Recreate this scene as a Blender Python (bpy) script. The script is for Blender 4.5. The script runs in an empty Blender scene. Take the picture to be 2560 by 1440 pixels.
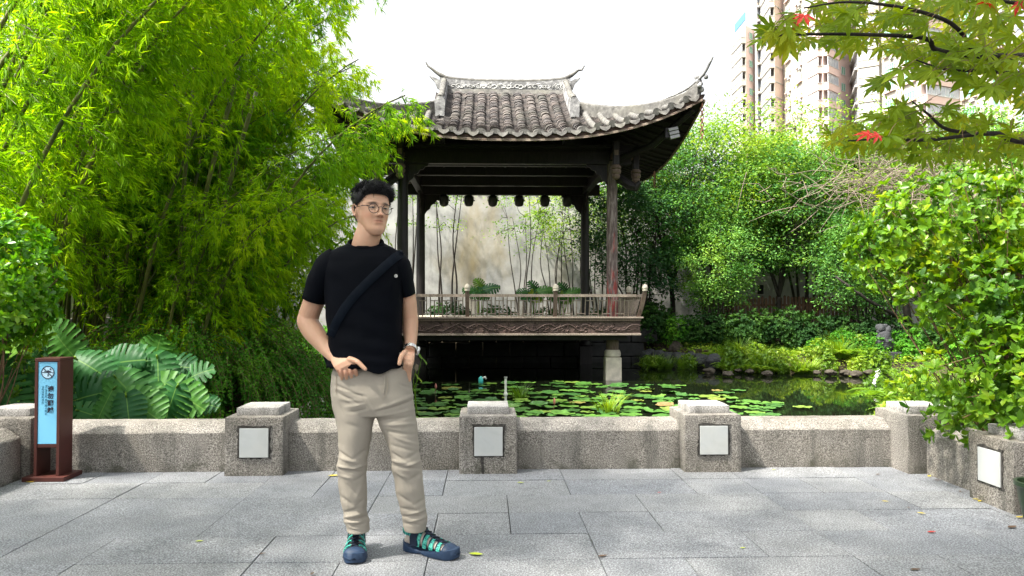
import bpy, bmesh, math, random
import numpy as np
from mathutils import Vector, Matrix, noise as mnoise
random.seed(7); RNG = np.random.default_rng(11)
PI = math.pi
SC = bpy.context.scene
COL = SC.collection

# ------------------------------------------------------------ camera
F_PX = 1900.0; CAM_H = 1.18
PITCH = math.atan(43 / F_PX); YAW = -math.atan(65 / F_PX)
cam_d = bpy.data.cameras.new('camera'); cam = bpy.data.objects.new('camera', cam_d); COL.objects.link(cam)
cam_d.sensor_width = 36.0; cam_d.lens = 36.0 * F_PX / 2560.0
cam_d.clip_start = 0.05; cam_d.clip_end = 2000
cam.location = (0, 0, CAM_H); cam.rotation_euler = (PI / 2 + PITCH, 0, YAW)
SC.camera = cam
CAM_R = cam.rotation_euler.to_matrix()

# ------------------------------------------------------------ sky, sun, exposure
SUN_EL = math.radians(57); SUN_AZ = math.radians(-116)      # azimuth from +Y towards +X: from the left, a little behind the camera
world = bpy.data.worlds.new('World'); SC.world = world; world.use_nodes = True
wn = world.node_tree; wn.nodes.clear()
sky = wn.nodes.new('ShaderNodeTexSky'); sky.sky_type = 'NISHITA'; sky.sun_disc = False
sky.sun_elevation = SUN_EL; sky.sun_rotation = SUN_AZ
sky.air_density = 1.0; sky.dust_density = 7.0; sky.ozone_density = 1.0
hs = wn.nodes.new('ShaderNodeHueSaturation'); hs.inputs['Saturation'].default_value = 0.15; hs.inputs['Value'].default_value = 1.2
bg = wn.nodes.new('ShaderNodeBackground'); bg.inputs['Strength'].default_value = 0.15
wo = wn.nodes.new('ShaderNodeOutputWorld')
wn.links.new(sky.outputs[0], hs.inputs['Color']); wn.links.new(hs.outputs[0], bg.inputs['Color']); wn.links.new(bg.outputs[0], wo.inputs['Surface'])
sun_d = bpy.data.lights.new('sun', 'SUN'); sun = bpy.data.objects.new('sun', sun_d); COL.objects.link(sun)
sun_d.energy = 5.0; sun_d.angle = math.radians(2.0); sun_d.color = (1.0, 0.93, 0.82)
SUN_DIR = Vector((math.sin(SUN_AZ) * math.cos(SUN_EL), math.cos(SUN_AZ) * math.cos(SUN_EL), math.sin(SUN_EL)))
sun.rotation_euler = SUN_DIR.to_track_quat('Z', 'Y').to_euler(); sun.location = (-20, -10, 30)
SC.view_settings.view_transform = 'Standard'; SC.view_settings.look = 'None'
SC.view_settings.gamma = 1.0; SC.view_settings.use_curve_mapping = False
SC.view_settings.exposure = 1.4
SC.cycles.max_bounces = 8; SC.cycles.diffuse_bounces = 3; SC.cycles.glossy_bounces = 3
SC.cycles.transmission_bounces = 5; SC.cycles.transparent_max_bounces = 8
SC.cycles.caustics_reflective = False; SC.cycles.caustics_refractive = False
SC.cycles.use_denoising = True

# ------------------------------------------------------------ pixel -> point (a pixel gives a direction only)
def ray(px, py):
    return CAM_R @ Vector(((px - 1280) / F_PX, (720 - py) / F_PX, -1.0))
def atY(px, py, Y):
    d = ray(px, py); s = Y / d.y
    return Vector((d.x * s, Y, CAM_H + d.z * s))
def atZ(px, py, z):
    d = ray(px, py); s = (z - CAM_H) / d.z
    return Vector((d.x * s, d.y * s, z))
def atX(px, py, X):
    d = ray(px, py); s = X / d.x
    return Vector((X, d.y * s, CAM_H + d.z * s))

# ------------------------------------------------------------ mesh helpers
WL = {}                                                     # world location of roots / parents (translation only)
def np_mesh(name, verts, faces_list, smooth=False):
    """verts (n,3); faces_list: list of int arrays (m,k)"""
    me = bpy.data.meshes.new(name)
    verts = np.asarray(verts, dtype=np.float32)
    me.vertices.add(len(verts)); me.vertices.foreach_set('co', verts.ravel())
    loops = []; starts = []; tot = 0
    for f in faces_list:
        f = np.asarray(f, dtype=np.int32)
        if len(f) == 0: continue
        k = f.shape[1]; loops.append(f.ravel()); starts.append(tot + np.arange(len(f), dtype=np.int32) * k); tot += f.size
    loops = np.concatenate(loops); starts = np.concatenate(starts)
    me.loops.add(tot); me.loops.foreach_set('vertex_index', loops)
    me.polygons.add(len(starts)); me.polygons.foreach_set('loop_start', starts)
    me.update(calc_edges=True); me.validate()
    if smooth: me.polygons.foreach_set('use_smooth', np.ones(len(me.polygons), dtype=bool))
    return me

class MB:
    def __init__(self): self.v = []; self.f = []
    def add(self, vs, fs):
        b = len(self.v); self.v.extend([tuple(p) for p in vs]); self.f.extend([tuple(b + i for i in f) for f in fs]); return self
    def box(self, a, b, bev=0.0):
        x0, y0, z0 = a; x1, y1, z1 = b
        if bev <= 0:
            vs = [(x0,y0,z0),(x1,y0,z0),(x1,y1,z0),(x0,y1,z0),(x0,y0,z1),(x1,y0,z1),(x1,y1,z1),(x0,y1,z1)]
            return self.add(vs, [(0,3,2,1),(4,5,6,7),(0,1,5,4),(1,2,6,5),(2,3,7,6),(3,0,4,7)])
        bm = bmesh.new(); bmesh.ops.create_cube(bm, size=1)
        for v in bm.verts:
            v.co = Vector(((x0+x1)/2 + v.co.x*(x1-x0), (y0+y1)/2 + v.co.y*(y1-y0), (z0+z1)/2 + v.co.z*(z1-z0)))
        bmesh.ops.bevel(bm, geom=bm.edges[:], offset=bev, segments=2, profile=0.6, affect='EDGES')
        bm.verts.index_update()
        self.add([v.co[:] for v in bm.verts], [[v.index for v in f.verts] for f in bm.faces]); bm.free(); return self
    def obox(self, c, ax, ay, az, bev=0):
        """box with centre c and half-axis vectors"""
        m = MB().box((-1,-1,-1),(1,1,1)) if bev <= 0 else None
        c = Vector(c); ax = Vector(ax); ay = Vector(ay); az = Vector(az)
        if m is None:
            lx, ly, lz = ax.length, ay.length, az.length
            m = MB().box((-lx,-ly,-lz),(lx,ly,lz),bev)
            ux, uy, uz = ax/lx, ay/ly, az/lz
            return self.add([c + ux*p[0] + uy*p[1] + uz*p[2] for p in m.v], m.f)
        return self.add([c + ax*p[0] + ay*p[1] + az*p[2] for p in m.v], m.f)
    def tube(self, pts, r, n=8, cap=True):
        pts = [Vector(p) for p in pts]; m = len(pts)
        rs = r if hasattr(r, '__len__') else [r]*m
        vs = []; prev = None
        for i, p in enumerate(pts):
            t = (pts[min(i+1, m-1)] - pts[max(i-1, 0)])
            t = t.normalized() if t.length > 1e-9 else Vector((0,0,1))
            if prev is None:
                a = Vector((0,0,1)) if abs(t.z) < 0.9 else Vector((1,0,0))
                u = t.cross(a).normalized()
            else:
                u = (prev - t*prev.dot(t)); u = u.normalized() if u.length > 1e-6 else t.orthogonal().normalized()
            prev = u; w = t.cross(u)
            for k in range(n):
                a = 2*PI*k/n; vs.append(p + (u*math.cos(a) + w*math.sin(a))*rs[i])
        fs = [(i*n+k, i*n+(k+1)%n, (i+1)*n+(k+1)%n, (i+1)*n+k) for i in range(m-1) for k in range(n)]
        if cap: fs += [tuple(range(n-1,-1,-1)), tuple(range((m-1)*n, m*n))]
        return self.add(vs, fs)
    def lathe(self, prof, c=(0,0,0), n=20, cap=True):
        vs = []; m = len(prof)
        for (r, z) in prof:
            for k in range(n):
                a = 2*PI*k/n; vs.append((c[0]+r*math.cos(a), c[1]+r*math.sin(a), c[2]+z))
        fs = [(i*n+k, i*n+(k+1)%n, (i+1)*n+(k+1)%n, (i+1)*n+k) for i in range(m-1) for k in range(n)]
        if cap: fs += [tuple(range(n-1,-1,-1)), tuple(range((m-1)*n, m*n))]
        return self.add(vs, fs)
    def loft(self, rings, closed=True, cap=True):
        m = len(rings); n = len(rings[0]); vs = [p for r in rings for p in r]
        kk = n if closed else n-1
        fs = [(i*n+k, i*n+(k+1)%n, (i+1)*n+(k+1)%n, (i+1)*n+k) for i in range(m-1) for k in range(kk)]
        if cap and closed: fs += [tuple(range(n-1,-1,-1)), tuple(range((m-1)*n, m*n))]
        return self.add(vs, fs)
    def prism(self, poly, d):
        """poly: list of 3D points (planar), extruded by vector d"""
        n = len(poly); d = Vector(d); a = [Vector(p) for p in poly]; b = [p + d for p in a]
        return self.add(a + b, [tuple(range(n-1,-1,-1)), tuple(range(n, 2*n))] + [(k,(k+1)%n,n+(k+1)%n,n+k) for k in range(n)])
    def xf(self, fn):
        self.v = [tuple(fn(Vector(p))) for p in self.v]; return self
    def mesh(self, name, smooth=False, recalc=True):
        me = bpy.data.meshes.new(name); me.from_pydata(self.v, [], self.f); me.update()
        if recalc:
            bm = bmesh.new(); bm.from_mesh(me); bmesh.ops.recalc_face_normals(bm, faces=bm.faces[:]); bm.to_mesh(me); bm.free()
        if smooth:
            me.polygons.foreach_set('use_smooth', np.ones(len(me.polygons), dtype=bool))
        return me

def autosmooth(me, ang=40):
    """smooth faces but keep edges sharper than ang"""
    me.polygons.foreach_set('use_smooth', np.ones(len(me.polygons), dtype=bool))
    bm = bmesh.new(); bm.from_mesh(me)
    for e in bm.edges:
        if len(e.link_faces) == 2 and e.calc_face_angle(0) > math.radians(ang): e.smooth = False
    bm.to_mesh(me); bm.free()

def tag(o, label=None, cat=None, group=None, kind=None):
    if label: o['label'] = label
    if cat: o['category'] = cat
    if group: o['group'] = group
    if kind: o['kind'] = kind
    return o
def empty(name, loc=(0,0,0), label=None, cat=None, group=None, rz=0.0):
    o = bpy.data.objects.new(name, None); COL.objects.link(o); o.location = loc; o.rotation_euler = (0,0,rz)
    o.empty_display_size = 0.1; WL[o.name] = Vector(loc); return tag(o, label, cat, group)
def link(name, me, m=None, parent=None, loc=None, rot=None):
    o = bpy.data.objects.new(name, me); COL.objects.link(o)
    if m is not None and len(me.materials) == 0: me.materials.append(m)
    if parent is not None: o.parent = parent
    if loc is not None: o.location = loc
    if rot is not None: o.rotation_euler = rot
    return o
def part(name, mb, m, parent=None, smooth=False, auto=None):
    """mb in world coordinates; stored relative to the parent's (translation only) location"""
    me = mb.mesh(name, smooth) if isinstance(mb, MB) else mb
    if auto is not None: autosmooth(me, auto)
    off = Vector((0,0,0))
    if parent is not None: off = WL.get(parent.name, Vector((0,0,0)))
    if off.length > 0: me.transform(Matrix.Translation(-off))
    o = link(name, me, m, parent); WL[o.name] = off.copy(); return o
def thing(name, mb, m, base, label, cat, group=None, smooth=False, auto=None, kind=None):
    me = mb.mesh(name, smooth) if isinstance(mb, MB) else mb
    if auto is not None: autosmooth(me, auto)
    me.transform(Matrix.Translation(-Vector(base)))
    o = link(name, me, m, None, base); WL[o.name] = Vector(base); return tag(o, label, cat, group, kind)
def copy_tree(o, parent=None):
    c = o.copy(); COL.objects.link(c); c.parent = parent
    for ch in o.children: copy_tree(ch, c)
    return c
def bez(p0, p1, p2, n=10):
    p0, p1, p2 = Vector(p0), Vector(p1), Vector(p2)
    return [(1-t)**2*p0 + 2*t*(1-t)*p1 + t*t*p2 for t in [i/(n-1) for i in range(n)]]
def crom(pts, n=8):
    """Catmull-Rom through points"""
    P = [Vector(p) for p in pts]; P = [2*P[0]-P[1]] + P + [2*P[-1]-P[-2]]; out = []
    for i in range(1, len(P)-2):
        for k in range(n):
            t = k/n; a,b,c,d = P[i-1],P[i],P[i+1],P[i+2]
            out.append(0.5*((2*b) + (c-a)*t + (2*a-5*b+4*c-d)*t*t + (3*b-a-3*c+d)*t**3))
    out.append(P[-2].copy()); return out
def lerp_tab(tab, x):
    """piecewise smooth interpolation in a table [(x, a, b, ...)]"""
    if x <= tab[0][0]: return tab[0][1:]
    for i in range(len(tab)-1):
        if x <= tab[i+1][0]:
            t = (x-tab[i][0])/(tab[i+1][0]-tab[i][0])
            return tuple(a + (b-a)*t for a, b in zip(tab[i][1:], tab[i+1][1:]))
    return tab[-1][1:]

# ------------------------------------------------------------ materials
class NT:
    """small node-tree writer"""
    def __init__(self, name):
        self.m = bpy.data.materials.new(name); self.m.use_nodes = True; self.t = self.m.node_tree; self.t.nodes.clear()
        self.out = self.t.nodes.new('ShaderNodeOutputMaterial')
    def n(self, typ, **kw):
        nd = self.t.nodes.new(typ)
        for k, v in kw.items():
            if k.startswith('i_'):
                key = k[2:].replace('_', ' ')
                nd.inputs[key].default_value = v
            else: setattr(nd, k, v)
        return nd
    def l(self, a, b): self.t.links.new(a, b)
    def coord(self, kind='Object', scale=None):
        c = self.n('ShaderNodeTexCoord')
        if scale is None: return c.outputs[kind]
        mp = self.n('ShaderNodeMapping'); mp.inputs['Scale'].default_value = scale; self.l(c.outputs[kind], mp.inputs['Vector']); return mp.outputs[0]
    def pos(self, scale=None):
        g = self.n('ShaderNodeNewGeometry')
        if scale is None: return g.outputs['Position']
        mp = self.n('ShaderNodeMapping'); mp.inputs['Scale'].default_value = scale; self.l(g.outputs['Position'], mp.inputs['Vector']); return mp.outputs[0]
    def noise(self, vec, scale, detail=4, rough=0.55, dist=0.0):
        nd = self.n('ShaderNodeTexNoise'); nd.inputs['Scale'].default_value = scale; nd.inputs['Detail'].default_value = detail
        nd.inputs['Roughness'].default_value = rough; nd.inputs['Distortion'].default_value = dist
        if vec is not None: self.l(vec, nd.inputs['Vector'])
        return nd.outputs['Fac']
    def ramp(self, fac, stops, interp='LINEAR'):
        r = self.n('ShaderNodeValToRGB'); cr = r.color_ramp; cr.interpolation = interp
        while len(cr.elements) < len(stops): cr.elements.new(0.5)
        for e, (p, c) in zip(cr.elements, stops):
            e.position = p; e.color = (c[0], c[1], c[2], 1) if hasattr(c, '__len__') else (c, c, c, 1)
        self.l(fac, r.inputs[0]); return r.outputs[0]
    def mix(self, fac, a, b, mode='MIX'):
        mx = self.n('ShaderNodeMix'); mx.data_type = 'RGBA'; mx.blend_type = mode
        for sock, val in ((0, fac), (6, a), (7, b)):
            if isinstance(val, (int, float)): mx.inputs[sock].default_value = val if sock == 0 else (val, val, val, 1)
            elif isinstance(val, (tuple, list)): mx.inputs[sock].default_value = (*val[:3], 1)
            else: self.l(val, mx.inputs[sock])
        return mx.outputs[2]
    def math(self, op, a, b=None):
        nd = self.n('ShaderNodeMath'); nd.operation = op
        for i, v in enumerate((a, b)):
            if v is None: continue
            if isinstance(v, (int, float)): nd.inputs[i].default_value = v
            else: self.l(v, nd.inputs[i])
        return nd.outputs[0]
    def bump(self, h, strength=0.3, dist=0.01, normal=None):
        b = self.n('ShaderNodeBump'); b.inputs['Strength'].default_value = strength; b.inputs['Distance'].default_value = dist
        self.l(h, b.inputs['Height'])
        if normal is not None: self.l(normal, b.inputs['Normal'])
        return b.outputs[0]
    def bsdf(self, color, rough=0.6, spec=0.4, metal=0.0, normal=None, **kw):
        p = self.n('ShaderNodeBsdfPrincipled')
        for sock, val in (('Base Color', color), ('Roughness', rough), ('Metallic', metal), ('Specular IOR Level', spec)):
            if isinstance(val, (tuple, list)): p.inputs[sock].default_value = (*val[:3], 1)
            elif isinstance(val, (int, float)): p.inputs[sock].default_value = val
            else: self.l(val, p.inputs[sock])
        for k, v in kw.items(): p.inputs[k.replace('_', ' ')].default_value = v
        if normal is not None: self.l(normal, p.inputs['Normal'])
        return p
    def done(self, shader):
        self.l(shader.outputs[0] if hasattr(shader, 'outputs') else shader, self.out.inputs['Surface']); return self.m

def simple(name, c, rough=0.5, spec=0.4, metal=0.0, var=0.12, vs=14.0, bump=0.0, bs=60.0, bd=0.003):
    t = NT(name); co = t.coord(); a = t.noise(co, vs, 4)
    col = t.mix(t.ramp(a, [(0.3, 0.0), (0.7, 1.0)]), tuple(x*(1-var) for x in c), tuple(min(1, x*(1+var)) for x in c))
    nrm = t.bump(t.noise(co, bs, 3), bump, bd) if bump > 0 else None
    return t.done(t.bsdf(col, rough, spec, metal, nrm))

def leaf_mat(name, dark, mid, bright, rough=0.42, spec=0.45, trans=0.35, tcol=None, patch=0.9, big=0.35):
    """leaves: colour differs leaf by leaf and between sprays"""
    t = NT(name); g = t.n('ShaderNodeNewGeometry'); rnd = g.outputs['Random Per Island']
    oi = t.n('ShaderNodeObjectInfo')
    pt = t.noise(t.pos(), patch, 3, 0.6)
    f = t.math('ADD', t.math('MULTIPLY', rnd, 0.32), t.math('MULTIPLY', t.ramp(pt, [(0.28,0.0),(0.72,1.0)]), 0.62))
    f = t.math('ADD', f, t.math('MULTIPLY', t.math('SUBTRACT', oi.outputs['Random'], 0.5), big))
    col = t.ramp(f, [(0.12, dark), (0.48, mid), (0.92, bright)])
    p = t.bsdf(col, rough, spec)
    tr = t.n('ShaderNodeBsdfTranslucent')
    tc = t.mix(1.0, col, tcol or (1.5, 1.5, 0.5), 'MULTIPLY'); t.l(tc, tr.inputs['Color'])
    mx = t.n('ShaderNodeMixShader'); mx.inputs[0].default_value = trans
    t.l(p.outputs[0], mx.inputs[1]); t.l(tr.outputs[0], mx.inputs[2]); return t.done(mx)

M = {}
def build_materials():
    # granite paving: bluish grey, speckled, bush-hammered, with stains
    def granite(name, c0, c1, c2, stain, sp=260.0, bstr=0.5, objvar=True, dirt=0.5):
        t = NT(name); co = t.pos()
        s1 = t.noise(co, sp, 2, 0.7); s2 = t.noise(co, sp*0.45, 2, 0.6)
        base = t.ramp(s1, [(0.36, c0), (0.5, c1), (0.64, c2)])
        lo = t.noise(co, 1.7, 5, 0.62); mid = t.noise(co, 9.0, 4, 0.6)
        base = t.mix(t.ramp(lo, [(0.42, 0.0), (0.72, dirt)]), base, stain, 'MULTIPLY')
        base = t.mix(t.ramp(mid, [(0.5, 0.0), (0.8, 0.35)]), base, tuple(x*0.55 for x in c1))
        if not objvar:
            st = t.noise(t.pos((1,1,0.12)), 9.0, 4, 0.65); base = t.mix(t.ramp(st, [(0.50,0.0),(0.72,0.65)]), base, (0.055,0.055,0.048))
            sz = t.n('ShaderNodeSeparateXYZ'); t.l(co, sz.inputs[0]); mo = t.noise(co, 6, 5, 0.7)
            base = t.mix(t.ramp(t.math('SUBTRACT', mo, t.math('MULTIPLY', sz.outputs[2], 1.6)), [(0.46,0.0),(0.62,0.75)]), base, (0.05,0.052,0.032))
        if objvar:
            oi = t.n('ShaderNodeObjectInfo'); base = t.mix(1.0, base, t.ramp(oi.outputs['Random'], [(0, (0.91,0.92,0.94)), (0.5, (0.98,0.98,0.98)), (1, (1.05,1.04,1.01))]), 'MULTIPLY')
        h = t.math('ADD', t.math('MULTIPLY', s1, 0.6), t.math('MULTIPLY', s2, 0.8))
        nrm = t.bump(h, bstr, 0.006, t.bump(lo, 0.15, 0.03))
        return t.done(t.bsdf(base, t.ramp(mid, [(0.3, 0.62), (0.7, 0.85)]), 0.35, 0, nrm))
    M['paving'] = granite('paving_granite', (0.085,0.09,0.097), (0.182,0.190,0.204), (0.355,0.37,0.39), (0.70,0.69,0.66), 125, 0.6)
    M['granite'] = granite('wall_granite', (0.07,0.064,0.057), (0.215,0.199,0.179), (0.40,0.38,0.345), (0.60,0.57,0.50), 140, 1.0, False, 0.8)
    M['granite_top'] = granite('dressed_granite', (0.17,0.165,0.16), (0.33,0.32,0.31), (0.50,0.49,0.475), (0.78,0.76,0.7), 120, 0.5, False, 0.5)
    M['joint'] = simple('joint_sand', (0.055,0.052,0.048), 0.95, 0.1, 0, 0.3, 20)
    M['cement'] = simple('dark_cement', (0.055,0.052,0.048), 0.95, 0.1, 0, 0.5, 40, 0.9, 90, 0.006)
    t = NT('marble_plaque'); co = t.pos(); a = t.noise(co, 7, 5, 0.6, 0.8); b = t.noise(co, 3.0, 3)
    col = t.mix(t.ramp(a, [(0.45, 0.0), (0.8, 0.5)]), (0.45,0.47,0.47), (0.34,0.36,0.36)); col = t.mix(t.ramp(b, [(0.5, 0), (0.8, 0.35)]), col, (0.52,0.50,0.42))
    M['marble'] = t.done(t.bsdf(col, 0.4, 0.4))
    # soil / terrain
    t = NT('garden_soil'); co = t.pos(); a = t.noise(co, 3, 6, 0.65); b = t.noise(co, 28, 4, 0.7)
    col = t.ramp(a, [(0.3, (0.018,0.016,0.011)), (0.55, (0.045,0.036,0.022)), (0.75, (0.03,0.045,0.014))]); col = t.mix(t.ramp(b, [(0.5,0),(0.7,0.6)]), col, (0.075,0.055,0.03))
    M['soil'] = t.done(t.bsdf(col, 0.95, 0.15, 0, t.bump(b, 0.8, 0.03)))
    # pond water
    t = NT('pond_water'); co = t.pos((1,1,1)); w = t.noise(co, 2.6, 3, 0.5); w2 = t.noise(co, 13, 2, 0.5)
    p = t.bsdf((0.0065,0.009,0.0045), 0.03, 0.5, 0, t.bump(w2, 0.035, 0.004, t.bump(w, 0.05, 0.012))); p.inputs['IOR'].default_value = 1.33
    M['water'] = t.done(p)
    # plaster garden wall with rain stains
    t = NT('stained_plaster'); co = t.pos(); cs = t.pos((1.0, 1.0, 0.35))
    a = t.noise(co, 0.9, 6, 0.62, 0.5); b = t.noise(t.pos((1,1,0.55)), 0.42, 5, 0.6, 0.4); c = t.noise(cs, 3.2, 6, 0.66); d = t.noise(co, 7, 5, 0.65)
    col = t.mix(t.ramp(a, [(0.38,0.0),(0.66,0.9)]), (0.41,0.41,0.395), (0.19,0.195,0.19))
    col = t.mix(t.ramp(b, [(0.52,0.0),(0.70,0.7)]), col, (0.26,0.205,0.095))
    col = t.mix(t.ramp(c, [(0.52,0.0),(0.78,0.6)]), col, (0.09,0.093,0.083))
    M['plaster'] = t.done(t.bsdf(col, 0.9, 0.2, 0, t.bump(d, 0.25, 0.02)))
    t = NT('side_wall_plaster'); co = t.pos(); cs = t.pos((1,1,0.2)); a = t.noise(cs, 1.3, 5); 
    col = t.ramp(a, [(0.35,(0.52,0.47,0.39)),(0.7,(0.30,0.27,0.22))])
    M['sideplaster'] = t.done(t.bsdf(col, 0.9, 0.2, 0, t.bump(t.noise(co, 20, 3), 0.2, 0.01)))
    # timber
    def wood(name, c0, c1, scale=(14,14,1.4), rough=0.65, bstr=0.35, sp=4.0, stops=(0.3,0.7)):
        t = NT(name); co = t.coord('Object', scale); a = t.noise(co, sp, 5, 0.65, 0.6); b = t.noise(t.coord(), 2.2, 4)
        col = t.ramp(a, [(stops[0], c0), (stops[1], c1)]); col = t.mix(t.ramp(b, [(0.4,0.0),(0.75,0.5)]), col, tuple(x*0.55 for x in c0))
        return t.done(t.bsdf(col, rough, 0.3, 0, t.bump(a, bstr, 0.01)))
    M['darkwood'] = wood('dark_lacquered_timber', (0.008,0.007,0.0075), (0.024,0.021,0.022), (6,6,1.2), 0.5, 0.25)
    M['rail'] = wood('weathered_rail_timber', (0.14,0.112,0.09), (0.37,0.31,0.26), (9,9,9), 0.8, 0.4)
    M['railpost'] = wood('weathered_post_timber', (0.075,0.05,0.038), (0.20,0.15,0.12), (12,12,1.5), 0.75, 0.4)
    M['carved'] = wood('carved_brown_timber', (0.030,0.020,0.018), (0.13,0.085,0.072), (5,5,8), 0.65, 0.4)
    M['eaveboard'] = wood('weathered_eave_board', (0.075,0.04,0.03), (0.40,0.34,0.27), (1.2,8,26), 0.8, 0.5, 3.0, (0.4,0.62))
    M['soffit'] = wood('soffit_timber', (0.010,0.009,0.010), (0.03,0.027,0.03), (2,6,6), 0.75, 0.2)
    t = NT('peeling_red_column'); co = t.coord('Object', (9,9,1.3)); a = t.noise(co, 2.6, 6, 0.68, 0.5); b = t.noise(t.coord('Object', (5,5,0.9)), 1.8, 5, 0.6); sx = t.n('ShaderNodeSeparateXYZ'); t.l(t.coord(), sx.inputs[0])
    bare = t.ramp(a, [(0.3,(0.04,0.028,0.028)),(0.5,(0.115,0.085,0.08)),(0.68,(0.30,0.26,0.245))])
    red = t.ramp(a, [(0.35,(0.11,0.016,0.015)),(0.6,(0.30,0.04,0.034))])
    hz = t.ramp(t.math('ADD', t.math('MULTIPLY', sx.outputs[2], -0.26), t.math('MULTIPLY', b, 1.9)), [(0.12,0.0),(0.36,1.0)])
    hz = t.math('MULTIPLY', hz, t.ramp(t.noise(t.coord('Object', (11,11,2.2)), 1.6, 5, 0.65), [(0.42,0.0),(0.54,0.9)]))
    M['redcol'] = t.done(t.bsdf(t.mix(hz, bare, red), 0.6, 0.35, 0, t.bump(a, 0.5, 0.008)))
    M['deck'] = wood('pale_deck_boards', (0.36,0.31,0.24), (0.56,0.50,0.41), (1.5,8,8), 0.75, 0.2)
    # roof
    t = NT('clay_roof_tile'); oi = t.n('ShaderNodeObjectInfo'); g = t.n('ShaderNodeNewGeometry'); co = t.pos(); a = t.noise(co, 9, 5, 0.65); b = t.noise(co, 1.6, 4)
    r = t.math('FRACT', t.math('ADD', oi.outputs['Random'], g.outputs['Random Per Island']))
    col = t.ramp(r, [(0.0,(0.024,0.022,0.023)),(0.4,(0.046,0.041,0.041)),(0.7,(0.074,0.060,0.055)),(1.0,(0.12,0.105,0.095))])
    col = t.mix(t.ramp(a, [(0.45,0),(0.72,0.85)]), col, (0.15,0.14,0.13)); col = t.mix(t.ramp(b, [(0.5,0),(0.75,0.6)]), col, (0.055,0.06,0.045))
    M['tile'] = t.done(t.bsdf(col, 0.85, 0.25, 0, t.bump(a, 0.5, 0.01)))
    t = NT('grey_tile_mortar'); co = t.pos(); a = t.noise(co, 8, 6, 0.68); b = t.noise(co, 1.9, 4)
    col = t.ramp(a, [(0.3,(0.045,0.044,0.042)),(0.55,(0.12,0.117,0.11)),(0.75,(0.24,0.235,0.22))]); col = t.mix(t.ramp(b, [(0.45,0),(0.75,0.7)]), col, (0.15,0.145,0.12))
    M['mortar'] = t.done(t.bsdf(col, 0.9, 0.2, 0, t.bump(a, 0.6, 0.012)))
    t = NT('ridge_plaster'); co = t.pos(); a = t.noise(co, 5, 6, 0.7, 0.6); b = t.noise(co, 18, 4, 0.6)
    col = t.ramp(a, [(0.3,(0.07,0.07,0.07)),(0.5,(0.21,0.21,0.21)),(0.64,(0.40,0.40,0.39))]); col = t.mix(t.ramp(b, [(0.55,0),(0.75,0.6)]), col, (0.10,0.10,0.095))
    M['ridge'] = t.done(t.bsdf(col, 0.88, 0.2, 0, t.bump(b, 0.5, 0.012)))
    M['pierstone'] = simple('pale_pier_stone', (0.50,0.46,0.385), 0.8, 0.25, 0, 0.25, 6, 0.4, 40, 0.01)
    M['blackmetal'] = simple('black_lamp_metal', (0.012,0.012,0.013), 0.45, 0.5, 0.2, 0.2, 10)
    M['greymetal'] = simple('grey_metal', (0.32,0.33,0.34), 0.45, 0.5, 0.3, 0.15, 10)
    M['rust'] = simple('rusty_iron', (0.20,0.095,0.06), 0.8, 0.3, 0.2, 0.5, 20)
    M['whiteglass'] = simple('white_globe_glass', (0.62,0.63,0.62), 0.25, 0.5)
    # leaves
    M['bamboo'] = leaf_mat('bamboo_leaf', (0.08,0.20,0.012), (0.26,0.46,0.016), (0.50,0.62,0.02), 0.6, 0.10, 0.55, (1.55,1.5,0.25), 0.6, 0.3)
    M['bamboo2'] = leaf_mat('bamboo_leaf_deep', (0.045,0.16,0.014), (0.16,0.37,0.02), (0.37,0.56,0.025), 0.6, 0.10, 0.52, (1.5,1.4,0.28), 0.7, 0.3)
    M['shrub'] = leaf_mat('shrub_leaf', (0.04,0.15,0.012), (0.12,0.33,0.016), (0.32,0.50,0.018), 0.32, 0.5, 0.4, (1.5,1.4,0.3), 2.2, 0.2)
    M['yshrub'] = leaf_mat('yellowing_shrub_leaf', (0.03,0.10,0.008), (0.125,0.27,0.012), (0.40,0.44,0.016), 0.38, 0.35, 0.40, (1.5,1.3,0.25), 1.8, 0.2)
    M['tree'] = leaf_mat('garden_tree_leaf', (0.03,0.10,0.032), (0.10,0.25,0.055), (0.29,0.45,0.08), 0.6, 0.14, 0.33, (1.4,1.4,0.45), 0.8, 0.35)
    M['treel'] = leaf_mat('sunny_tree_leaf', (0.055,0.14,0.025), (0.17,0.32,0.045), (0.38,0.48,0.06), 0.6, 0.14, 0.42, (1.4,1.3,0.35), 0.7, 0.3)
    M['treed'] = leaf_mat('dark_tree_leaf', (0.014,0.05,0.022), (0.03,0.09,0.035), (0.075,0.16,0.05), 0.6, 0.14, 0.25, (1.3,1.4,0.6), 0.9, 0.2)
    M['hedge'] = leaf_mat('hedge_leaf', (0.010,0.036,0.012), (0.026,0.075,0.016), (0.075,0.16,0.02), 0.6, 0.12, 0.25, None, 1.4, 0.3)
    M['vine'] = leaf_mat('trailing_vine_leaf', (0.022,0.10,0.012), (0.065,0.22,0.018), (0.19,0.40,0.025), 0.6, 0.14, 0.3, None, 1.5, 0.2)
    M['grassy'] = leaf_mat('bank_grass_blade', (0.045,0.11,0.012), (0.13,0.26,0.02), (0.33,0.42,0.035), 0.45, 0.4, 0.4, (1.4,1.3,0.3), 1.2, 0.3)
    M['maple'] = leaf_mat('maple_leaf', (0.055,0.125,0.008), (0.185,0.285,0.012), (0.44,0.43,0.016), 0.55, 0.2, 0.5, (1.5,1.3,0.25), 2.5, 0.1)
    M['maplered'] = leaf_mat('red_maple_leaf', (0.42,0.02,0.012), (0.60,0.03,0.02), (0.70,0.07,0.02), 0.45, 0.4, 0.4, (1.4,0.6,0.4), 2.5, 0.1)
    M['slim'] = leaf_mat('slender_maple_leaf', (0.045,0.12,0.012), (0.13,0.27,0.018), (0.36,0.46,0.02), 0.45, 0.4, 0.45, (1.5,1.4,0.3), 1.1, 0.3)
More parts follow.
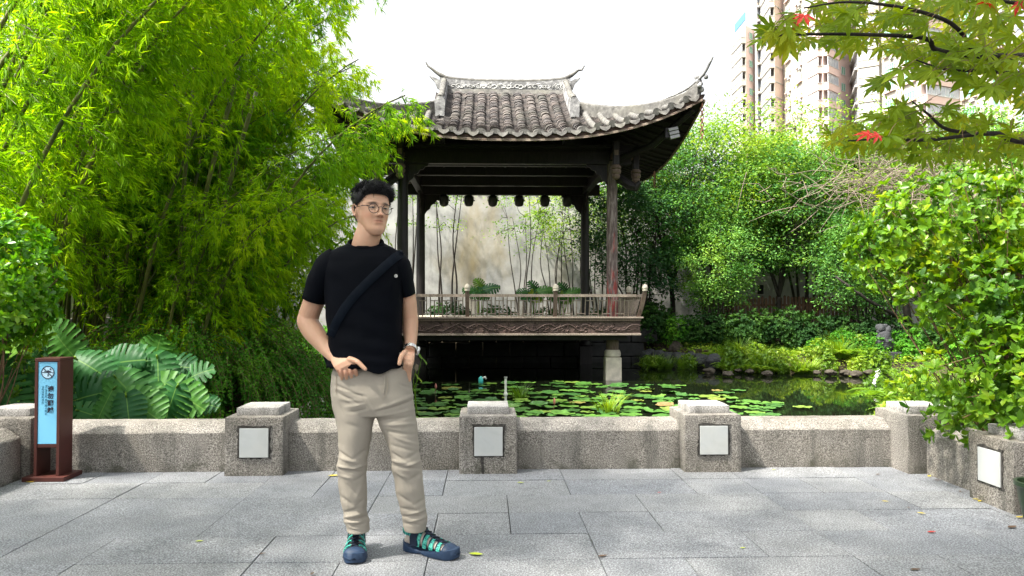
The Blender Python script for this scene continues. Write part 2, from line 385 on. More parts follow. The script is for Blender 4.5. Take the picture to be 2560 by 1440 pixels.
    M['bark'] = simple('dark_bark', (0.030,0.026,0.022), 0.9, 0.2, 0, 0.5, 9, 0.8, 30, 0.02)
    M['twig'] = simple('dry_twig', (0.19,0.155,0.12), 0.85, 0.2, 0, 0.35, 6)
    M['stem'] = simple('shrub_stem', (0.15,0.095,0.055), 0.8, 0.25, 0, 0.35, 9)
    t = NT('bamboo_culm'); co = t.pos(); a = t.noise(co, 2.0, 4); oi = t.n('ShaderNodeObjectInfo')
    col = t.ramp(a, [(0.35,(0.045,0.065,0.018)),(0.6,(0.15,0.15,0.05)),(0.8,(0.24,0.22,0.10))])
    M['culm'] = t.done(t.bsdf(col, 0.45, 0.4))
build_materials()
WATER_Z = -0.6

def rough_up(me, cut, amp, scale, seed=0):
    """subdivide long edges and shake the surface: hewn stone"""
    bm = bmesh.new(); bm.from_mesh(me)
    for _ in range(5):
        es = [e for e in bm.edges if e.calc_length() > cut]
        if not es: break
        bmesh.ops.subdivide_edges(bm, edges=es, cuts=1, use_grid_fill=True)
    bmesh.ops.triangulate(bm, faces=[f for f in bm.faces if len(f.verts) > 4])
    bm.normal_update()
    for v in bm.verts:
        p = v.co*scale + Vector((seed*3.1, seed*1.7, seed))
        v.co += v.normal * (mnoise.noise(p)*amp + mnoise.noise(p*3.3)*amp*0.5)
    bm.to_mesh(me); bm.free(); return me

# ------------------------------------------------------------ terrain with the pond basin
POND = [(-2.4,5.6),(-2.9,8.5),(-3.3,11),(-3.2,14),(-3.9,18),(-4.2,23.8),(4.6,24.0),(5.6,22.6),(6.4,20.6),(8.2,19.7),(10.6,19.6),(11.2,17.5),(8.6,13.2),(6.2,9.4),(4.2,6.4),(4.0,5.6)]
def pond_dist(X, Y):
    """signed distance to the pond outline, negative inside"""
    P = np.array(POND); Q = np.roll(P, -1, axis=0)
    d2 = np.full(X.shape, 1e9); inside = np.zeros(X.shape, bool)
    for (ax, ay), (bx, by) in zip(P, Q):
        ex, ey = bx-ax, by-ay; wx, wy = X-ax, Y-ay
        t = np.clip((wx*ex + wy*ey)/(ex*ex+ey*ey), 0, 1)
        d2 = np.minimum(d2, (wx-ex*t)**2 + (wy-ey*t)**2)
        c = ((ay <= Y) & (by > Y)) | ((by <= Y) & (ay > Y))
        with np.errstate(divide='ignore', invalid='ignore'):
            xi = ax + (Y-ay)/(by-ay if by != ay else 1e-9)*ex
        inside ^= c & (X < xi)
    d = np.sqrt(d2); return np.where(inside, -d, d)
def hgt(X, Y):
    X = np.asarray(X, float); Y = np.asarray(Y, float)
    d = pond_dist(X, Y)
    n = 0.06*np.sin(X*1.9+Y*0.7) + 0.05*np.sin(Y*2.3-X*1.1+1.0) + 0.03*np.sin(X*5.1+Y*4.3)
    lvl = np.where(X < 0, 0.02, -0.28) + np.clip((Y-22)/3, 0, 1)*np.where(X < 0, 0.2, 0.5)
    t = np.clip((d+0.35)/1.1, 0, 1); t = t*t*(3-2*t)
    h = -1.25 + (lvl + n + 1.25)*t
    ter = (np.abs(X) < 3.5) & (Y < 5.75)
    return np.where(ter, -0.35, h)
gx = np.concatenate([[-400,-150,-60,-25], np.arange(-14, 20.01, 0.3), [30,60,150,400]])
gy = np.concatenate([[-300,-80,-20], np.arange(-6, 30.01, 0.3), [40,80,160,400,900]])
XX, YY = np.meshgrid(gx, gy); ZZ = hgt(XX, YY); far = (XX < -14.2)|(XX > 20.2)|(YY < -6.2)|(YY > 30.2); ZZ[far] = 0.0
nx = len(gx); ii = np.arange(len(gx)*len(gy)).reshape(len(gy), nx)
q = np.stack([ii[:-1,:-1].ravel(), ii[:-1,1:].ravel(), ii[1:,1:].ravel(), ii[1:,:-1].ravel()], 1)
g = link('ground', np_mesh('ground', np.stack([XX.ravel(), YY.ravel(), ZZ.ravel()], 1), [q], True), M['soil']); tag(g, kind='structure')
def gz(x, y): return float(hgt(np.array([x]), np.array([y]))[0])
m = MB(); m.add([(-9,5.55,WATER_Z),(14,5.55,WATER_Z),(14,25.5,WATER_Z),(-9,25.5,WATER_Z)], [(0,1,2,3)])
tag(part('pond_water', m, M['water']), kind='structure')

# ------------------------------------------------------------ terrace paving: every slab its own piece
m = MB().box((-3.5,-2.2,-0.3),(3.5,5.62,-0.028))
pav = part('terrace_pavement', m, M['joint']); tag(pav, kind='structure')
slabs = {}
def slab(w, d):
    key = (round(w,3), round(d,3))
    if key not in slabs:
        g_ = 0.0022
        slabs[key] = MB().box((g_,g_,-0.05),(w-g_,d-g_,0.0),0.0022).mesh('paving_slab')
        slabs[key].materials.append(M['paving'])
    return slabs[key]
rows = [3.55 + 0.4*k for k in range(-14, 5)]
for ri, y0 in enumerate(rows):
    d = 0.4 if y0 < 5.1 else 0.345
    x = -3.5 + (0.03 if ri % 2 else 0.03)
    edges = [0.13 + 0.4*k for k in range(-9, 9)]
    k = 0; x0 = -3.15
    while x0 < 3.12:
        nxt = [e for e in edges if e > x0 + 0.12]
        step = 2 if (random.random() < (0.62 if y0 < 4.6 else 0.22)) else 1
        x1 = nxt[min(step-1, len(nxt)-1)]; x1 = min(x1, 3.16)
        o = link('paving_slab', slab(x1-x0, d), None, pav, (x0, y0, random.uniform(-0.0018, 0.0018)), (random.uniform(-.0016,.0016), random.uniform(-.0016,.0016), 0))
        x0 = x1

# ------------------------------------------------------------ granite parapet
RAIL_PROF = [(5.48,-0.04),(5.48,0.272),(5.487,0.282),(5.555,0.330),(5.57,0.337),(5.60,0.34),(5.72,0.34),(5.76,0.325),(5.79,0.285),(5.80,0.25),(5.80,-1.35)]
def rail_stone(parent, x0, x1, seed, rot=None):
    n = max(3, int((x1-x0)/0.035)); rings = []
    prof = []
    for a, b in zip(RAIL_PROF[:-1], RAIL_PROF[1:]):
        L = math.hypot(a[0]-b[0], a[1]-b[1]); kk = max(1, int(L/0.045)) if b[1] > -1 else 3
        prof += [(a[0]+(b[0]-a[0])*i/kk, a[1]+(b[1]-a[1])*i/kk) for i in range(kk)]
    prof.append(RAIL_PROF[-1])
    for i in range(n+1):
        x = x0 + (x1-x0)*i/n; r = []
        for (y, z) in prof:
            p = Vector((x*6, y*6+seed, z*6)); q_ = mnoise.noise(p)*0.004 + mnoise.noise(p*2.7)*0.0028
            r.append((x, y + (q_ if y < 5.6 else -q_), z + (q_*0.7 if z > 0.2 else 0)))
        rings.append(r)
    mb = MB().loft(rings, closed=True, cap=True)
    if rot: mb.xf(rot)
    return part('rail_stone', mb, M['granite'], parent, auto=16)
def jag_rect(cx, cz, w, h, amp, seed, n=9):
    rnd = random.Random(seed); pts = []
    cor = [(-w/2,-h/2),(w/2,-h/2),(w/2,h/2),(-w/2,h/2)]
    for a, b in zip(cor, cor[1:]+cor[:1]):
        for i in range(n):
            t = i/n; pts.append((cx+a[0]+(b[0]-a[0])*t + rnd.uniform(-amp,amp), cz+a[1]+(b[1]-a[1])*t + rnd.uniform(-amp,amp)))
    return pts
def pillar(parent, cx, seed, plaque=True, rot=None, y0=5.34, w=0.405, crack=False, dep=0.46):
    f = rot or (lambda p: p)
    me = MB().box((cx-w/2,y0,-0.06),(cx+w/2,y0+dep,0.405),0.012).xf(f).mesh('pillar'); rough_up(me, 0.045, 0.004, 7, seed)
    p = part('pillar', me, M['granite'], parent, auto=45)
    me = MB().box((cx-0.148,y0+0.085,0.401),(cx+0.148,y0+0.40,0.46),0.008).xf(f).mesh('cap_stone'); rough_up(me, 0.06, 0.0025, 8, seed+3)
    part('cap_stone', me, M['granite_top'], p, auto=45)
    if plaque:
        pz = 0.228; px_ = cx + 0.003
        fm = MB().prism([(x, y0+0.004, z) for x, z in jag_rect(px_, pz+0.004, 0.226, 0.222, 0.008, seed)], (0,-0.009,0)).xf(f)
        part('cement_border', fm, M['cement'], p)
        part('plaque', MB().box((px_-0.099,y0-0.0125,pz-0.1),(px_+0.099,y0+0.002,pz+0.1),0.002).xf(f), M['marble'], p)
    if crack:
        rnd = random.Random(5); L = []; R_ = []
        for i in range(9):
            z = 0.122 - 0.12*i/8; xx = cx - 0.045 + 0.012*i/8 + rnd.uniform(-.003,.003); L.append((xx-0.008-rnd.random()*0.003,y0-0.006,z)); R_.append((xx+0.008+rnd.random()*0.003,y0-0.006,z))
        part('crack_filler', MB().prism(L + R_[::-1], (0,0.008,0)).xf(f), M['cement'], p)
    return p
PX = [-1.605, 0.015, 1.605]
fp = empty('parapet_wall', (0,5.6,0), 'low granite parapet between terrace and pond with four square pillars and white plaques', 'wall')
for i, x in enumerate(PX): pillar(fp, x, i+1, crack=(i == 1))
cl = pillar(fp, -3.32, 8, plaque=False); cr_ = pillar(fp, 3.16, 9, plaque=False, y0=5.25)
xs = [-3.117] + [v for x in PX for v in (x-0.2035, x+0.2035)] + [2.957]
for i in range(0, len(xs), 2): rail_stone(fp, xs[i], xs[i+1], i)
lp = empty('side_parapet', (-3.3,4.0,0), 'short granite side parapet with rounded top beside the brown notice post', 'wall')
rl = lambda p: Vector((-3.17-(p.y-5.48), p.x, p.z))
rail_stone(lp, 3.2, 5.315, 20, rl); pillar(lp, 2.98, 21, True, lambda p: Vector((-3.17-(p.y-5.48), p.x, p.z)))
rail_stone(lp, 0.9, 2.75, 22, rl)
rp = empty('side_parapet', (3.3,4.0,0), 'granite side parapet under the glossy yellow green shrub, its pillar bearing a white plaque', 'wall')
rr = lambda p: Vector((3.075+(p.y-5.48), -p.x, p.z))
rail_stone(rp, -5.225, -4.625, 30, rr); pillar(rp, -4.41, 31, True, rr, y0=5.38)
rail_stone(rp, -4.19, -2.4, 32, rr); pillar(rp, -2.18, 33, True, rr, y0=5.38)

ew = empty('shade_bank_wall', (0.5,23.75,-1.2), 'added dark stone embankment deepening the shade under the rear of the pavilion', 'wall'); rr9 = random.Random(4)  # dark wall added so the space under the deck reads as shade
M['shadestone'] = simple('shade_dark_stone', (0.022,0.023,0.022), 0.8, 0.25, 0, 0.4, 4, 0.6, 15, 0.03)  # near-black stone colour standing in for under-deck shade
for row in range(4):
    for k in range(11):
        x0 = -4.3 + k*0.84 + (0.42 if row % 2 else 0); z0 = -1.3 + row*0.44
        part('shade_bank_stone', MB().box((x0+0.012, 23.55+rr9.uniform(0,0.05), z0+0.01), (x0+0.828, 24.05, z0+0.43), 0.03), M['shadestone'], ew)
# ------------------------------------------------------------ garden walls
m = MB().box((-9.3,27.5,-0.4),(26,27.85,5.55)); me = m.mesh('garden_wall'); 
gw = empty('garden_wall', (6,27.6,0), 'tall rain-stained white plaster garden wall behind the pavilion', 'wall')
part('wall_face', me, M['plaster'], gw)
cop = MB(); 
for k in range(118):
    x = -9.2 + k*0.3
    cop.tube([(x,27.36,5.60),(x,27.675,5.86)], 0.07, 6); cop.tube([(x,27.99,5.60),(x,27.675,5.86)], 0.07, 6)
o = part('coping_tiles', cop, M['mortar'], gw); o['kind'] = 'stuff'
part('coping_ridge', MB().box((-9.3,27.56,5.84),(26,27.79,6.0),0.02), M['ridge'], gw)
sw = empty('garden_wall', (-8.8,15,0), 'beige plaster side wall with stone base behind the bamboo stems', 'wall')
part('wall_face', MB().box((-9.2,3.0,0.9),(-8.75,27.45,4.6)), M['sideplaster'], sw)
for k in range(24):
    y0 = 3.0 + k*1.02
    part('base_stone', MB().box((-9.25,y0+0.006,-0.4),(-8.68,y0+1.012,0.88),0.015), M['granite_top'], sw)

# ------------------------------------------------------------ apartment block far behind the trees
M['bcream'] = simple('cream_render', (0.43,0.40,0.34), 0.9, 0.2, 0, 0.05, 0.2)
M['bwhite'] = simple('white_render', (0.44,0.435,0.42), 0.9, 0.2, 0, 0.05, 0.2)
M['bpink'] = simple('pink_tile_render', (0.66,0.50,0.44), 0.85, 0.2, 0, 0.06, 0.2)  # pink lightened in the colour to stand in for haze and lift shade
M['brown'] = simple('haze_paled_recess_render', (0.68,0.60,0.56), 0.9, 0.2, 0, 0.06, 0.2)  # recess tone lightened in the colour, imitating distant haze
M['bframe'] = simple('white_window_frame', (0.5,0.5,0.5), 0.6)
M['bgreen'] = simple('green_window_glass', (0.16,0.40,0.25), 0.25, 0.5)
M['bglass'] = simple('grey_window_glass', (0.38,0.41,0.44), 0.15, 0.6)
M['bsign'] = simple('blue_roof_sign', (0.10,0.28,0.45), 0.6)
plan = [(1847,166),(1876,158),(1898,160.5),(1905,154),(1918,156),(1950,146),(1972,148.5),(2030,136),(2042,134),(2075,130),(2105,133),(2150,137),(2165,128),(2225,126),(2330,116),(2420,119),(2580,108)]
kinds = ['bay','pinkwin','white','recess','bay','pink','green','white','pbay','pbay','pinkwin','recess','bay','green','pbay','green']
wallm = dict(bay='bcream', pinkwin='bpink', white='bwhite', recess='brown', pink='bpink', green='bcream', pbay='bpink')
ab = empty('apartment_building', (70,140,0), 'tall pale pink and cream apartment block with green windows rising behind the trees', 'building')
pp = [Vector(((px-1215)/1900*Y, Y, 0)) for px, Y in plan]
cen = Vector((95, 165, 0))
for i, kd in enumerate(kinds):
    a, b = pp[i], pp[i+1]; top = 60.5 if i < 3 else (74 if i != 5 else 78)
    u = (b-a); L = u.length; u.normalize(); nrm = Vector((u.y, -u.x, 0))
    if nrm.dot(Vector((0,0,0))-a) < 0: nrm = -nrm
    back = [b*1.06, a*1.06]
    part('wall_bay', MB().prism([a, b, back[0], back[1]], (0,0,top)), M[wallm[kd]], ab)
    for k in range(9, int(top/3.0)):
        z0 = k*3.0
        if z0 < 27: continue
        def wbox(s0, s1, zz0, zz1, d0, d1):
            c = a + u*((s0+s1)/2) + nrm*((d0+d1)/2) + Vector((0,0,(zz0+zz1)/2))
            return MB().obox(c, u*((s1-s0)/2), nrm*((d1-d0)/2), Vector((0,0,(zz1-zz0)/2)))
        def window(s0, s1, zz0, zz1, d, gl, mull):
            f = MB(); t_ = 0.10
            for (x0_, x1_, y0_, y1_) in [(s0,s1,zz0,zz0+t_),(s0,s1,zz1-t_,zz1)] + [(s0+(s1-s0)*j/mull-0.05, s0+(s1-s0)*j/mull+0.05, zz0+t_, zz1-t_) for j in range(mull+1)]:
                w_ = wbox(x0_, x1_, y0_, y1_, d-0.02, d+0.08); f.add(w_.v, w_.f)
            w = part('window', f, M['bframe'], ab)
            part('pane', wbox(s0+0.02, s1-0.02, zz0+0.02, zz1-0.02, d-0.06, d+0.02), M[gl], w)
        if kd in ('bay', 'pbay'):
            part('balcony', wbox(0.15, L-0.15, z0-0.25, z0+0.95, 0.0, 0.9), M['bcream' if kd == 'bay' else 'bpink'], ab)
            part('balcony_band', wbox(0.1, L-0.1, z0+0.95, z0+1.07, 0.0, 0.96), M['bwhite'], ab)
            window(0.25, L-0.25, z0+1.1, z0+2.6, 0.72, 'bglass', max(3, int(L/1.1)))
        elif kd == 'green':
            n_w = max(2, int(L/5.5)) 
            for j in range(n_w):
                c_ = L*(j+0.5)/n_w; window(c_-1.15, c_+1.15, z0+0.9, z0+2.35, 0.12, 'bgreen', 4)
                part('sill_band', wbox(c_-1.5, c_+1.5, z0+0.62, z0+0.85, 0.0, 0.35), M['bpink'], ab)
                if random.random() < 0.6: part('air_conditioner', wbox(c_+0.2, c_+1.0, z0+0.0, z0+0.5, 0.0, 0.4), M['bframe'], ab)
        elif kd == 'pinkwin':
            window(L*0.35, min(L*0.35+1.3, L-0.2), z0+0.9, z0+2.4, 0.1, 'bgreen', 2)
        elif kd == 'recess':
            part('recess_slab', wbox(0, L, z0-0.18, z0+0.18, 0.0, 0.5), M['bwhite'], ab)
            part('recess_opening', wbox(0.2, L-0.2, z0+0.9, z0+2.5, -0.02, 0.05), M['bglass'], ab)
        elif kd == 'pink':
            part('band', wbox(0, L, z0-0.08, z0+0.08, 0.0, 0.12), M['bwhite'], ab)
part('roof_sign', MB().obox((pp[0]+pp[1])/2 + Vector((0,0,62.6)), (pp[1]-pp[0])*0.45, (0.1,0.1,0), (0,0,0.8)), M['bsign'], ab)
# ------------------------------------------------------------ water pavilion
CX, CY = 0.52, 20.6; HW = 2.5; E = 4.1; ZE, ZR = 4.93, 7.0
pv = empty('pavilion', (CX, CY, WATER_Z), 'wooden pavilion on stone piers over the pond with upturned grey tile roof', 'pavilion')
def P(x, y, z): return Vector((CX+x, CY+y, z))
def ze(s): return ZE + 0.82*min(abs(s), 1.1)**2.6
def eave_y(x): return -(E + 0.16*(abs(x)/E)**3)
def rz(x, y):
    """height of the front slope at plan x, distance y (negative = towards the camera)"""
    e = -eave_y(x); t = max(0.0, (e + y)/e); z0 = ze(x/E); return z0 + (ZR - z0)*t**1.32
# columns
def column(x, y, z0, z1, mat_, r=0.132):
    prof = [(r*1.04,z0),(r*1.03,z0+0.3),(r*1.0,(z0+z1)/2),(r*0.93,z1)]
    mb = MB(); n = 24; rings = []
    for k in range(14):
        z = z0+(z1-z0)*k/13; rr_ = lerp_tab([(p[1],p[0]) for p in prof], z)[0]
        rings.append([tuple(P(x+rr_*math.cos(2*PI*i/n), y+rr_*math.sin(2*PI*i/n), z)) for i in range(n)])
    mb.loft(rings); return part('column', mb, mat_, pv, smooth=False, auto=50)
for sx in (-1, 1):
    column(sx*HW, -HW, 0.80, 4.62, M['redcol'] if sx > 0 else M['darkwood'])
    column(sx*HW, HW, 0.80, 4.62, M['darkwood'])
# lower posts and stone piers in the water
for sx in (-1, 1):
    for sy in (-1, 1):
        x, y = sx*HW, sy*HW
        part('pier_post', MB().lathe([(0.15,0.05),(0.15,0.52)], P(x,y,0), 16), M['railpost'], pv, auto=40)
        pst = M['pierstone'] if sy < 0 else M['darkwood']  # rear piers coloured dark to sink into the shade under the deck
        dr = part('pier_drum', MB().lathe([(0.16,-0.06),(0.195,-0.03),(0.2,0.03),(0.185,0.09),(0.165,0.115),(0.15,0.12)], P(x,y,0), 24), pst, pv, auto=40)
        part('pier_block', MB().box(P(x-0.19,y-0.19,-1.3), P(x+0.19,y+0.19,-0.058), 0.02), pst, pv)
# deck
DW, DF, DB = 3.05, -3.08, 2.9
part('deck', MB().box(P(-DW+0.06,DF+0.06,0.55), P(DW-0.06,DB,0.872)), M['deck'], pv)
part('under_joists', MB().box(P(-DW+0.25,DF+0.3,0.36), P(DW-0.25,DB-0.2,0.549)), M['darkwood'], pv)
for (a, b) in (((-DW,DF,0.875),(DW,DF+0.14,0.912)),):
    part('deck_edge', MB().box(P(a[0]-0.07,a[1]-0.06,a[2]), P(b[0]+0.07,b[1],b[2]), 0.006), M['rail'], pv)
part('deck_edge', MB().box(P(DW-0.1,DF+0.141,0.875), P(DW+0.06,DB,0.912), 0.006), M['rail'], pv)
part('deck_edge', MB().box(P(-DW-0.06,DF+0.141,0.875), P(-DW+0.1,DB,0.912), 0.006), M['rail'], pv)
part('fascia_moulding', MB().box(P(-DW-0.02,DF-0.035,0.812), P(DW+0.02,DF+0.05,0.868), 0.008), M['railpost'], pv)
fas = part('carved_fascia', MB().box(P(-DW,DF,0.53), P(DW,DF+0.055,0.811)), M['carved'], pv)
part('fascia_moulding', MB().box(P(-DW-0.02,DF-0.03,0.482), P(DW+0.02,DF+0.06,0.529), 0.006), M['rail'], pv)
part('side_fascia', MB().box(P(DW-0.05,DF+0.062,0.482), P(DW+0.015,DB,0.868)), M['carved'], pv)
part('side_fascia', MB().box(P(-DW-0.015,DF+0.062,0.482), P(-DW+0.05,DB,0.868)), M['carved'], pv)
# carved scrollwork: branches, leaves and key frets standing proud of the board
rnd = random.Random(3); cv = MB()
for s in range(9):
    x0 = -DW + 0.1 + s*0.66; pts = []
    for i in range(7): pts.append(P(x0 + i*0.12, DF-0.012, 0.665 + 0.075*math.sin(i*1.0 + s*1.9) + rnd.uniform(-.02,.02)))
    cv.tube(crom(pts, 4), 0.0115, 6)
    for i in range(6):
        c = pts[i]; a0 = rnd.uniform(0, 6.28); sc_ = rnd.uniform(0.035,0.075)
        sp = [c + Vector((math.cos(a0+t*0.75)*sc_*(1-t*0.09)*1.0 + 0.02*t, 0, math.sin(a0+t*0.75)*sc_*(1-t*0.09)*0.8)) for t in range(8)]
        sp = [Vector((p.x, CY+DF-0.009, min(0.80, max(0.542, p.z)))) for p in sp]; cv.tube(sp, 0.0075, 5)
for s in range(230):
    x = rnd.uniform(-DW+0.08, DW-0.25); z = rnd.choice([rnd.uniform(0.55,0.70), rnd.uniform(0.55,0.79)]); a = rnd.uniform(0, PI); L = rnd.uniform(0.025,0.06); w = L*0.32
    d = Vector((math.cos(a),0,math.sin(a))); p_ = Vector((-math.sin(a),0,math.cos(a))); c = P(x, DF-0.002, z)
    if not (0.54 < z-abs(d.z)*L*0.5 and z+abs(d.z)*L < 0.81): continue
    cv.add([c-d*L, c+p_*w, c+d*L, c-p_*w, c+Vector((0,-0.028,0))], [(0,1,4),(1,2,4),(2,3,4),(3,0,4)])
for x0 in (DW-0.22, -DW+0.03):
    for zz in (0.60, 0.72):
        for (a, b, c_, d_) in ((0,0.19,0.0,0.012),(0,0.19,0.07,0.082),(0.0,0.012,0.012,0.07),(0.178,0.19,0.012,0.07),(0.06,0.13,0.03,0.05)):
            cv.box(P(x0+a,DF-0.014,zz+c_), P(x0+b,DF+0.001,zz+d_))
part('carved_scrollwork', cv, M['carved'], fas)
# railing: leaning back-rest with fret bars
def lean(z):
    t = (z-0.912)/0.5; return -0.02 - 0.13*max(0,t)**0.75
def sidepost(fx, fy, dx, dy, m_=M['railpost']):
    rings = []
    for k in range(9):
        z = 0.905 + 0.60*k/8; o_ = -lean(z) ; c = P(fx + dx*o_, fy + dy*o_, z); w = 0.046
        rings.append([(c.x-w,c.y-w,z),(c.x+w,c.y-w,z),(c.x+w,c.y+w,z),(c.x-w,c.y+w,z)])
    po = part('rail_post', MB().loft(rings), m_, pv)
    tz = 1.505; o_ = -lean(tz)
    part('post_bud', MB().lathe([(0.05,0),(0.064,0.008),(0.066,0.035),(0.056,0.042),(0.068,0.055),(0.07,0.085),(0.06,0.125),(0.036,0.155),(0.008,0.168)], P(fx+dx*o_, fy+dy*o_, tz), 14), M['pierstone'], po, auto=50)
fpx = [-3.0,-0.95,1.08,3.0]; yF = DF+0.10
for i, x in enumerate(fpx): sidepost(x, yF, (1 if i == 3 else -1 if i == 0 else 0)*0.9, -1)
bars = {}
def bar(p0, p1, w=0.0115, name='rail_bar'):
    c = (Vector(p0)+Vector(p1))/2; d = Vector(p1)-Vector(p0); L = d.length; key = round(L,3)
    if key not in bars:
        me = MB().box((-w,-w,-L/2),(w,w,L/2)).mesh('rail_bar'); me.materials.append(M['rail']); bars[key] = me
    o = link(name, bars[key], None, pv, c - WL[pv.name]); o.rotation_mode = 'QUATERNION'; o.rotation_quaternion = d.to_track_quat('Z','Y'); return o
def rp_(x, z, side=0):
    if side == 0: return P(x, yF + lean(z), z)
    return P(side*(DW-0.10) - side*lean(z), x, z)
def railing(x0, x1, side=0):
    L = x1-x0; n = max(1, round(L/0.285)); u = L/n
    # top rail
    rings = []
    for xx in (x0, x1):
        c = rp_(xx, 1.405, side); w = 0.045
        if side == 0: rings.append([(c.x,c.y-w,c.z-0.035),(c.x,c.y+w,c.z-0.035),(c.x,c.y+w,c.z+0.03),(c.x,c.y-w,c.z+0.03)])
        else: rings.append([(c.x-w,c.y,c.z-0.035),(c.x+w,c.y,c.z-0.035),(c.x+w,c.y,c.z+0.03),(c.x-w,c.y,c.z+0.03)])
    part('top_rail', MB().loft(rings), M['rail'], pv)
    for k in range(n):
        a = x0 + k*u + 0.04; b = a + u*0.33; c = a + u*0.67
        for (xx, z0, z1) in ((a,0.915,1.37),(b,0.915,1.285),(c,0.985,1.37)): bar(rp_(xx,z0,side), rp_(xx,z1,side))
        bar(rp_(a,1.285,side), rp_(c,1.285,side), 0.0105); 
        if b + u*0.67 < x1: bar(rp_(b,0.985,side), rp_(b+u*0.67,0.985,side), 0.0105)
for i in range(3): railing(fpx[i]+0.05, fpx[i+1]-0.05)
for side in (1, -1):
    sidepost(side*(DW-0.08), -1.25, side, 0); sidepost(side*(DW-0.08), 0.6, side, 0)
    railing(yF+0.08, -1.30, side); railing(-1.20, 0.55, side)
# beams, ceiling
for (nm, a, b) in (('beam', (-HW-0.45,-HW-0.09,4.55),(HW+0.45,-HW+0.09,4.86)), ('beam', (-HW-0.45,HW-0.09,4.53),(HW+0.45,HW+0.09,4.86)),
                   ('beam', (-HW-0.085,-HW+0.091,4.56),(-HW+0.085,HW-0.091,4.85)), ('beam', (HW-0.085,-HW+0.091,4.56),(HW+0.085,HW-0.091,4.85)),
                   ('beam', (-HW+0.1,-0.09,4.70),(HW-0.1,0.09,4.93)), ('beam', (-HW+0.1,1.2,4.62),(HW-0.1,1.38,4.93)), ('beam', (-HW+0.1,-1.38,4.72),(HW-0.1,-1.2,4.93))):
    part(nm, MB().box(P(*a), P(*b), 0.012), M['darkwood'], pv)
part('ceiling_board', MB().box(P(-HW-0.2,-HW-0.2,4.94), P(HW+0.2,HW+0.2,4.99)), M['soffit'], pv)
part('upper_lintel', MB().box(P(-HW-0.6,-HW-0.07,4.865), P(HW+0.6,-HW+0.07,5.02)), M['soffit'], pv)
for k in range(9):
    x = -2.2 + k*0.55
    part('ceiling_batten', MB().box(P(x-0.025,-HW+0.1,4.90), P(x+0.025,HW-0.1,4.937)), M['darkwood'], pv)
# corner brackets under the beams
def bracket(x, y, dx, dy, s=1.0):
    out = [(0,0),(0.62,0),(0.60,-0.06),(0.50,-0.10),(0.46,-0.17),(0.36,-0.19),(0.31,-0.28),(0.20,-0.33),(0.15,-0.45),(0.06,-0.52),(0,-0.62)]
    pts = [P(x+dx*(0.12+a*s), y+dy*(0.12+a*s), 4.552+b*s) for a, b in out]; th = Vector((-dy*0.06, dx*0.06, 0))
    part('bracket', MB().prism([p - th*0.5 for p in pts], th), M['darkwood'], pv)
for sx in (-1,1):
    bracket(sx*HW, -HW, -sx, 0, 0.8); bracket(sx*HW, HW, -sx, 0); bracket(sx*HW, -HW, 0, 1); bracket(sx*HW, HW, 0, -1)
    # hanging lotus posts outside the corner columns
    for (ox, oy) in ((0,-0.58),(sx*0.58,0)):
        x, y = sx*HW+ox, -HW+oy
        part('hanging_post', MB().box(P(x-0.07,y-0.07,4.44), P(x+0.07,y+0.07,5.0), 0.01), M['darkwood'], pv)
        part('lotus_pendant', MB().lathe([(0.02,-0.01),(0.075,0.02),(0.10,0.075),(0.085,0.11),(0.115,0.15),(0.12,0.20),(0.10,0.235),(0.125,0.255),(0.12,0.30),(0.09,0.335)], P(x,y,4.105), 12), M['railpost'], pv, auto=35)
        part('cantilever_arm', MB().obox(P(sx*HW+ox*0.55,-HW+oy*0.55,4.72), (0.05+abs(ox)*0.5,0,0), (0,0.05+abs(oy)*0.5,0), (0,0,0.06)), M['railpost'], pv)
        part('fret_panel', MB().obox(P(sx*HW+ox*0.5,-HW+oy*0.5,4.88), (0.018+abs(ox)*0.36,0,0), (0,0.018+abs(oy)*0.36,0), (0,0,0.09)), M['darkwood'], pv)
    d = Vector((sx,-1,0)).normalized()
    pts = [P(sx*HW,-HW,4.5), P(sx*HW,-HW,4.2), P(sx*HW,-HW,4.0)]
    part('corner_beam', MB().tube([P(sx*HW,-HW,4.62), P(sx*(HW+0.8),-HW-0.8,4.86), P(sx*(E-0.05),-E+0.05,5.50)], [0.1,0.09,0.07], 8), M['darkwood'], pv)
    part('diagonal_bracket', MB().tube([P(sx*HW,-HW,4.35), P(sx*(HW+0.38),-HW-0.25,4.02), P(sx*(HW+0.52),-HW-0.34,3.96), P(sx*(HW+0.60),-HW-0.4,4.08)], [0.10,0.12,0.10,0.05], 8), M['darkwood'], pv)

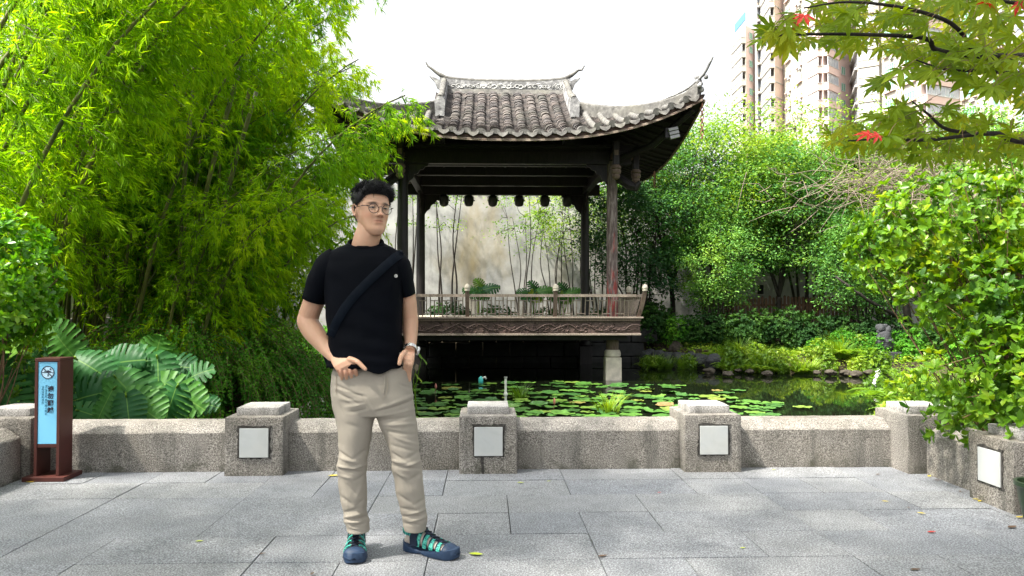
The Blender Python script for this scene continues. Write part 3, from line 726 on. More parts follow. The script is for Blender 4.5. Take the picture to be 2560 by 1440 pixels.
# ---- roof
XG = 1.76                                                    # half length of the gable-to-gable part
def rot90(k):
    c, s = [(1,0),(0,1),(-1,0),(0,-1)][k]
    return lambda p: Vector((CX + (p.x-CX)*c - (p.y-CY)*s, CY + (p.x-CX)*s + (p.y-CY)*c, p.z))
def ytop(x):                                                 # upper end of the front slope at plan x
    return -0.0 if abs(x) <= XG else -abs(x)
def slope_sheet(dz, front, n=30, m_=14, inset=0.0):
    rings = []
    for i in range(n+1):
        x = -(E+0.12) + 2*(E+0.12)*i/n; a = eave_y(x) + inset; b = ytop(x) if front else -max(abs(x), XG)
        rings.append([P(x, a + (b-a)*j/m_, rz(x, a + (b-a)*j/m_) + dz) for j in range(m_+1)])
    return MB().loft(rings, closed=False, cap=False)
for k in range(4):
    part('roof_slope', slope_sheet(-0.02, k % 2 == 0).xf(rot90(k)), M['tile'], pv, smooth=True)
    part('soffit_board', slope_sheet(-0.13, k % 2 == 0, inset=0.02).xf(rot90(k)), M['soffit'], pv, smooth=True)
    # eave boards: a weathered board over a darker reddish one
    r1 = []; r2 = []
    for i in range(41):
        x = -(E+0.10) + 2*(E+0.10)*i/40; y = eave_y(x); z = ze(x/E)
        r1.append([P(x,y+0.03,z-0.165), P(x,y-0.012,z-0.165), P(x,y-0.012,z-0.115), P(x,y+0.03,z-0.115)])
        r2.append([P(x,y+0.10,z-0.113), P(x,y+0.045,z-0.113), P(x,y+0.03,z-0.022), P(x,y+0.10,z-0.022)])
    part('eave_board', MB().loft(r1).xf(rot90(k)), M['eaveboard'], pv)
    part('eave_board', MB().loft(r2).xf(rot90(k)), M['carved'], pv)
    # rafters
    for j in range(-12, 13):
        x = j*0.31; ye = eave_y(x) + 0.06; y1 = -HW + 0.1 if abs(x) < HW else -abs(x)
        if y1 - ye < 0.15: continue
        pts = [P(x, ye+(y1-ye)*t, rz(x, ye+(y1-ye)*t)-0.155) for t in (0,0.5,1)]
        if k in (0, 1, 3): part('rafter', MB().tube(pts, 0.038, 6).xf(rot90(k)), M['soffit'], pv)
# stepped pan tiles between the rolls (front slope), too fine to pick apart
SPC = 0.32
pan = MB()
for j in range(-13, 13):
    xc = (j+0.5)*SPC; y0 = eave_y(xc); y1 = ytop(xc) - 0.12 if abs(xc) <= XG else -abs(xc) - 0.05
    n = int((y1-y0)/0.085)
    for s in range(n):
        ya, yb = y0 + s*0.085, y0 + (s+1)*0.085 + 0.03
        za, zb = rz(xc, ya) + 0.035, rz(xc, yb) + 0.012
        vs = []
        for t in (-1,-0.5,0,0.5,1):
            dz = 0.045*t*t
            vs += [P(xc+t*0.105, ya, za+dz-0.02), P(xc+t*0.105, yb, zb+dz-0.02), P(xc+t*0.105, ya+0.002, za+dz-0.038)]
        fs = []
        for t in range(4): fs += [(t*3, t*3+3, t*3+4, t*3+1), (t*3, t*3+2, t*3+5, t*3+3)]
        pan.add(vs, fs)
o = part('pan_tiles', pan, M['tile'], pv); o['kind'] = 'stuff'
# one clay cover tile, arched; the nine middle rows are laid tile by tile
def arch_mesh(name, r, h, L, lift, seg=7, thick=0.014):
    vs = []
    for (yy, dz, rr_) in ((0, lift, 1.0), (L, 0, 0.93)):
        for k in range(seg+1):
            a = PI*k/seg; vs.append((-math.cos(a)*r*rr_, yy, math.sin(a)**0.8*h*rr_ + dz))
    for k in range(seg+1):
        a = PI*k/seg; vs.append((-math.cos(a)*(r-thick*0.6), 0.0, math.sin(a)**0.8*(h-thick) + lift - 0.004))
    n = seg+1; fs = []
    for k in range(seg): fs += [(k, k+1, n+k+1, n+k), (k, 2*n+k, 2*n+k+1, k+1)]
    me = bpy.data.meshes.new(name); me.from_pydata(vs, [], fs); me.update(); return me
tmesh = arch_mesh('cover_tile', 0.112, 0.085, 0.24, 0.018); tmesh.materials.append(M['tile'])
rnd = random.Random(21)
PVO = WL[pv.name]
def place_tile(x, y, dz=0.0):
    z = rz(x, y); sl = math.atan((rz(x, y+0.05)-rz(x, y-0.05))/0.1)
    o = link('cover_tile', tmesh, None, pv, P(x + rnd.uniform(-.009,.009), y, z+0.012+dz) - PVO, (sl + rnd.uniform(-.03,.02), rnd.uniform(-.03,.03), rnd.uniform(-.035,.035)))
    s_ = rnd.uniform(0.95, 1.05); o.scale = (s_, 1, rnd.uniform(0.92,1.1))
rows_x = [k*SPC for k in range(-4, 5)]
for x in rows_x:
    y0, y1 = eave_y(x) + 0.10, -0.30; n = 30
    ys = [y0 + (y1-y0)*(k + rnd.uniform(-.28,.28))/n for k in range(n)]
    for y in ys: place_tile(x, y)
for sx in (-1, 1):
    for k in range(9): place_tile(sx*5*SPC, eave_y(1.6) + 0.10 + k*0.135)
# rows beyond the gable: mortared rolls, each one part, ending in a round face
def roll(x, y0, y1, r=0.072):
    n = max(6, int((y1-y0)/0.055)); pts = []; rs = []
    for k in range(n+1):
        y = y0 + (y1-y0)*k/n; pts.append(P(x, y, rz(x, y)+0.052)); rs.append(r*(1 + (0.05 if k % 4 == 0 else 0.0) + rnd.uniform(-.02,.02)))
    pts.insert(0, pts[0] + Vector((0,-0.012,-0.002))); rs.insert(0, r*1.14)
    return MB().tube(pts, rs, 10)
for j in range(6, 14):
    for sx in (-1, 1):
        x = sx*j*SPC
        if abs(x) > E-0.03: continue
        y0 = eave_y(x) - 0.02; y1 = -abs(x) - 0.0
        if y1 - y0 < 0.12: y1 = y0 + 0.12
        part('cover_roll', roll(x, y0, y1), M['mortar'], pv, auto=50)
# eave ends of the middle rows: closed arched lips
def lip(x):
    y = eave_y(x) - 0.015; z = rz(x, y+0.05); seg = 10; r = 0.118; vs = []; 
    out = [(-r-0.03,-0.018),(-r,0.0)] + [(-math.cos(PI*k/seg)*r, math.sin(PI*k/seg)**0.8*0.098) for k in range(1, seg)] + [(r,0.0),(r+0.03,-0.018)]
    inn = [(-0.085,-0.004)] + [(a*0.8, b-0.022) for a, b in out[2:-2]] + [(0.085,-0.004)]
    poly = [P(x+a, y, z+b-0.005) for a, b in out] + [P(x+a, y, z+b-0.012) for a, b in [(r-0.02,-0.022),(0,-0.006),(-r+0.02,-0.022)]]
    return MB().prism(poly, (0,0.20,0.05))
for k in range(-5, 6): part('eave_tile', lip(k*SPC), M['mortar'], pv, auto=45)
# drip tiles between the rows
dpoly = [(-0.122,0.012),(-0.118,-0.03),(-0.095,-0.068),(-0.05,-0.098),(0,-0.122),(0.05,-0.098),(0.095,-0.068),(0.118,-0.03),(0.122,0.012),(0.06,-0.012),(0,-0.02),(-0.06,-0.012)]
dm = MB().prism([(a, b*0.28, b) for a, b in dpoly], (0,0.016,0.004)).mesh('drip_tile'); dm.materials.append(M['mortar'])
for j in range(-13, 13):
    x = (j+0.5)*SPC; y = eave_y(x) - 0.035; sl = math.atan((ze((x+0.1)/E)-ze((x-0.1)/E))/0.2)
    link('drip_tile', dm, None, pv, P(x, y, ze(x/E)+0.028) - PVO, (rnd.uniform(-.05,.05), -sl*0.7, rnd.uniform(-.04,.04)))
# other slopes: rolls joined, they are never seen from the terrace
for k in (1, 2, 3):
    rb = MB()
    for j in range(-12, 13):
        x = j*SPC; y1 = -abs(x) if abs(x) > XG else (-XG if k % 2 else 0.0)
        b = roll(x, eave_y(x), min(y1, -0.02)); rb.add(b.v, b.f)
    o = part('cover_rolls', rb.xf(rot90(k)), M['mortar'], pv, smooth=True); o['kind'] = 'stuff'
# gable walls
for sx in (-1, 1):
    pts = [P(sx*(XG-0.05), y, rz(XG, y)) for y in np.linspace(-XG-0.1, 0, 10)] + [P(sx*(XG-0.05), -y, rz(XG, y)) for y in np.linspace(0, -XG-0.1, 10)[1:]]
    part('gable_wall', MB().prism(pts, (sx*0.04,0,0)), M['ridge'], pv)
# main ridge
M['reliefw'] = simple('white_relief_plaster', (0.42,0.42,0.41), 0.9, 0.2, 0, 0.35, 8)
def curve_ridge(x): return 0.10*abs(x/XG)**3
rings = []
for i in range(29):
    x = -XG-0.02 + 2*(XG+0.02)*i/28; z0 = ZR - 0.06 + curve_ridge(x)*0.3; z1 = ZR + 0.26 + curve_ridge(x)
    rings.append([P(x,-0.08,z0), P(x,0.08,z0), P(x,0.08,z1), P(x,-0.08,z1)])
rdg = part('main_ridge', MB().loft(rings), M['ridge'], pv)
relief = MB(); rr2 = random.Random(8)
for s in range(26):
    x = -1.55 + s*0.124 + rr2.uniform(-.03,.03); a0 = rr2.uniform(0,6.28); L = rr2.uniform(0.05,0.10)
    sp = [P(max(-XG,min(XG,x + math.cos(a0+t*0.7)*L*(1.1-t*0.1))), -0.088, ZR+0.12+ 0.7*math.sin(a0+t*0.7)*L*(1.1-t*0.1)) for t in range(8)]
    relief.tube(sp, 0.016, 5)
for s in range(60):
    c = P(rr2.uniform(-1.6,1.6), -0.075, ZR+rr2.uniform(0.05,0.2)); a = rr2.uniform(0,PI); L = rr2.uniform(0.04,0.09); d = Vector((math.cos(a),0,math.sin(a)*0.6)); p_ = Vector((-math.sin(a)*0.6,0,math.cos(a)))
    relief.add([c-d*L, c+p_*L*0.4, c+d*L, c-p_*L*0.4, c+Vector((0,-0.035,0))], [(0,1,4),(1,2,4),(2,3,4),(3,0,4)])
part('ridge_relief', relief, M['reliefw'], rdg)
part('ridge_foot', MB().loft([[P(x,-0.17,ZR-0.10),P(x,-0.082,ZR-0.10),P(x,-0.082,ZR+0.03),P(x,-0.12,ZR+0.03)] for x in np.linspace(-XG+0.1,XG-0.1,6)]), M['mortar'], rdg)
cap = []
xsx = np.linspace(-XG-0.42, XG+0.42, 49)
def capz(x): return ZR + 0.285 + curve_ridge(min(abs(x),XG)) + max(0, abs(x)-XG+0.25)**2*0.95
pts = [P(x, 0, capz(x)) for x in xsx]; rs = [0.062*(1.12 if i % 3 == 0 else 1.0)*(1 - 0.72*max(0, abs(x)-XG)/0.42) for i, x in enumerate(xsx)]
tl = P(-XG-0.37,0,ZR+0.77); 
pts = [P(-2.16,0,ZR+0.79), P(-2.10,0,ZR+0.68)] + [p for p in pts if abs(p.x-CX) < XG+0.26] + [P(2.10,0,ZR+0.62), P(2.17,0,ZR+0.74)]
nn = len(pts); rs = [0.018,0.026] + [0.056*(1.12 if i % 3 == 0 else 1.0)*(1 - 0.5*max(0, abs(pts[i+2].x-CX)-XG)/0.26) for i in range(nn-4)] + [0.026,0.018]
part('ridge_cap', MB().tube(pts, rs, 10), M['mortar'], rdg, auto=60)
for sx in (-1, 1):
    part('ridge_end_bracket', MB().prism([P(sx*(XG+0.0),-0.07,ZR+0.02),P(sx*(XG+0.10),-0.07,ZR+0.10),P(sx*(XG+0.16),-0.07,ZR+0.25),P(sx*(XG+0.30),-0.07,ZR+0.40),P(sx*(XG+0.12),-0.07,ZR+0.34),P(sx*XG,-0.07,ZR+0.28)], (0,0.14,0)), M['ridge'], rdg)
# descending gable ridges
for sx in (-1, 1):
    for sy in (-1, 1):
        rings = []; top = []; ys = np.linspace(-0.10, -2.02, 16)
        for y in ys:
            z = rz(XG, y) - 0.05; h = 0.36 + (0.10 if y < -1.75 else 0); x0, x1 = sx*(XG-0.20), sx*(XG-0.02)
            rings.append([P(x0,-sy*y,z),P(x1,-sy*y,z),P(x1,-sy*y,z+h),P(x0,-sy*y,z+h)]); top.append(P((x0+x1)/2,-sy*y,z+h+0.03))
        dr = part('gable_ridge', MB().loft(rings), M['ridge'], pv)
        tp = crom(top, 3); part('ridge_cap', MB().tube(tp, [0.072*(1.1 if i % 2 else 0.97) for i in range(len(tp))], 10), M['mortar'], dr, auto=60)
        yb = 2.05; zt = rz(XG,-2.0)
        part('ridge_end_block', MB().prism([P(sx*(XG-0.22),sy*yb,zt-0.05),P(sx*(XG+0.0),sy*yb,zt-0.05),P(sx*(XG+0.02),sy*yb,zt+0.33),P(sx*(XG-0.05),sy*yb,zt+0.44),P(sx*(XG-0.17),sy*yb,zt+0.44),P(sx*(XG-0.24),sy*yb,zt+0.33)], (0,sy*0.07,0)), M['ridge'], dr)
# hip ridges sweeping up to the corners
for sx in (-1, 1):
    for sy in (-1, 1):
        rings = []; cp = []
        for i in range(22):
            t = i/21; a = XG + (E + 0.06 - XG)*t; z = rz(a, -a) - 0.05; h = 0.30 - 0.10*t
            c = P(sx*a, sy*a, z); o_ = Vector((sx, -sy, 0)).normalized()*0.085
            if t > 0.9: h += (t-0.9)*1.0
            rings.append([c-o_, c+o_, c+o_+Vector((0,0,h)), c-o_+Vector((0,0,h))]); cp.append(c+Vector((0,0,h+0.012)))
        hr = part('hip_ridge', MB().loft(rings), M['mortar'], pv)
        part('ridge_cap', MB().tube(cp, 0.055, 8), M['mortar'], hr, auto=60)
        tip = cp[-1]; d = Vector((sx, sy, 0)).normalized()
        horn = crom([cp[15] + Vector((0,0,0.05)), cp[19] + Vector((0,0,0.10)), tip + d*0.08 + Vector((0,0,0.16)), tip + d*0.26 + Vector((0,0,0.40)), tip + d*0.33 + Vector((0,0,0.52))], 6)
        part('eave_horn', MB().tube(horn, [0.02 + 0.012*math.sin(PI*i/(len(horn)-1)) for i in range(len(horn))], 8), M['ridge'], hr, auto=60)
        kn = MB(); r3 = random.Random(4)
        for q_ in range(9):
            c = tip + d*r3.uniform(-0.12,0.16) + Vector((0,0,r3.uniform(-0.16,0.18))) + Vector((r3.uniform(-.05,.05), r3.uniform(-.05,.05), 0)); r_ = r3.uniform(0.045,0.085)
            kn.lathe([(r_*math.sin(PI*k/6)+0.001, -r_*math.cos(PI*k/6)) for k in range(7)], c, 8)
        part('corner_scroll', kn, M['bwhite'] if False else M['ridge'], hr, smooth=True)

# ---- fittings
def chain(c, n, label, link_r=0.042):
    ch = empty('iron_chain', c, label, 'chain')
    for k in range(n):
        pts = []
        for i in range(11):
            a = 2*PI*i/10; u_, v_ = math.cos(a)*link_r*0.6, math.sin(a)*link_r
            pts.append(Vector(c) + (Vector((u_,0,v_ - k*link_r*1.55)) if k % 2 else Vector((0,u_,v_ - k*link_r*1.55))))
        part('chain_link', MB().tube(pts, 0.011, 5, cap=False), M['rust'], ch, smooth=True)
chain(P(E+0.10,-E-0.12,5.55), 9, 'rusty iron chain hanging from the raised corner of the tiled eave', 0.055)
chain(P(HW+1.0,-HW-0.1,4.35), 6, 'short dark chain hanging beside the carved lotus pendants', 0.04)
fl = empty('floodlight', P(3.62,-3.75,5.05), 'grey louvred floodlight fixed under the raised eave corner', 'lamp')
for k in range(3): part('louvre', MB().obox(P(3.66+0.02*k,-3.80,5.12-0.085*k), (0.11,0.02,0.03), (0,0.05,0), (-0.01,0,0.034), 0.008), M['greymetal'], fl)
part('bracket_arm', MB().tube([P(3.45,-3.7,5.22), P(3.5,-3.72,5.08), P(3.6,-3.76,5.02)], 0.014, 6), M['blackmetal'], fl)
part('lamp_body', MB().obox(P(3.58,-3.74,5.04), (0.09,0,0), (0,0.06,0), (0,0,0.12), 0.015), M['blackmetal'], fl)
for i, (px, yy) in enumerate(((1110,0),(1172,0),(1232,0),(1298,0),(1362,0),(1418,0))):
    c = atY(px, 487, CY+HW-0.25); c.z = 4.53
    s_ = empty('stage_light', c, 'black stage spotlight under the rear beam, ' + ('nearest the left rear column','second from the left rear column','third from the left rear column','third from the right rear column','second from the right rear column','nearest the right rear column')[i], 'spotlight', 'stage spotlights under the rear beam')
    rng_ = random.Random(i); tl_ = rng_.uniform(0.25,0.6)
    part('clamp', MB().box(c+Vector((-0.02,-0.03,-0.06)), c+Vector((0.02,0.03,0.02))), M['blackmetal'], s_)
    part('yoke', MB().tube([c+Vector((-0.15,0,-0.22)), c+Vector((-0.15,0,-0.09)), c+Vector((-0.1,0,-0.06)), c+Vector((0.1,0,-0.06)), c+Vector((0.15,0,-0.09)), c+Vector((0.15,0,-0.22))], 0.011, 6), M['blackmetal'], s_)
    R_ = Matrix.Rotation(-PI/2+tl_, 3, 'X')
    can = MB().lathe([(0.02,0.175),(0.09,0.165),(0.128,0.11),(0.14,0.02),(0.14,-0.06),(0.125,-0.13),(0.09,-0.165),(0.05,-0.175)], (0,0,0), 18).xf(lambda p: c + Vector((0,0,-0.20)) + (Matrix.Rotation(tl_-0.1, 3, 'X') @ p)*1.0)
    part('lamp_can', can, M['blackmetal'], s_, auto=40)
    part('knob', MB().tube([c+Vector((0.145,0,-0.2)), c+Vector((0.185,0,-0.2))], 0.02, 8), M['blackmetal'], s_)
for gi, (px, py, big) in enumerate(((1148,408,1),(1226,405,1),(1390,410,1),(1112,405,0),(1188,404,0),(1262,404,0),(1352,405,0),(1430,406,0))):
    c = atY(px, py, CY-1.0); r_ = 0.105 if big else 0.035
    o = empty('ceiling_lamp', c, 'white glass globe lamp under the dark pavilion ceiling, ' + ('nearest the left columns','in the middle of the row','nearest the peeling red column')[gi % 3] if big else 'small white downlight under the dark pavilion ceiling', 'lamp', 'globe lamps' if big else 'small downlights')
    part('globe', MB().lathe([(r_*math.sin(PI*k/8)+0.0005, -r_*0.75*math.cos(PI*k/8)) for k in range(9)], c, 14), M['whiteglass'], o, smooth=True)
    part('fitting', MB().lathe([(r_*0.6,0),(r_*0.6,max(0.05,4.96-c.z-0.0))], c+Vector((0,0,r_*0.6)), 10), M['blackmetal'], o)
# ------------------------------------------------------------ foliage helpers
TPL = {
 'blade': (np.array([(0,0,0),(.36,.5,.05),(.36,-.5,.05),(1,0,-.07)]), np.array([(0,2,3),(0,3,1)])),
 'broad': (np.array([(0,0,0),(.30,.40,.05),(.30,-.40,.05),(.68,.44,.03),(.68,-.44,.03),(1,0,-.10),(.5,0,-.02)]), np.array([(0,2,6),(2,4,6),(4,5,6),(5,3,6),(3,1,6),(1,0,6)])),
 'oval': (np.array([(0,0,0),(.45,.5,.06),(.45,-.5,.06),(1,0,-.08)]), np.array([(0,2,3),(0,3,1)])),
}
def unit(a): return a/np.maximum(np.linalg.norm(a, axis=-1, keepdims=True), 1e-9)
def leaf_arrays(Pp, D, N, L, W, kind='blade'):
    Pp, D, N = map(np.asarray, (Pp, D, N)); D = unit(D); S = unit(np.cross(N, D)); N = np.cross(D, S)
    tv, tf = TPL[kind]; n = len(Pp); L = np.asarray(L)[:,None,None]; W = np.asarray(W)[:,None,None]
    V = Pp[:,None,:] + L*tv[None,:,0:1]*D[:,None,:] + W*tv[None,:,1:2]*S[:,None,:] + L*tv[None,:,2:3]*N[:,None,:]
    Fc = tf[None] + (np.arange(n)*len(tv))[:,None,None]
    return V.reshape(-1,3), Fc.reshape(-1,3)
def leaf_mesh(name, Pp, D, N, L, W, m_, kind='blade'):
    v, f = leaf_arrays(Pp, D, N, L, W, kind); me = np_mesh(name, v, [f]); me.materials.append(m_); return me
def rvec(n, rng): return unit(rng.normal(size=(n,3)))
UP = np.array([0,0,1.0])

# ------------------------------------------------------------ bamboo
def bamboo_proto(seed, H, reach, t0=0.2, nb=2, dens=1.0, lmul=1.0):
    r = np.random.default_rng(seed); rr = random.Random(seed)
    def c(t): return np.array([reach*(0.18*t + 0.82*t**2.3), 0.25*math.sin(seed)*t*t*reach*0.4, H*(t - 0.16*t**4)])
    culm = MB(); n = int(H/0.27); pts = []; rad = []
    for k in range(n+1):
        t = k/n; p = c(t); R0 = 0.030*(1-0.82*t)+0.003
        if k % 1 == 0 and k > 0: pts += [p - np.array([0,0,0.012]), p]; rad += [R0, R0*1.16]
        else: pts += [p]; rad += [R0]
    culm.tube(pts, rad, 6)
    PP, DD, NN, LL = [], [], [], []
    t = t0
    while t < 0.99:
        p = c(t); tan = unit(c(min(1,t+0.02)) - c(t-0.02))
        for b in range(nb):
            az = rr.uniform(0, 2*PI); out = np.array([math.cos(az), math.sin(az), 0])
            L = rr.uniform(0.45, 1.15)*(1.15-0.55*t)*(0.55 if t < t0+0.1 else 1.0)
            d0 = unit(out*1.0 + tan*0.75); m_ = 7; q = p.copy(); d = d0.copy(); bp = [q.copy()]
            for s in range(m_):
                d = unit(d + np.array([0.05,0,-0.16 - 0.03*s])); q = q + d*L/m_; bp.append(q.copy())
                if s < 1: continue
                for tw in range(2 if rr.random() < 0.75*dens else 1):
                    td = unit(d + r.normal(size=3)*0.5 + np.array([0.1,0,-0.15])); tl = rr.uniform(0.05, 0.2); base = q + td*tl
                    k = rr.randint(4, 7)
                    for j in range(k):
                        ld = unit(td + r.normal(size=3)*0.42 + np.array([0.06,0,-0.34])); PP.append(base - td*tl*0.5*j/k); DD.append(ld)
                        NN.append(unit(UP*0.9 + r.normal(size=3)*0.45)); LL.append(rr.uniform(0.095, 0.175)*lmul)
            if rr.random() < 0.8: culm.tube(bp[::2], 0.0032, 3, cap=False)
        t += rr.uniform(0.6, 1.4)*0.155/H
    return culm, np.array(PP), np.array(DD), np.array(NN), np.array(LL), r
BAM = []
for i, (H, reach, t0, mm, dens, lm) in enumerate(((8.2,3.4,0.26,'bamboo',1.0,1.0),(7.4,4.2,0.22,'bamboo',1.1,1.0),(8.8,2.6,0.30,'bamboo2',1.0,1.0),(6.4,3.4,0.24,'bamboo',1.1,0.95),(5.0,2.8,0.22,'bamboo2',1.1,0.9),(3.4,1.7,0.18,'bamboo',1.2,0.85))):  # last, lowest bamboo takes the brighter leaf so its shaded sprays look lit
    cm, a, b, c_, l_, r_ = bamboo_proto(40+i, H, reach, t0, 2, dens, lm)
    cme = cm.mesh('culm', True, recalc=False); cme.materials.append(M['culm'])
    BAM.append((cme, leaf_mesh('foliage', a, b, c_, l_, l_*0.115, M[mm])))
def bamboo(kind, x, y, rz_, s=1.0, near=False):
    o = empty('bamboo', (x, y, gz(x, y)-0.05), ('leafy yellow green bamboo stem arching over the big split leaves' if near else 'slender bamboo stem with drooping leafy sprays in the grove beside the pond') if kind < 3 else
              ('short bushy bamboo stem leaning out low over the trailing shrub' if kind == 5 else 'bamboo stem bending low towards the pavilion eave'), 'bamboo', 'near bamboo stems' if near and kind < 3 else ('grove bamboo' if kind < 3 else ('low bamboo' if kind == 5 else 'leaning bamboo')))
    o.rotation_euler = (random.uniform(-.03,.03), random.uniform(-.03,.06), rz_); o.scale = (s, s, s)
    link('culm', BAM[kind][0], None, o); link('foliage', BAM[kind][1], None, o)
rb = random.Random(77)
for k in range(17):
    bamboo(rb.choice([0,1,1,3]), rb.uniform(-7.2,-4.9), rb.uniform(8.4,10.8), rb.uniform(-0.75,0.35), rb.uniform(0.85,1.1), True)
for (x, y, a, s_) in ((-5.5,7.0,-0.15,0.95),(-5.1,7.7,0.1,0.9),(-6.0,7.5,0.25,1.05),(-5.7,8.1,-0.3,1.0)):
    bamboo(1, x, y, a, s_, True)
for k in range(48):
    bamboo(rb.choice([0,1,2,2,3]), rb.uniform(-9.0,-5.4), rb.uniform(11,14.8), rb.uniform(-0.9,0.5), rb.uniform(0.85,1.12))
for k in range(26):
    bamboo(rb.choice([2,3,3,4,4]), rb.uniform(-6.9,-5.0), rb.uniform(11.6,16.0), rb.uniform(-0.5,0.5), rb.uniform(0.9,1.15))
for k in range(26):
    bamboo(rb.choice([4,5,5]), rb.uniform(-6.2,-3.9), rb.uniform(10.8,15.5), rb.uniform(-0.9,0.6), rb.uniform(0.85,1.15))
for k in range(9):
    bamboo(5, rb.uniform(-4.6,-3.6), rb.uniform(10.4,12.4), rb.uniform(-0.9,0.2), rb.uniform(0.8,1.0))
for k in range(12):
    bamboo(rb.choice([2,2,4,3]), rb.uniform(-8.0,-5.0), rb.uniform(16.2,20.0), rb.uniform(-0.9,0.6), rb.uniform(0.85,1.05))
# bare culms packed at the foot of the grove
bare = MB(); pts = [(0,0,0),(0.06,0,0.9),(0.16,0.0,1.9),(0.34,0,3.0),(0.62,0,4.2)]; cp_ = crom(pts, 5)
bare.tube(cp_, [0.030*(1.12 if i % 3 == 0 else 1.0) for i in range(len(cp_))], 7); bme = bare.mesh('culm', True); bme.materials.append(M['culm'])
for k in range(46):
    x, y = rb.uniform(-8.4,-4.0), rb.uniform(9.6,14.5)
    o = link('bamboo_culm', bme, None, None, (x, y, gz(x,y)-0.05), (rb.uniform(-.08,.08), rb.uniform(-.06,.14), rb.uniform(-1.2,0.9))); s = rb.uniform(0.75,1.15); o.scale = (s*0.95, s*0.95, s)
    tag(o, 'bare jointed bamboo culm at the shaded foot of the grove', 'bamboo culm', 'bare culms in the grove')

# ------------------------------------------------------------ trees with limbs and leaf clumps
def tree_mesh(seed, H, rx, ry, z0, z1, nlimb, nclump, nleaf, lsize, kind='broad', trunk_r=0.09, forks=0.35, flat=0.5, lw=0.5, droop=-0.15, cs=0.34, spread=0.1, lean=(0,0)):
    r = np.random.default_rng(seed); rr = random.Random(seed); wood = MB()
    cz, rzz = (z0+z1)/2, (z1-z0)/2
    base = np.array([0,0,0.0]); fork = np.array([lean[0]*0.4, lean[1]*0.4, H*forks])
    wood.tube(crom([base, base*0.5+fork*0.5+np.array([rr.uniform(-.08,.08),rr.uniform(-.08,.08),0]), fork], 5), [trunk_r*(1-0.3*i/10) for i in range(11)], 8)
    limbs = []
    for k in range(nlimb):
        a = 2*PI*(k+rr.uniform(-.3,.3))/nlimb; e = np.array([lean[0]+math.cos(a)*rx*rr.uniform(.35,.8), lean[1]+math.sin(a)*ry*rr.uniform(.35,.8), cz + rzz*rr.uniform(-.35,.75)])
        st = base + np.array([math.cos(a)*spread, math.sin(a)*spread, H*forks*rr.uniform(0.25,1.0)])*1.0 if spread > 0.15 else fork
        mid = st*0.45 + e*0.55 + np.array([rr.uniform(-.25,.25), rr.uniform(-.25,.25), rr.uniform(0,.35)]); pts = crom([st, (st+mid)/2 + r.normal(size=3)*0.07, mid, e], 5)
        wood.tube(pts, [trunk_r*0.55*(1-0.85*i/(len(pts)-1))+0.004 for i in range(len(pts))], 6); limbs.append([np.array(p) for p in pts])
    PP, DD, NN, LL = [], [], [], []
    allp = np.array([p for l in limbs for p in l[5:]])
    for k in range(nclump):
        v = unit(r.normal(size=3)); rad = rr.uniform(0.45, 1.0)**0.6
        c = np.array([lean[0]+v[0]*rx*rad, lean[1]+v[1]*ry*rad, cz + v[2]*rzz*rad])
        c = c + 0.18*r.normal(size=3)
        j = np.argmin(np.linalg.norm(allp - c, axis=1)); s = allp[j]
        wood.tube(crom([s, (s+c)/2 + r.normal(size=3)*0.08, c], 4), [0.012,0.011,0.010,0.009,0.008,0.007,0.006,0.005,0.004], 4, cap=False)
        n = int(nleaf*rr.uniform(0.6,1.4)); cc = cs*rr.uniform(0.7,1.35)
        o = r.normal(size=(n,3))*np.array([cc,cc,cc*flat]); PP.append(c + o)
        DD.append(unit(o*np.array([1,1,0.4])) + r.normal(size=(n,3))*0.55 + UP*droop); NN.append(UP*0.95 + r.normal(size=(n,3))*0.5); LL.append(r.uniform(0.7,1.25,n)*lsize)
    P_, D_, N_, L_ = (np.concatenate(x) for x in (PP, DD, NN, LL))
    return wood, P_, D_, N_, L_, L_*lw
def make_tree(name, key, args, m_, kind='broad', bark='bark'):
    w, a, b, c, l, ww = tree_mesh(*args[0], **args[1])
    wm = w.mesh('trunk', True, recalc=False); wm.materials.append(M[bark]); return wm, leaf_mesh('crown', a, b, c, l, ww, m_, kind)
def put_tree(name, pr, x, y, rz_, s, label, cat='tree', group=None, z=None, mm=None, names=('trunk','crown')):
    o = empty(name, (x, y, (gz(x, y)-0.05) if z is None else z), label, cat, group); o.rotation_euler = (0,0,rz_); o.scale = (s,s,s) if not hasattr(s,'__len__') else s
    link(names[0], pr[0], None, o); c = link(names[1], pr[1], None, o)
    if mm is not None:
        c.material_slots[0].link = 'OBJECT'; c.material_slots[0].material = mm
    return o
T1 = make_tree('t', 0, ((101, 6.4, 2.2, 1.7, 2.1, 7.1, 7, 150, 120, 0.105), dict(trunk_r=0.10, forks=0.24, cs=0.33)), M['tree'])
T2 = make_tree('t', 0, ((102, 6.2, 2.4, 1.8, 2.4, 7.2, 8, 160, 115, 0.105), dict(trunk_r=0.085, forks=0.10, spread=0.22, cs=0.34)), M['treel'])
T3 = make_tree('t', 0, ((103, 4.4, 1.7, 1.4, 1.4, 5.0, 9, 115, 115, 0.10), dict(trunk_r=0.07, forks=0.10, spread=0.2, cs=0.28)), M['treed'])
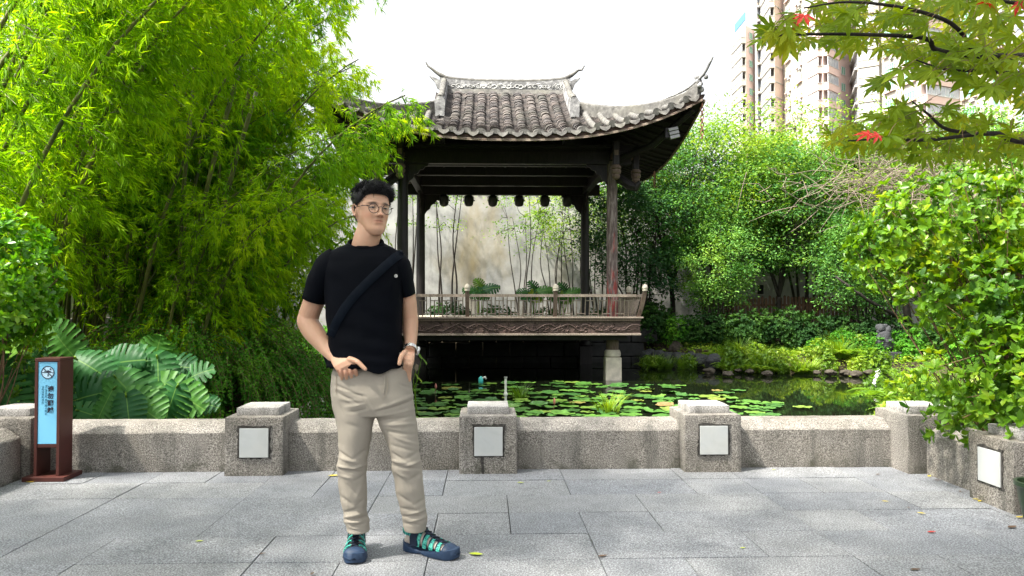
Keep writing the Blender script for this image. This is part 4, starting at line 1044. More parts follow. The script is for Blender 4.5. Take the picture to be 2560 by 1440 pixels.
for (pr, x, y, rz_, s, lab, mm) in (
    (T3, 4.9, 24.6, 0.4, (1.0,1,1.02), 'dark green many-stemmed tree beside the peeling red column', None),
    (T1, 6.2, 25.2, 0.6, (1.05,1,1.02), 'leafy tree with hooked dark trunk behind the rail corner', None),
    (T2, 8.0, 25.6, 2.2, 1.05, 'bright leafy tree with forked trunk behind the picket fence', None),
    (T1, 9.6, 24.6, 3.6, (1.0,1,0.92), 'mid green tree in front of the picket fence', M['tree']),
    (T2, 11.2, 26.2, 0.2, 1.1, 'sunlit yellow green tree under the pink apartment block', None),
    (T2, 13.6, 25.4, 1.4, 1.05, 'broad sunny tree beside the tangle of bare twigs', M['treel']),
    (T1, 16.0, 25.0, 5.2, 1.1, 'green tree closing the far end of the garden', None),
    (T3, 7.2, 23.9, 2.0, (0.85,0.8,0.8), 'low dark tree standing in the hedge', M['tree']),
    (T3, 11.3, 22.6, 1.1, (0.9,0.9,0.85), 'low leafy tree with slanting pale branch near the stone ornament', M['tree']),
    (T3, 14.0, 21.8, 2.6, (1.0,1.0,0.95), 'bushy tree behind the yellow green shrub', M['treel'])):
    put_tree('garden_tree', pr, x, y, rz_, s, lab, mm=mm)
# far crowns outside the garden wall
TF = make_tree('t', 0, ((109, 8.0, 3.2, 2.5, 3.2, 8.4, 7, 110, 100, 0.13), dict(trunk_r=0.16, forks=0.3, cs=0.5)), M['treel'])
for (x, y, s, rz_) in ((13.5,33,0.92,0.3),(19.5,35,0.98,1.9),(25.5,34,1.0,3.0),(10.0,38,0.9,4.0)):
    put_tree('outer_tree', TF, x, y, rz_, s, 'tall sunlit tree crown rising outside the garden wall before the apartments', group='trees outside the wall', z=0.0)
# slender trees against the plaster wall behind the pavilion
S1 = make_tree('t', 0, ((111, 5.4, 1.25, 0.8, 2.6, 5.6, 5, 34, 48, 0.085), dict(trunk_r=0.045, forks=0.12, spread=0.2, cs=0.24, flat=0.3)), M['slim'])
S2 = make_tree('t', 0, ((112, 5.8, 1.0, 0.7, 3.6, 6.4, 4, 22, 34, 0.085), dict(trunk_r=0.07, forks=0.08, spread=0.25, cs=0.25, flat=0.3)), M['slim'])
for (pr, px, Y, rz_, s, lab) in ((S1,1312,26.0,0.2,1.0,'slender young tree with layered leaves against the stained wall'),(S1,1388,26.4,2.3,1.02,'slim leafy tree behind the pavilion beside the rear right column'),
                                 (S1,1440,25.6,4.0,0.95,'thin tree with yellow leafy top behind the rear right column'),(S2,1120,26.2,0.5,1.0,'bare dark forked trunks before the pale plaster wall'),(S2,1020,26.3,2.0,1.0,'two leaning dark trunks between the left columns'),
                                 (S1,1500,26.6,1.0,1.08,'small yellow leafed tree behind the peeling red column')):
    p = atY(px, 760, Y); put_tree('slender_tree', pr, p.x, Y, rz_, s, lab)
# tangle of bare twigs
tw = MB(); r = random.Random(5)
for k in range(420):
    a = Vector((r.gauss(0,1.35), r.gauss(0,0.5), r.gauss(0,0.48))); d = Vector((r.uniform(-1,1), r.uniform(-.4,.4), r.uniform(-.35,.6))).normalized(); L = r.uniform(0.5,1.5)
    tw.tube([a, a+d*L*0.5+Vector((0,0,r.uniform(-.12,.12))), a+d*L+Vector((r.uniform(-.2,.2),0,r.uniform(-.25,.1)))], [0.013,0.010,0.004], 3, cap=False)
tm = tw.mesh('bare_twigs', True, recalc=False)
c = atY(2245, 462, 21.4); o = empty('bare_tree', (c.x, 21.4, gz(c.x,21.4)-0.05), 'grey leafless tangle of twigs above the yellow green shrub', 'bare tree')
x = link('twig_crown', tm, M['twig'], o, (0,0,c.z - o.location.z))
part('trunk', MB().tube([(c.x+0.4,21.5,0),(c.x+0.2,21.5,1.6),(c.x-0.1,21.4,3.0),(c.x,21.4,c.z)], [0.12,0.09,0.07,0.04], 8), M['bark'], o, smooth=True)
part('slanting_branch', MB().tube([(c.x-1.9,21.3,2.0),(c.x-0.9,21.35,1.3),(c.x+0.3,21.5,0.7)], [0.03,0.05,0.06], 7), M['bark'], o, smooth=True)

# ------------------------------------------------------------ rounded shrubs (rosettes of leaves at the twig ends)
def shrub_parts(seed, blobs, nros, lsize, stem_base, k_leaf=6, lw=0.52, stems=120, surf=0.75, stem_r=0.008, spread=0.75):
    r = np.random.default_rng(seed); st = MB(); PP, DD, NN, LL = [], [], [], []
    w = np.array([b[1][0]*b[1][1]+b[1][0]*b[1][2] for b in blobs]); w = w/w.sum(); idx = r.choice(len(blobs), nros, p=w)
    for i, bi in enumerate(idx):
        c, rad = np.array(blobs[bi][0], float), np.array(blobs[bi][1], float)
        v = unit(r.normal(size=3)); t = surf + (1-surf)*r.random()**0.7 if r.random() < 0.8 else r.random()
        t *= 1 + 0.09*math.sin(v[0]*7+seed) + 0.09*math.sin(v[2]*9+v[1]*5); p = c + v*rad*t; out = unit(v/rad*rad.mean() + np.array([0,0,0.35]) + r.normal(size=3)*0.25)
        side = unit(np.cross(out, r.normal(size=3))); s2 = np.cross(out, side); n = k_leaf + r.integers(-1,2)
        for j in range(n):
            a = 2*PI*j/n + r.uniform(-.3,.3); d = unit((side*math.cos(a)+s2*math.sin(a))*spread + out*r.uniform(0.25,0.95)); PP.append(p - out*0.012*j/n); DD.append(d); NN.append(unit(out + r.normal(size=3)*0.25 - d*0.3)); LL.append(lsize*r.uniform(0.65,1.2))
        if i < stems:
            b0 = np.array(stem_base[i % len(stem_base)]); m1 = b0*0.55+p*0.45 + np.array([0,0,-0.05]) + r.normal(size=3)*0.05
            st.tube(crom([b0, m1, p], 5), np.linspace(stem_r, 0.0025, 11).tolist(), 4, cap=False)
    L_ = np.array(LL); return st, np.array(PP), np.array(DD), np.array(NN), L_, L_*lw
def shrub(name, base, label, m_, stem_m, *a, cat='shrub', group=None, kind='broad', **k):
    st, p, d, n, l, w = shrub_parts(*a, **k); o = empty(name, base, label, cat, group)
    part('stems', st.mesh('stems', True, recalc=False), stem_m, o); me = leaf_mesh('foliage', p, d, n, l, w, m_, kind); part('foliage', me, None, o); return o
shrub('glossy_shrub', (-3.95,6.1,0), 'rounded glossy green shrub behind the corner pillar beside the bamboo', M['shrub'], M['stem'],
      5, [((-3.95,6.0,1.42),(0.62,0.55,0.50)),((-3.72,6.0,1.15),(0.36,0.45,0.32)),((-4.2,6.0,1.8),(0.42,0.4,0.28))], 1700, 0.063, [(-3.95,6.1,0.05),(-3.95,6.1,0.9)], stems=90)
shrub('glossy_shrub', (-3.9,5.6,0), 'low bright leafed shrub at the left of the notice post', M['yshrub'], M['stem'], 6, [((-4.0,6.4,0.55),(0.40,0.30,0.42))], 260, 0.05, [(-4.0,6.4,0.0)], stems=60)
RS = (3.95,5.55,0)
shrub('spreading_shrub', RS, 'large spreading shrub with yellow green oval leaves overhanging the right side parapet', M['yshrub'], M['stem'],
      7, [((3.98,5.75,1.78),(1.02,0.75,0.50)),((3.38,5.7,1.55),(0.58,0.5,0.34)),((4.5,5.6,2.15),(0.8,0.7,0.42)),((3.95,5.0,0.98),(0.75,0.5,0.22)),((3.24,4.80,0.62),(0.46,0.42,0.40)),((3.55,4.5,0.60),(0.5,0.45,0.44)),((3.6,5.2,1.25),(0.7,0.4,0.28))], 3300, 0.066,
      [(3.95,5.55,0.0),(4.05,5.5,0.75),(3.95,5.55,1.1),(4.1,5.4,0.5)], stems=300, stem_r=0.0075)
part('trunk', MB().tube(crom([(3.98,5.55,-0.1),(4.05,5.52,0.6),(3.98,5.58,1.2),(4.1,5.6,1.8)], 5), np.linspace(0.06,0.02,16).tolist(), 8), M['stem'], bpy.data.objects['spreading_shrub'], smooth=True)
# hedge and bank shrubs
def proto_shrub(seed, blobs, nros, ls, m_, **k):
    st, p, d, n, l, w = shrub_parts(seed, blobs, nros, ls, [(0,0,0.0)], **k); sm = st.mesh('stems', True, recalc=False); sm.materials.append(M['bark']); return sm, leaf_mesh('foliage', p, d, n, l, w, m_, 'oval')
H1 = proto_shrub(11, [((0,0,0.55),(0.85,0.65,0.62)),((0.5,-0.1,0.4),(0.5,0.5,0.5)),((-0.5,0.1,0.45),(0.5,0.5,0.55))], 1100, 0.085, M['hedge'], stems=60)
H2 = proto_shrub(12, [((0,0,0.5),(0.75,0.6,0.6)),((-0.4,-0.2,0.3),(0.5,0.4,0.4))], 900, 0.075, M['vine'], stems=60)
hl = ['dark clipped hedge bush under the picket fence','dark green bush beside the deck corner of the pavilion','leafy bush on the far bank beside the stone ornament','shaded bush on the rear bank behind the piers']
for k, (x, y, s, pr, li) in enumerate(((6.9,23.2,1.0,H1,0),(7.9,22.8,1.05,H1,0),(8.9,22.9,1.1,H1,0),(9.9,22.6,1.05,H1,0),(10.9,22.3,1.1,H1,0),(11.8,21.8,1.0,H1,0),(5.4,24.2,1.0,H1,1),(6.1,23.5,0.9,H2,1),(5.0,25.1,1.1,H1,1),
                                       (10.9,20.8,0.75,H2,2),(11.8,20.6,0.9,H2,2),(10.2,21.3,0.7,H2,2),(3.6,24.8,0.9,H1,3),(2.0,25.0,0.8,H1,3),(0.4,24.9,0.85,H1,3),(-1.2,25.0,0.9,H1,3),(-2.8,24.8,1.0,H1,3),(12.9,20.3,1.2,H1,2),(9.2,20.9,0.5,H2,2),(12.6,18.5,1.2,H2,2),(11.6,16.4,1.1,H2,2))):
    put_tree('bush', pr, x, y, k*1.3, s, hl[li] if li else ('dark clipped hedge bush under the picket fence, ' + ('nearest the pavilion','second from the pavilion','third from the pavilion','third from the stone ornament','second from the stone ornament','nearest the stone ornament')[k]), 'bush', 'hedge and bank bushes %d' % li, names=('stems','foliage'))
# trailing shrub falling to the water on the left bank
def weeping(seed, n, R, top, L0, L1, ls, m_):
    r = np.random.default_rng(seed); st = MB(); PP, DD, NN, LL = [], [], [], []
    for k in range(n):
        a = r.uniform(0, 2*PI); rad = R*math.sqrt(r.random()); p = np.array([math.cos(a)*rad, math.sin(a)*rad, top*(1-0.45*(rad/R)**2) + r.normal()*0.08]); d = unit(np.array([math.cos(a), math.sin(a), 0.55])); L = r.uniform(L0, L1); m_s = int(L/0.05); pts = []
        for s in range(m_s):
            pts.append(p.copy()); d = unit(d + np.array([0,0,-0.13]) + r.normal(size=3)*0.05); p = p + d*0.05
            for q in range(3):
                PP.append(p.copy()); DD.append(unit(d*0.5 + r.normal(size=3)*0.7)); NN.append(unit(UP + np.array([math.cos(a),math.sin(a),0])*0.6 + r.normal(size=3)*0.4)); LL.append(ls*r.uniform(0.6,1.2))
        st.tube(pts[::3], 0.003, 3, cap=False)
    L_ = np.array(LL); sm = st.mesh('stems', True, recalc=False); sm.materials.append(M['stem']); return sm, leaf_mesh('foliage', PP, DD, NN, L_, L_*0.5, m_, 'oval')
W1 = weeping(31, 200, 0.75, 1.05, 0.7, 1.7, 0.05, M['vine'])
for k, (x, y, s) in enumerate(((-4.15,10.4,0.95),(-3.75,11.3,1.05),(-3.45,12.2,1.1),(-4.3,11.6,1.25),(-3.35,13.3,1.0),(-4.6,9.6,0.75))):
    put_tree('trailing_shrub', W1, x, y, k*1.1, s, 'weeping small leafed shrub trailing down the pond bank below the bamboo', 'shrub', 'trailing shrubs on the left bank', z=gz(x,y)-0.15, names=('stems','foliage'))

# ------------------------------------------------------------ split-leaf plants (monstera habit): each big leaf is a part
t = NT('split_leaf'); oi = t.n('ShaderNodeObjectInfo'); g_ = t.n('ShaderNodeTexCoord'); sx = t.n('ShaderNodeSeparateXYZ'); t.l(g_.outputs['UV'], sx.inputs[0])
base = t.ramp(oi.outputs['Random'], [(0,(0.014,0.075,0.022)),(0.6,(0.03,0.125,0.028)),(0.93,(0.065,0.19,0.025)),(1.0,(0.28,0.34,0.02))])
vein = t.ramp(t.math('ABSOLUTE', t.coord('Object', (1,1,1))), [(0,1),(1,1)])
sx2 = t.n('ShaderNodeSeparateXYZ'); t.l(t.coord(), sx2.inputs[0]); rib = t.ramp(t.math('ABSOLUTE', sx2.outputs[0]), [(0.006,1.0),(0.016,0.0)])
nz = t.noise(t.coord(), 9, 3); base = t.mix(t.ramp(nz, [(0.35,0.0),(0.75,0.45)]), base, (0.015,0.06,0.02)); base = t.mix(t.math('MULTIPLY', rib, 0.6), base, (0.16,0.30,0.06))
p_ = t.bsdf(base, 0.5, 0.2); tr = t.n('ShaderNodeBsdfTranslucent'); t.l(t.mix(1.0, base, (1.4,1.5,0.5), 'MULTIPLY'), tr.inputs['Color']); mx = t.n('ShaderNodeMixShader'); mx.inputs[0].default_value = 0.22
t.l(p_.outputs[0], mx.inputs[1]); t.l(tr.outputs[0], mx.inputs[2]); M['monstera'] = t.done(mx)
def split_leaf(seed, curl=0.5, droop=0.5, lobes=9):
    r = random.Random(seed); vs = []; fs = []; NS, NR = 57, 7
    def width(s): return 0.46*math.sin(PI*min(1, s*0.93+0.07))**0.62*(1-0.12*s) 
    for side in (-1, 1):
        b = len(vs); gaps = [r.uniform(0.22,0.45) for _ in range(lobes+1)]
        for i in range(NS):
            s = i/(NS-1); w = width(s); y0 = s; sw = 0.34*(s-0.25)
            for j in range(NR):
                q = j/(NR-1); x = side*w*q; y = y0 + sw*q*w*1.6 - (0.16*(1-q) if s < 0.02 else 0)*0 - 0.10*q*(1-s)**3
                lj = math.sin(int(s*lobes)*12.9898+seed*3.7); y += 0.035*lj*q*q; x *= 1 + 0.10*lj*q; z = 0.05*math.sin(int(s*lobes)*7.3+seed)*q*q - curl*0.55*(q*w)**2*2.2 + 0.012*math.cos(s*lobes*2*PI)*q - droop*0.5*s*s + 0.02*math.sin(6*s+seed)
                vs.append((x, y, z))
        for i in range(NS-1):
            s = (i+0.5)/(NS-1); ph = s*lobes; k = int(ph); fr = ph - k
            for j in range(NR-1):
                q = (j+0.5)/(NR-1); open_ = q > gaps[k] and (fr < 0.05 + 0.17*(q-gaps[k])/(1-gaps[k]) or fr > 0.95 - 0.08*(q-gaps[k])) and 0.08 < s < 0.93
                if q > 0.84 and (fr < 0.20 or fr > 0.90) and s > 0.08: open_ = True
                if open_: continue
                a = b + i*NR + j; f = (a, a+NR, a+NR+1, a+1); fs.append(f if side > 0 else f[::-1])
    me = bpy.data.meshes.new('leaf'); me.from_pydata(vs, [], fs); me.update()
    bm = bmesh.new(); bm.from_mesh(me); bmesh.ops.remove_doubles(bm, verts=bm.verts[:], dist=1e-4); bmesh.ops.delete(bm, geom=[v for v in bm.verts if not v.link_faces], context='VERTS'); bm.to_mesh(me); bm.free()
    me.polygons.foreach_set('use_smooth', np.ones(len(me.polygons), dtype=bool)); me.materials.append(M['monstera']); return me
SL = [split_leaf(i, 0.3+0.25*(i % 3), 0.25+0.22*(i % 4)) for i in range(6)]
def split_plant(base, leaves_, label, group=None):
    """leaves_: (px, py, Y, length m, heading deg [image plane, 0 = right, 90 = up], tilt towards the camera)"""
    o = empty('split_leaf_plant', base, label, 'plant', group)
    for k, (px, py, Y, L, hd, tilt) in enumerate(leaves_):
        c = atY(px, py, Y); h = math.radians(hd); ydir = Vector((math.cos(h), -0.30, math.sin(h)*0.95)).normalized()
        nrm = Vector((0.1*math.cos(h), -math.sin(math.radians(tilt+12)), math.cos(math.radians(tilt+12)))); nrm = (nrm - ydir*nrm.dot(ydir)).normalized(); xd = ydir.cross(nrm)
        st = c - ydir*L*0.5
        ob = link('leaf', SL[(k*5+len(leaves_)) % 6], None, o); ob.matrix_local = Matrix.Translation(-Vector(base)) @ Matrix(((xd.x*L, ydir.x*L, nrm.x*L, st.x),(xd.y*L, ydir.y*L, nrm.y*L, st.y),(xd.z*L, ydir.z*L, nrm.z*L, st.z),(0,0,0,1)))
        bp = Vector(base) + Vector((random.uniform(-.1,.1), random.uniform(-.1,.1), 0))
        part('petiole', MB().tube(crom([bp, bp*0.4+st*0.6+Vector((0,0.12,0.12)), st, st+ydir*L*0.08], 5), [0.012]*8+[0.008]*8, 5), M['grassy'], o, smooth=True)
split_plant((-4.1,7.0,0.0), [(50,870,6.7,0.50,28,55),(155,862,6.9,0.42,125,60),(40,940,6.3,0.44,-25,50),(95,955,6.5,0.45,-5,35),(15,985,6.2,0.4,-60,40),(228,918,6.8,0.42,-25,50),(80,905,6.6,0.36,60,30),(130,990,6.4,0.36,-40,30),(20,905,6.9,0.42,160,45),(180,905,7.1,0.36,80,40)], 'big split-leaf plant behind the notice post beside the glossy shrub')
split_plant((-3.5,7.1,0.0), [(235,985,6.6,0.48,20,50),(330,985,6.5,0.50,-40,50),(300,905,7.0,0.46,10,60),(235,1035,6.4,0.36,-10,45),(285,1045,6.4,0.40,-70,40),(380,905,7.1,0.48,-15,45),(355,1020,6.3,0.40,-30,55),(280,950,6.9,0.36,45,35),(320,1035,6.2,0.34,-75,55),(215,955,7.0,0.38,110,45),(255,1010,6.3,0.32,-120,40),(345,930,7.2,0.38,60,30)], 'big split-leaf plant with glossy leaves spilling towards the parapet right of the notice post')
split_plant((-3.05,7.4,0.0), [(450,985,6.9,0.46,-28,58),(385,895,7.3,0.45,75,60),(430,915,7.3,0.40,10,45),(395,945,7.0,0.42,-80,40),(470,940,7.2,0.34,40,40),(420,1010,6.7,0.36,-110,45),(500,1000,7.1,0.32,-10,40)], 'split-leaf plant with a yellow leaf beside the trailing shrub')
for (px, py, lab) in ((1200,722,'split-leaf plant at the wall foot behind the pavilion railing'),(1335,728,'dark split-leaf plant between slender trunks behind the pavilion'),(1410,732,'low split-leaf plant beside the rear right column')):
    b = atY(px, py, 25.2); b.z = gz(b.x, 25.2)
    split_plant(b, [(px-22,py+2,25.0,0.55,170,40),(px+22,py-2,25.0,0.75,15,35),(px+4,py-8,25.2,0.5,120,40),(px+8,py+10,24.9,0.5,-30,45),(px-12,py+10,24.9,0.5,200,45)], lab)

# ------------------------------------------------------------ pond plants
t = NT('lily_pad'); oi = t.n('ShaderNodeObjectInfo'); nz = t.noise(t.coord(), 5, 4)
base = t.ramp(oi.outputs['Random'], [(0,(0.03,0.095,0.02)),(0.5,(0.06,0.16,0.025)),(0.84,(0.11,0.22,0.03)),(0.96,(0.16,0.20,0.035)),(1.0,(0.19,0.12,0.05))]); base = t.mix(t.ramp(nz, [(0.5,0),(0.75,0.45)]), base, (0.035,0.06,0.02))
M['pad'] = t.done(t.bsdf(base, 0.38, 0.5, 0, t.bump(nz, 0.3, 0.01)))
pads = []
for q in range(4):
    r = random.Random(q); vs = [(0,0,0.004)]; n = 26; fs = []
    for ring, rr_ in ((1,0.55),(2,1.0)):
        for k in range(n+1):
            a = 0.16 + (2*PI-0.32)*k/n; w = 1 + 0.04*math.sin(5*a+q) + r.uniform(-.012,.012); vs.append((math.cos(a)*rr_*w, math.sin(a)*rr_*w, 0.004 + (0.014*abs(math.sin(3*a+q)) + (0.03 if q == 3 and math.sin(a) > 0.5 else 0))*(ring-1)))
    for k in range(n): fs += [(0,1+k,2+k), (1+k, 2+n+k, 3+n+k, 2+k)]
    me = bpy.data.meshes.new('lily_pad'); me.from_pydata(vs, [], fs); me.update(); me.materials.append(M['pad']); pads.append(me)
r = random.Random(9); placed = []; tries = 0
def pad_density(px, py):
    if 760 < px < 1060 and py > 985: return 0.55
    if px < 1450 and 955 < py: return 0.9 if py > 975 else 0.4
    if px < 1700 and py > 962: return 1.0
    if px < 1850 and 972 < py < 1000: return 0.95
    if px < 1940 and py > 1005: return 0.8
    return 0.03 if py > 1000 else 0
while len(placed) < 245 and tries < 9000:
    tries += 1; px, py = r.uniform(760, 2200), 950 + 100*r.random()
    if r.random() > pad_density(px, py): continue
    p = atZ(px, py, WATER_Z); R_ = r.uniform(0.11, 0.225)
    if any((p.x-q[0])**2 + (p.y-q[1])**2 < (0.72*(R_+q[2]))**2 for q in placed): continue
    if pond_dist(np.array([p.x]), np.array([p.y]))[0] > -0.35: continue
    placed.append((p.x, p.y, R_))
    o = link('lily_pad', pads[r.randint(0,3)], None, None, (p.x, p.y, WATER_Z + 0.003 + 0.004*(len(placed) % 5)), (r.uniform(-.03,.03), r.uniform(-.03,.03), r.uniform(0,6.28))); o.scale = (R_, R_, 1)
    tag(o, 'round notched water lily pad floating on the dark pond', 'lily pad', 'lily pads on the pond')
def tuft_mesh(seed, n, L, w, sp, m_, name='blades'):
    r = np.random.default_rng(seed); vs = []; fs = []
    for k in range(n):
        a = r.uniform(0,2*PI); b = np.array([math.cos(a), math.sin(a), 0])*r.uniform(0,sp); d = unit(np.array([math.cos(a)*r.uniform(.1,.55), math.sin(a)*r.uniform(.1,.55), 1])); l = L*r.uniform(.5,1.15); p = b.copy(); side = np.array([-math.sin(a+0.6), math.cos(a+0.6), 0]); m0 = len(vs); S = 5
        for s in range(S+1):
            ww = w*(1-(s/S)**1.6)*0.5 + 0.0004; vs += [p - side*ww, p + side*ww]; p = p + d*l/S; d = unit(d + np.array([math.cos(a)*0.14, math.sin(a)*0.14, -0.16]))
        fs += [(m0+2*s, m0+2*s+1, m0+2*s+3, m0+2*s+2) for s in range(S)]
    me = bpy.data.meshes.new(name); me.from_pydata([tuple(v) for v in vs], [], fs); me.update(); me.materials.append(m_); return me
def fern_mesh(seed, nf, L, m_):
    r = np.random.default_rng(seed); PP, DD, NN, LL = [], [], [], []; st = MB()
    for k in range(nf):
        a = 2*PI*k/nf + r.uniform(-.3,.3); h = np.array([math.cos(a), math.sin(a), 0]); d = unit(h*0.5 + UP*0.9); p = np.zeros(3); l = L*r.uniform(.7,1.1); S = 16; pts = []
        for s in range(S):
            pts.append(p.copy()); p = p + d*l/S; d = unit(d + h*0.05 - UP*0.10); sd = unit(np.cross(d, UP)); q = math.sin(PI*(s+1.5)/(S+1.5))
            for sg in (-1, 1): PP.append(p.copy()); DD.append(unit(sd*sg + d*0.35 + UP*0.1)); NN.append(UP + r.normal(size=3)*0.1); LL.append(0.24*L*q + 0.01)
        st.tube(pts[::3], 0.004, 3, cap=False)
    L_ = np.array(LL); sm = st.mesh('stems', True, recalc=False); sm.materials.append(M['grassy']); return sm, leaf_mesh('fronds', PP, DD, NN, L_, L_*0.24, m_, 'oval')
G1 = tuft_mesh(1, 90, 0.62, 0.022, 0.10, M['grassy']); G2 = tuft_mesh(2, 60, 0.38, 0.018, 0.12, M['grassy']); G3 = tuft_mesh(4, 120, 0.85, 0.02, 0.14, M['grassy']); F1 = fern_mesh(3, 14, 0.75, M['grassy'])
BS = proto_shrub(15, [((0,0,0.25),(0.34,0.3,0.26))], 150, 0.075, M['grassy'], stems=30)
r = random.Random(12)
for k in range(120):
    t_ = r.random(); px = 1660 + 560*t_; edge = 925 + 14*math.sin(px*0.02) + (0 if px > 1850 else -8); py = edge - r.random()**1.5*52; 
    p = atZ(px, py, WATER_Z + 0.18 + (edge-py)*0.008); x, y = p.x, min(p.y, 21.6)
    d_ = pond_dist(np.array([x]), np.array([y]))[0]
    if d_ < -0.25: y += -d_ - 0.1
    z = max(gz(x, y), WATER_Z-0.05); kd = r.choice([0,0,1,2,2,3,3,4]); s = r.uniform(0.7,1.1)*(0.7 if px < 1850 else 1.0)
    if kd in (0,1,4):
        o = link('grass_tuft', (G1,G2,G3)[{0:0,1:1,4:2}[kd]], None, None, (x, y, z), (0,0,r.uniform(0,6.28))); o.scale = (s,s,s); tag(o, 'arching grass tuft on the far bank of the pond', 'grass tuft', 'grass tufts on the far bank')
    elif kd == 2: put_tree('fern', F1, x, y, r.uniform(0,6), s, 'bright fern with spreading fronds on the far bank', 'fern', 'ferns on the far bank', z=z, names=('stems','fronds'))
    else: put_tree('bank_plant', BS, x, y, r.uniform(0,6), s*1.2, 'leafy low plant at the water edge of the far bank', 'plant', 'leafy plants on the far bank', z=z, names=('stems','foliage'))
for (px, py, s, lab) in ((1300,995,0.72,'light green grass clump growing among the lily pads beside the pipe'),(1522,1030,0.85,'yellow green grass clump among the lily pads behind the parapet')):
    p = atZ(px, py, WATER_Z); o = link('water_grass', tuft_mesh(int(px), 80, 0.5, 0.022, 0.22, M['grassy']), None, None, p, (0,0,1)); o.scale = (s,s,s); tag(o, lab, 'grass clump')
# leafy bright plants on the right bank
for k, (px, py, Y, s) in enumerate(((2245,930,12.5,1.4),(2290,915,11.5,1.5),(2330,930,10.5,1.3),(2260,975,10.0,1.0),(2310,985,9.2,1.1),(2215,930,14.0,1.2),(2350,895,11.0,1.5),(2390,930,10.0,1.4))):
    p = atY(px, py+45, Y); z = min(p.z, 0.1); put_tree('bank_plant', BS if k % 2 else F1, p.x, Y, k, s, 'bright yellow green leafy plant beside the white pipe on the right bank' if k % 2 else 'bright arching fern beside the white pipe on the right bank', 'plant', 'bright plants on the right bank %d' % (k % 2), z=max(gz(p.x,Y), WATER_Z), names=('stems','fronds'))
    if k % 2 == 0:
        o = link('grass_tuft', G3, None, None, (p.x+0.3, Y+0.2, max(gz(p.x+0.3,Y), WATER_Z)), (0,0,k)); o.scale = (s*.8,)*3; tag(o, 'long bladed grass tuft on the right bank beside the white pipe', 'grass tuft', 'grass tufts on the right bank')
# lotus stems beside the person
lo = atZ(1040, 1040, WATER_Z); o = empty('lotus_plant', lo, 'young lotus with two small bright leaves rising from the pond', 'lotus')
for k, (px, py, sz, hd) in enumerate(((1055,893,0.14,-0.6),(1047,944,0.09,-0.4))):
    q = atY(px, py, lo.y); part('stem', MB().tube(crom([lo, lo*0.5+q*0.5+Vector((-0.05*(k+1),0,0)), q], 6), 0.008, 5), M['grassy'], o, smooth=True)
    lm = MB(); n = 18; vs = [q] + [q + Vector((math.cos(a)*sz*0.6, math.sin(a)*sz*0.5, -abs(math.sin(a))*0.02 - math.cos(a)*sz*0.75 + 0.02*math.sin(4*a))) for a in [2*PI*j/n for j in range(n)]]
    lm.add(vs, [(0,1+j,1+(j+1)%n) for j in range(n)]); part('leaf', lm, M['grassy'], o, smooth=True)
part('withered_leaf', MB().prism([atY(1040+a,915+b,lo.y) for a, b in ((0,-6),(6,-2),(5,10),(-1,14),(-4,4))], (0,0.01,0)), M['twig'], o)
part('stem', MB().tube(crom([lo+Vector((0.03,0,0)), atY(1034,960,lo.y), atY(1040,925,lo.y)], 6), 0.006, 5), M['grassy'], o, smooth=True)
for i, (px, py, h) in enumerate(((1087,985,0.16),(1383,1028,0.18))):
    p = atZ(px, py, WATER_Z); b_ = empty('lily_bud', p, 'closed pink water lily bud standing above the pads', 'flower', 'lily buds')
    part('stem', MB().tube([p, p+Vector((0.02,0,h*0.6))], 0.007, 5), M['stem'], b_); part('bud', MB().lathe([(0.004,0),(0.022,0.03),(0.024,0.06),(0.012,0.10),(0.002,0.12)], p+Vector((0.02,0,h*0.6)), 8), simple('pink_bud', (0.42,0.16,0.13), 0.5), b_, smooth=True)

# ivy and low growth clothing the banks
r = np.random.default_rng(5); n = 60000; X_ = r.uniform(3.5,15,n); Y_ = r.uniform(8,26.5,n); d_ = pond_dist(X_, Y_); k_ = (d_ > -0.5) & (d_ < 3.4); X2 = r.uniform(-9,-2.2,n); Y2 = r.uniform(6.0,26,n); d2 = pond_dist(X2, Y2); k2 = (d2 > -0.5) & (d2 < 2.2)
for nm, xx, yy, kk, mm in (('bank_ground_cover', X_, Y_, k_, 'grassy'), ('shaded_ground_cover', X2, Y2, k2, 'vine')):
    xx, yy = xx[kk], yy[kk]; zz = hgt(xx, yy); ok = zz > WATER_Z - 0.05; xx, yy, zz = xx[ok], yy[ok], zz[ok]; m_ = len(xx)
    P3 = np.stack([xx, yy, zz + r.uniform(0.0,0.16,m_)], 1); D3 = r.normal(size=(m_,3))*np.array([1,1,0.5]) + np.array([0,0,0.25]); L3 = r.uniform(0.05,0.12,m_)
    o = link(nm, leaf_mesh(nm, P3, D3, UP + r.normal(size=(m_,3))*0.5, L3, L3*0.6, M[mm], 'oval')); tag(o, 'low leafy ground cover clothing the sunny far bank' if mm == 'grassy' else 'dark leafy ground cover under the bamboo', 'ground cover', kind='stuff')
# ------------------------------------------------------------ notice post
M['redwood'] = simple('dark_red_stained_wood', (0.060,0.016,0.012), 0.5, 0.4, 0, 0.25, 6)
M['signblue'] = simple('sky_blue_panel', (0.16,0.46,0.68), 0.5, 0.3, 0, 0.03, 4)
M['ink'] = simple('dark_ink', (0.012,0.014,0.03), 0.6)
M['teal_ink'] = simple('teal_ink', (0.05,0.22,0.33), 0.6)
M['pale_disc'] = simple('pale_disc', (0.42,0.62,0.78), 0.5, 0.3, 0, 0.02)
SX0, SX1, SY0, SY1 = -3.035, -2.868, 5.235, 5.40
sg = empty('notice_post', ((SX0+SX1)/2, (SY0+SY1)/2, 0), 'dark red wooden notice post with tall light blue panel at the corner of the terrace', 'sign')
part('base_plate', MB().box((SX0-0.055,SY0-0.04,0.001),(SX1+0.055,SY1+0.03,0.032),0.004), M['redwood'], sg)
part('side_board', MB().box((SX0,SY0,0.032),(SX0+0.02,SY1,0.80),0.002), M['redwood'], sg)
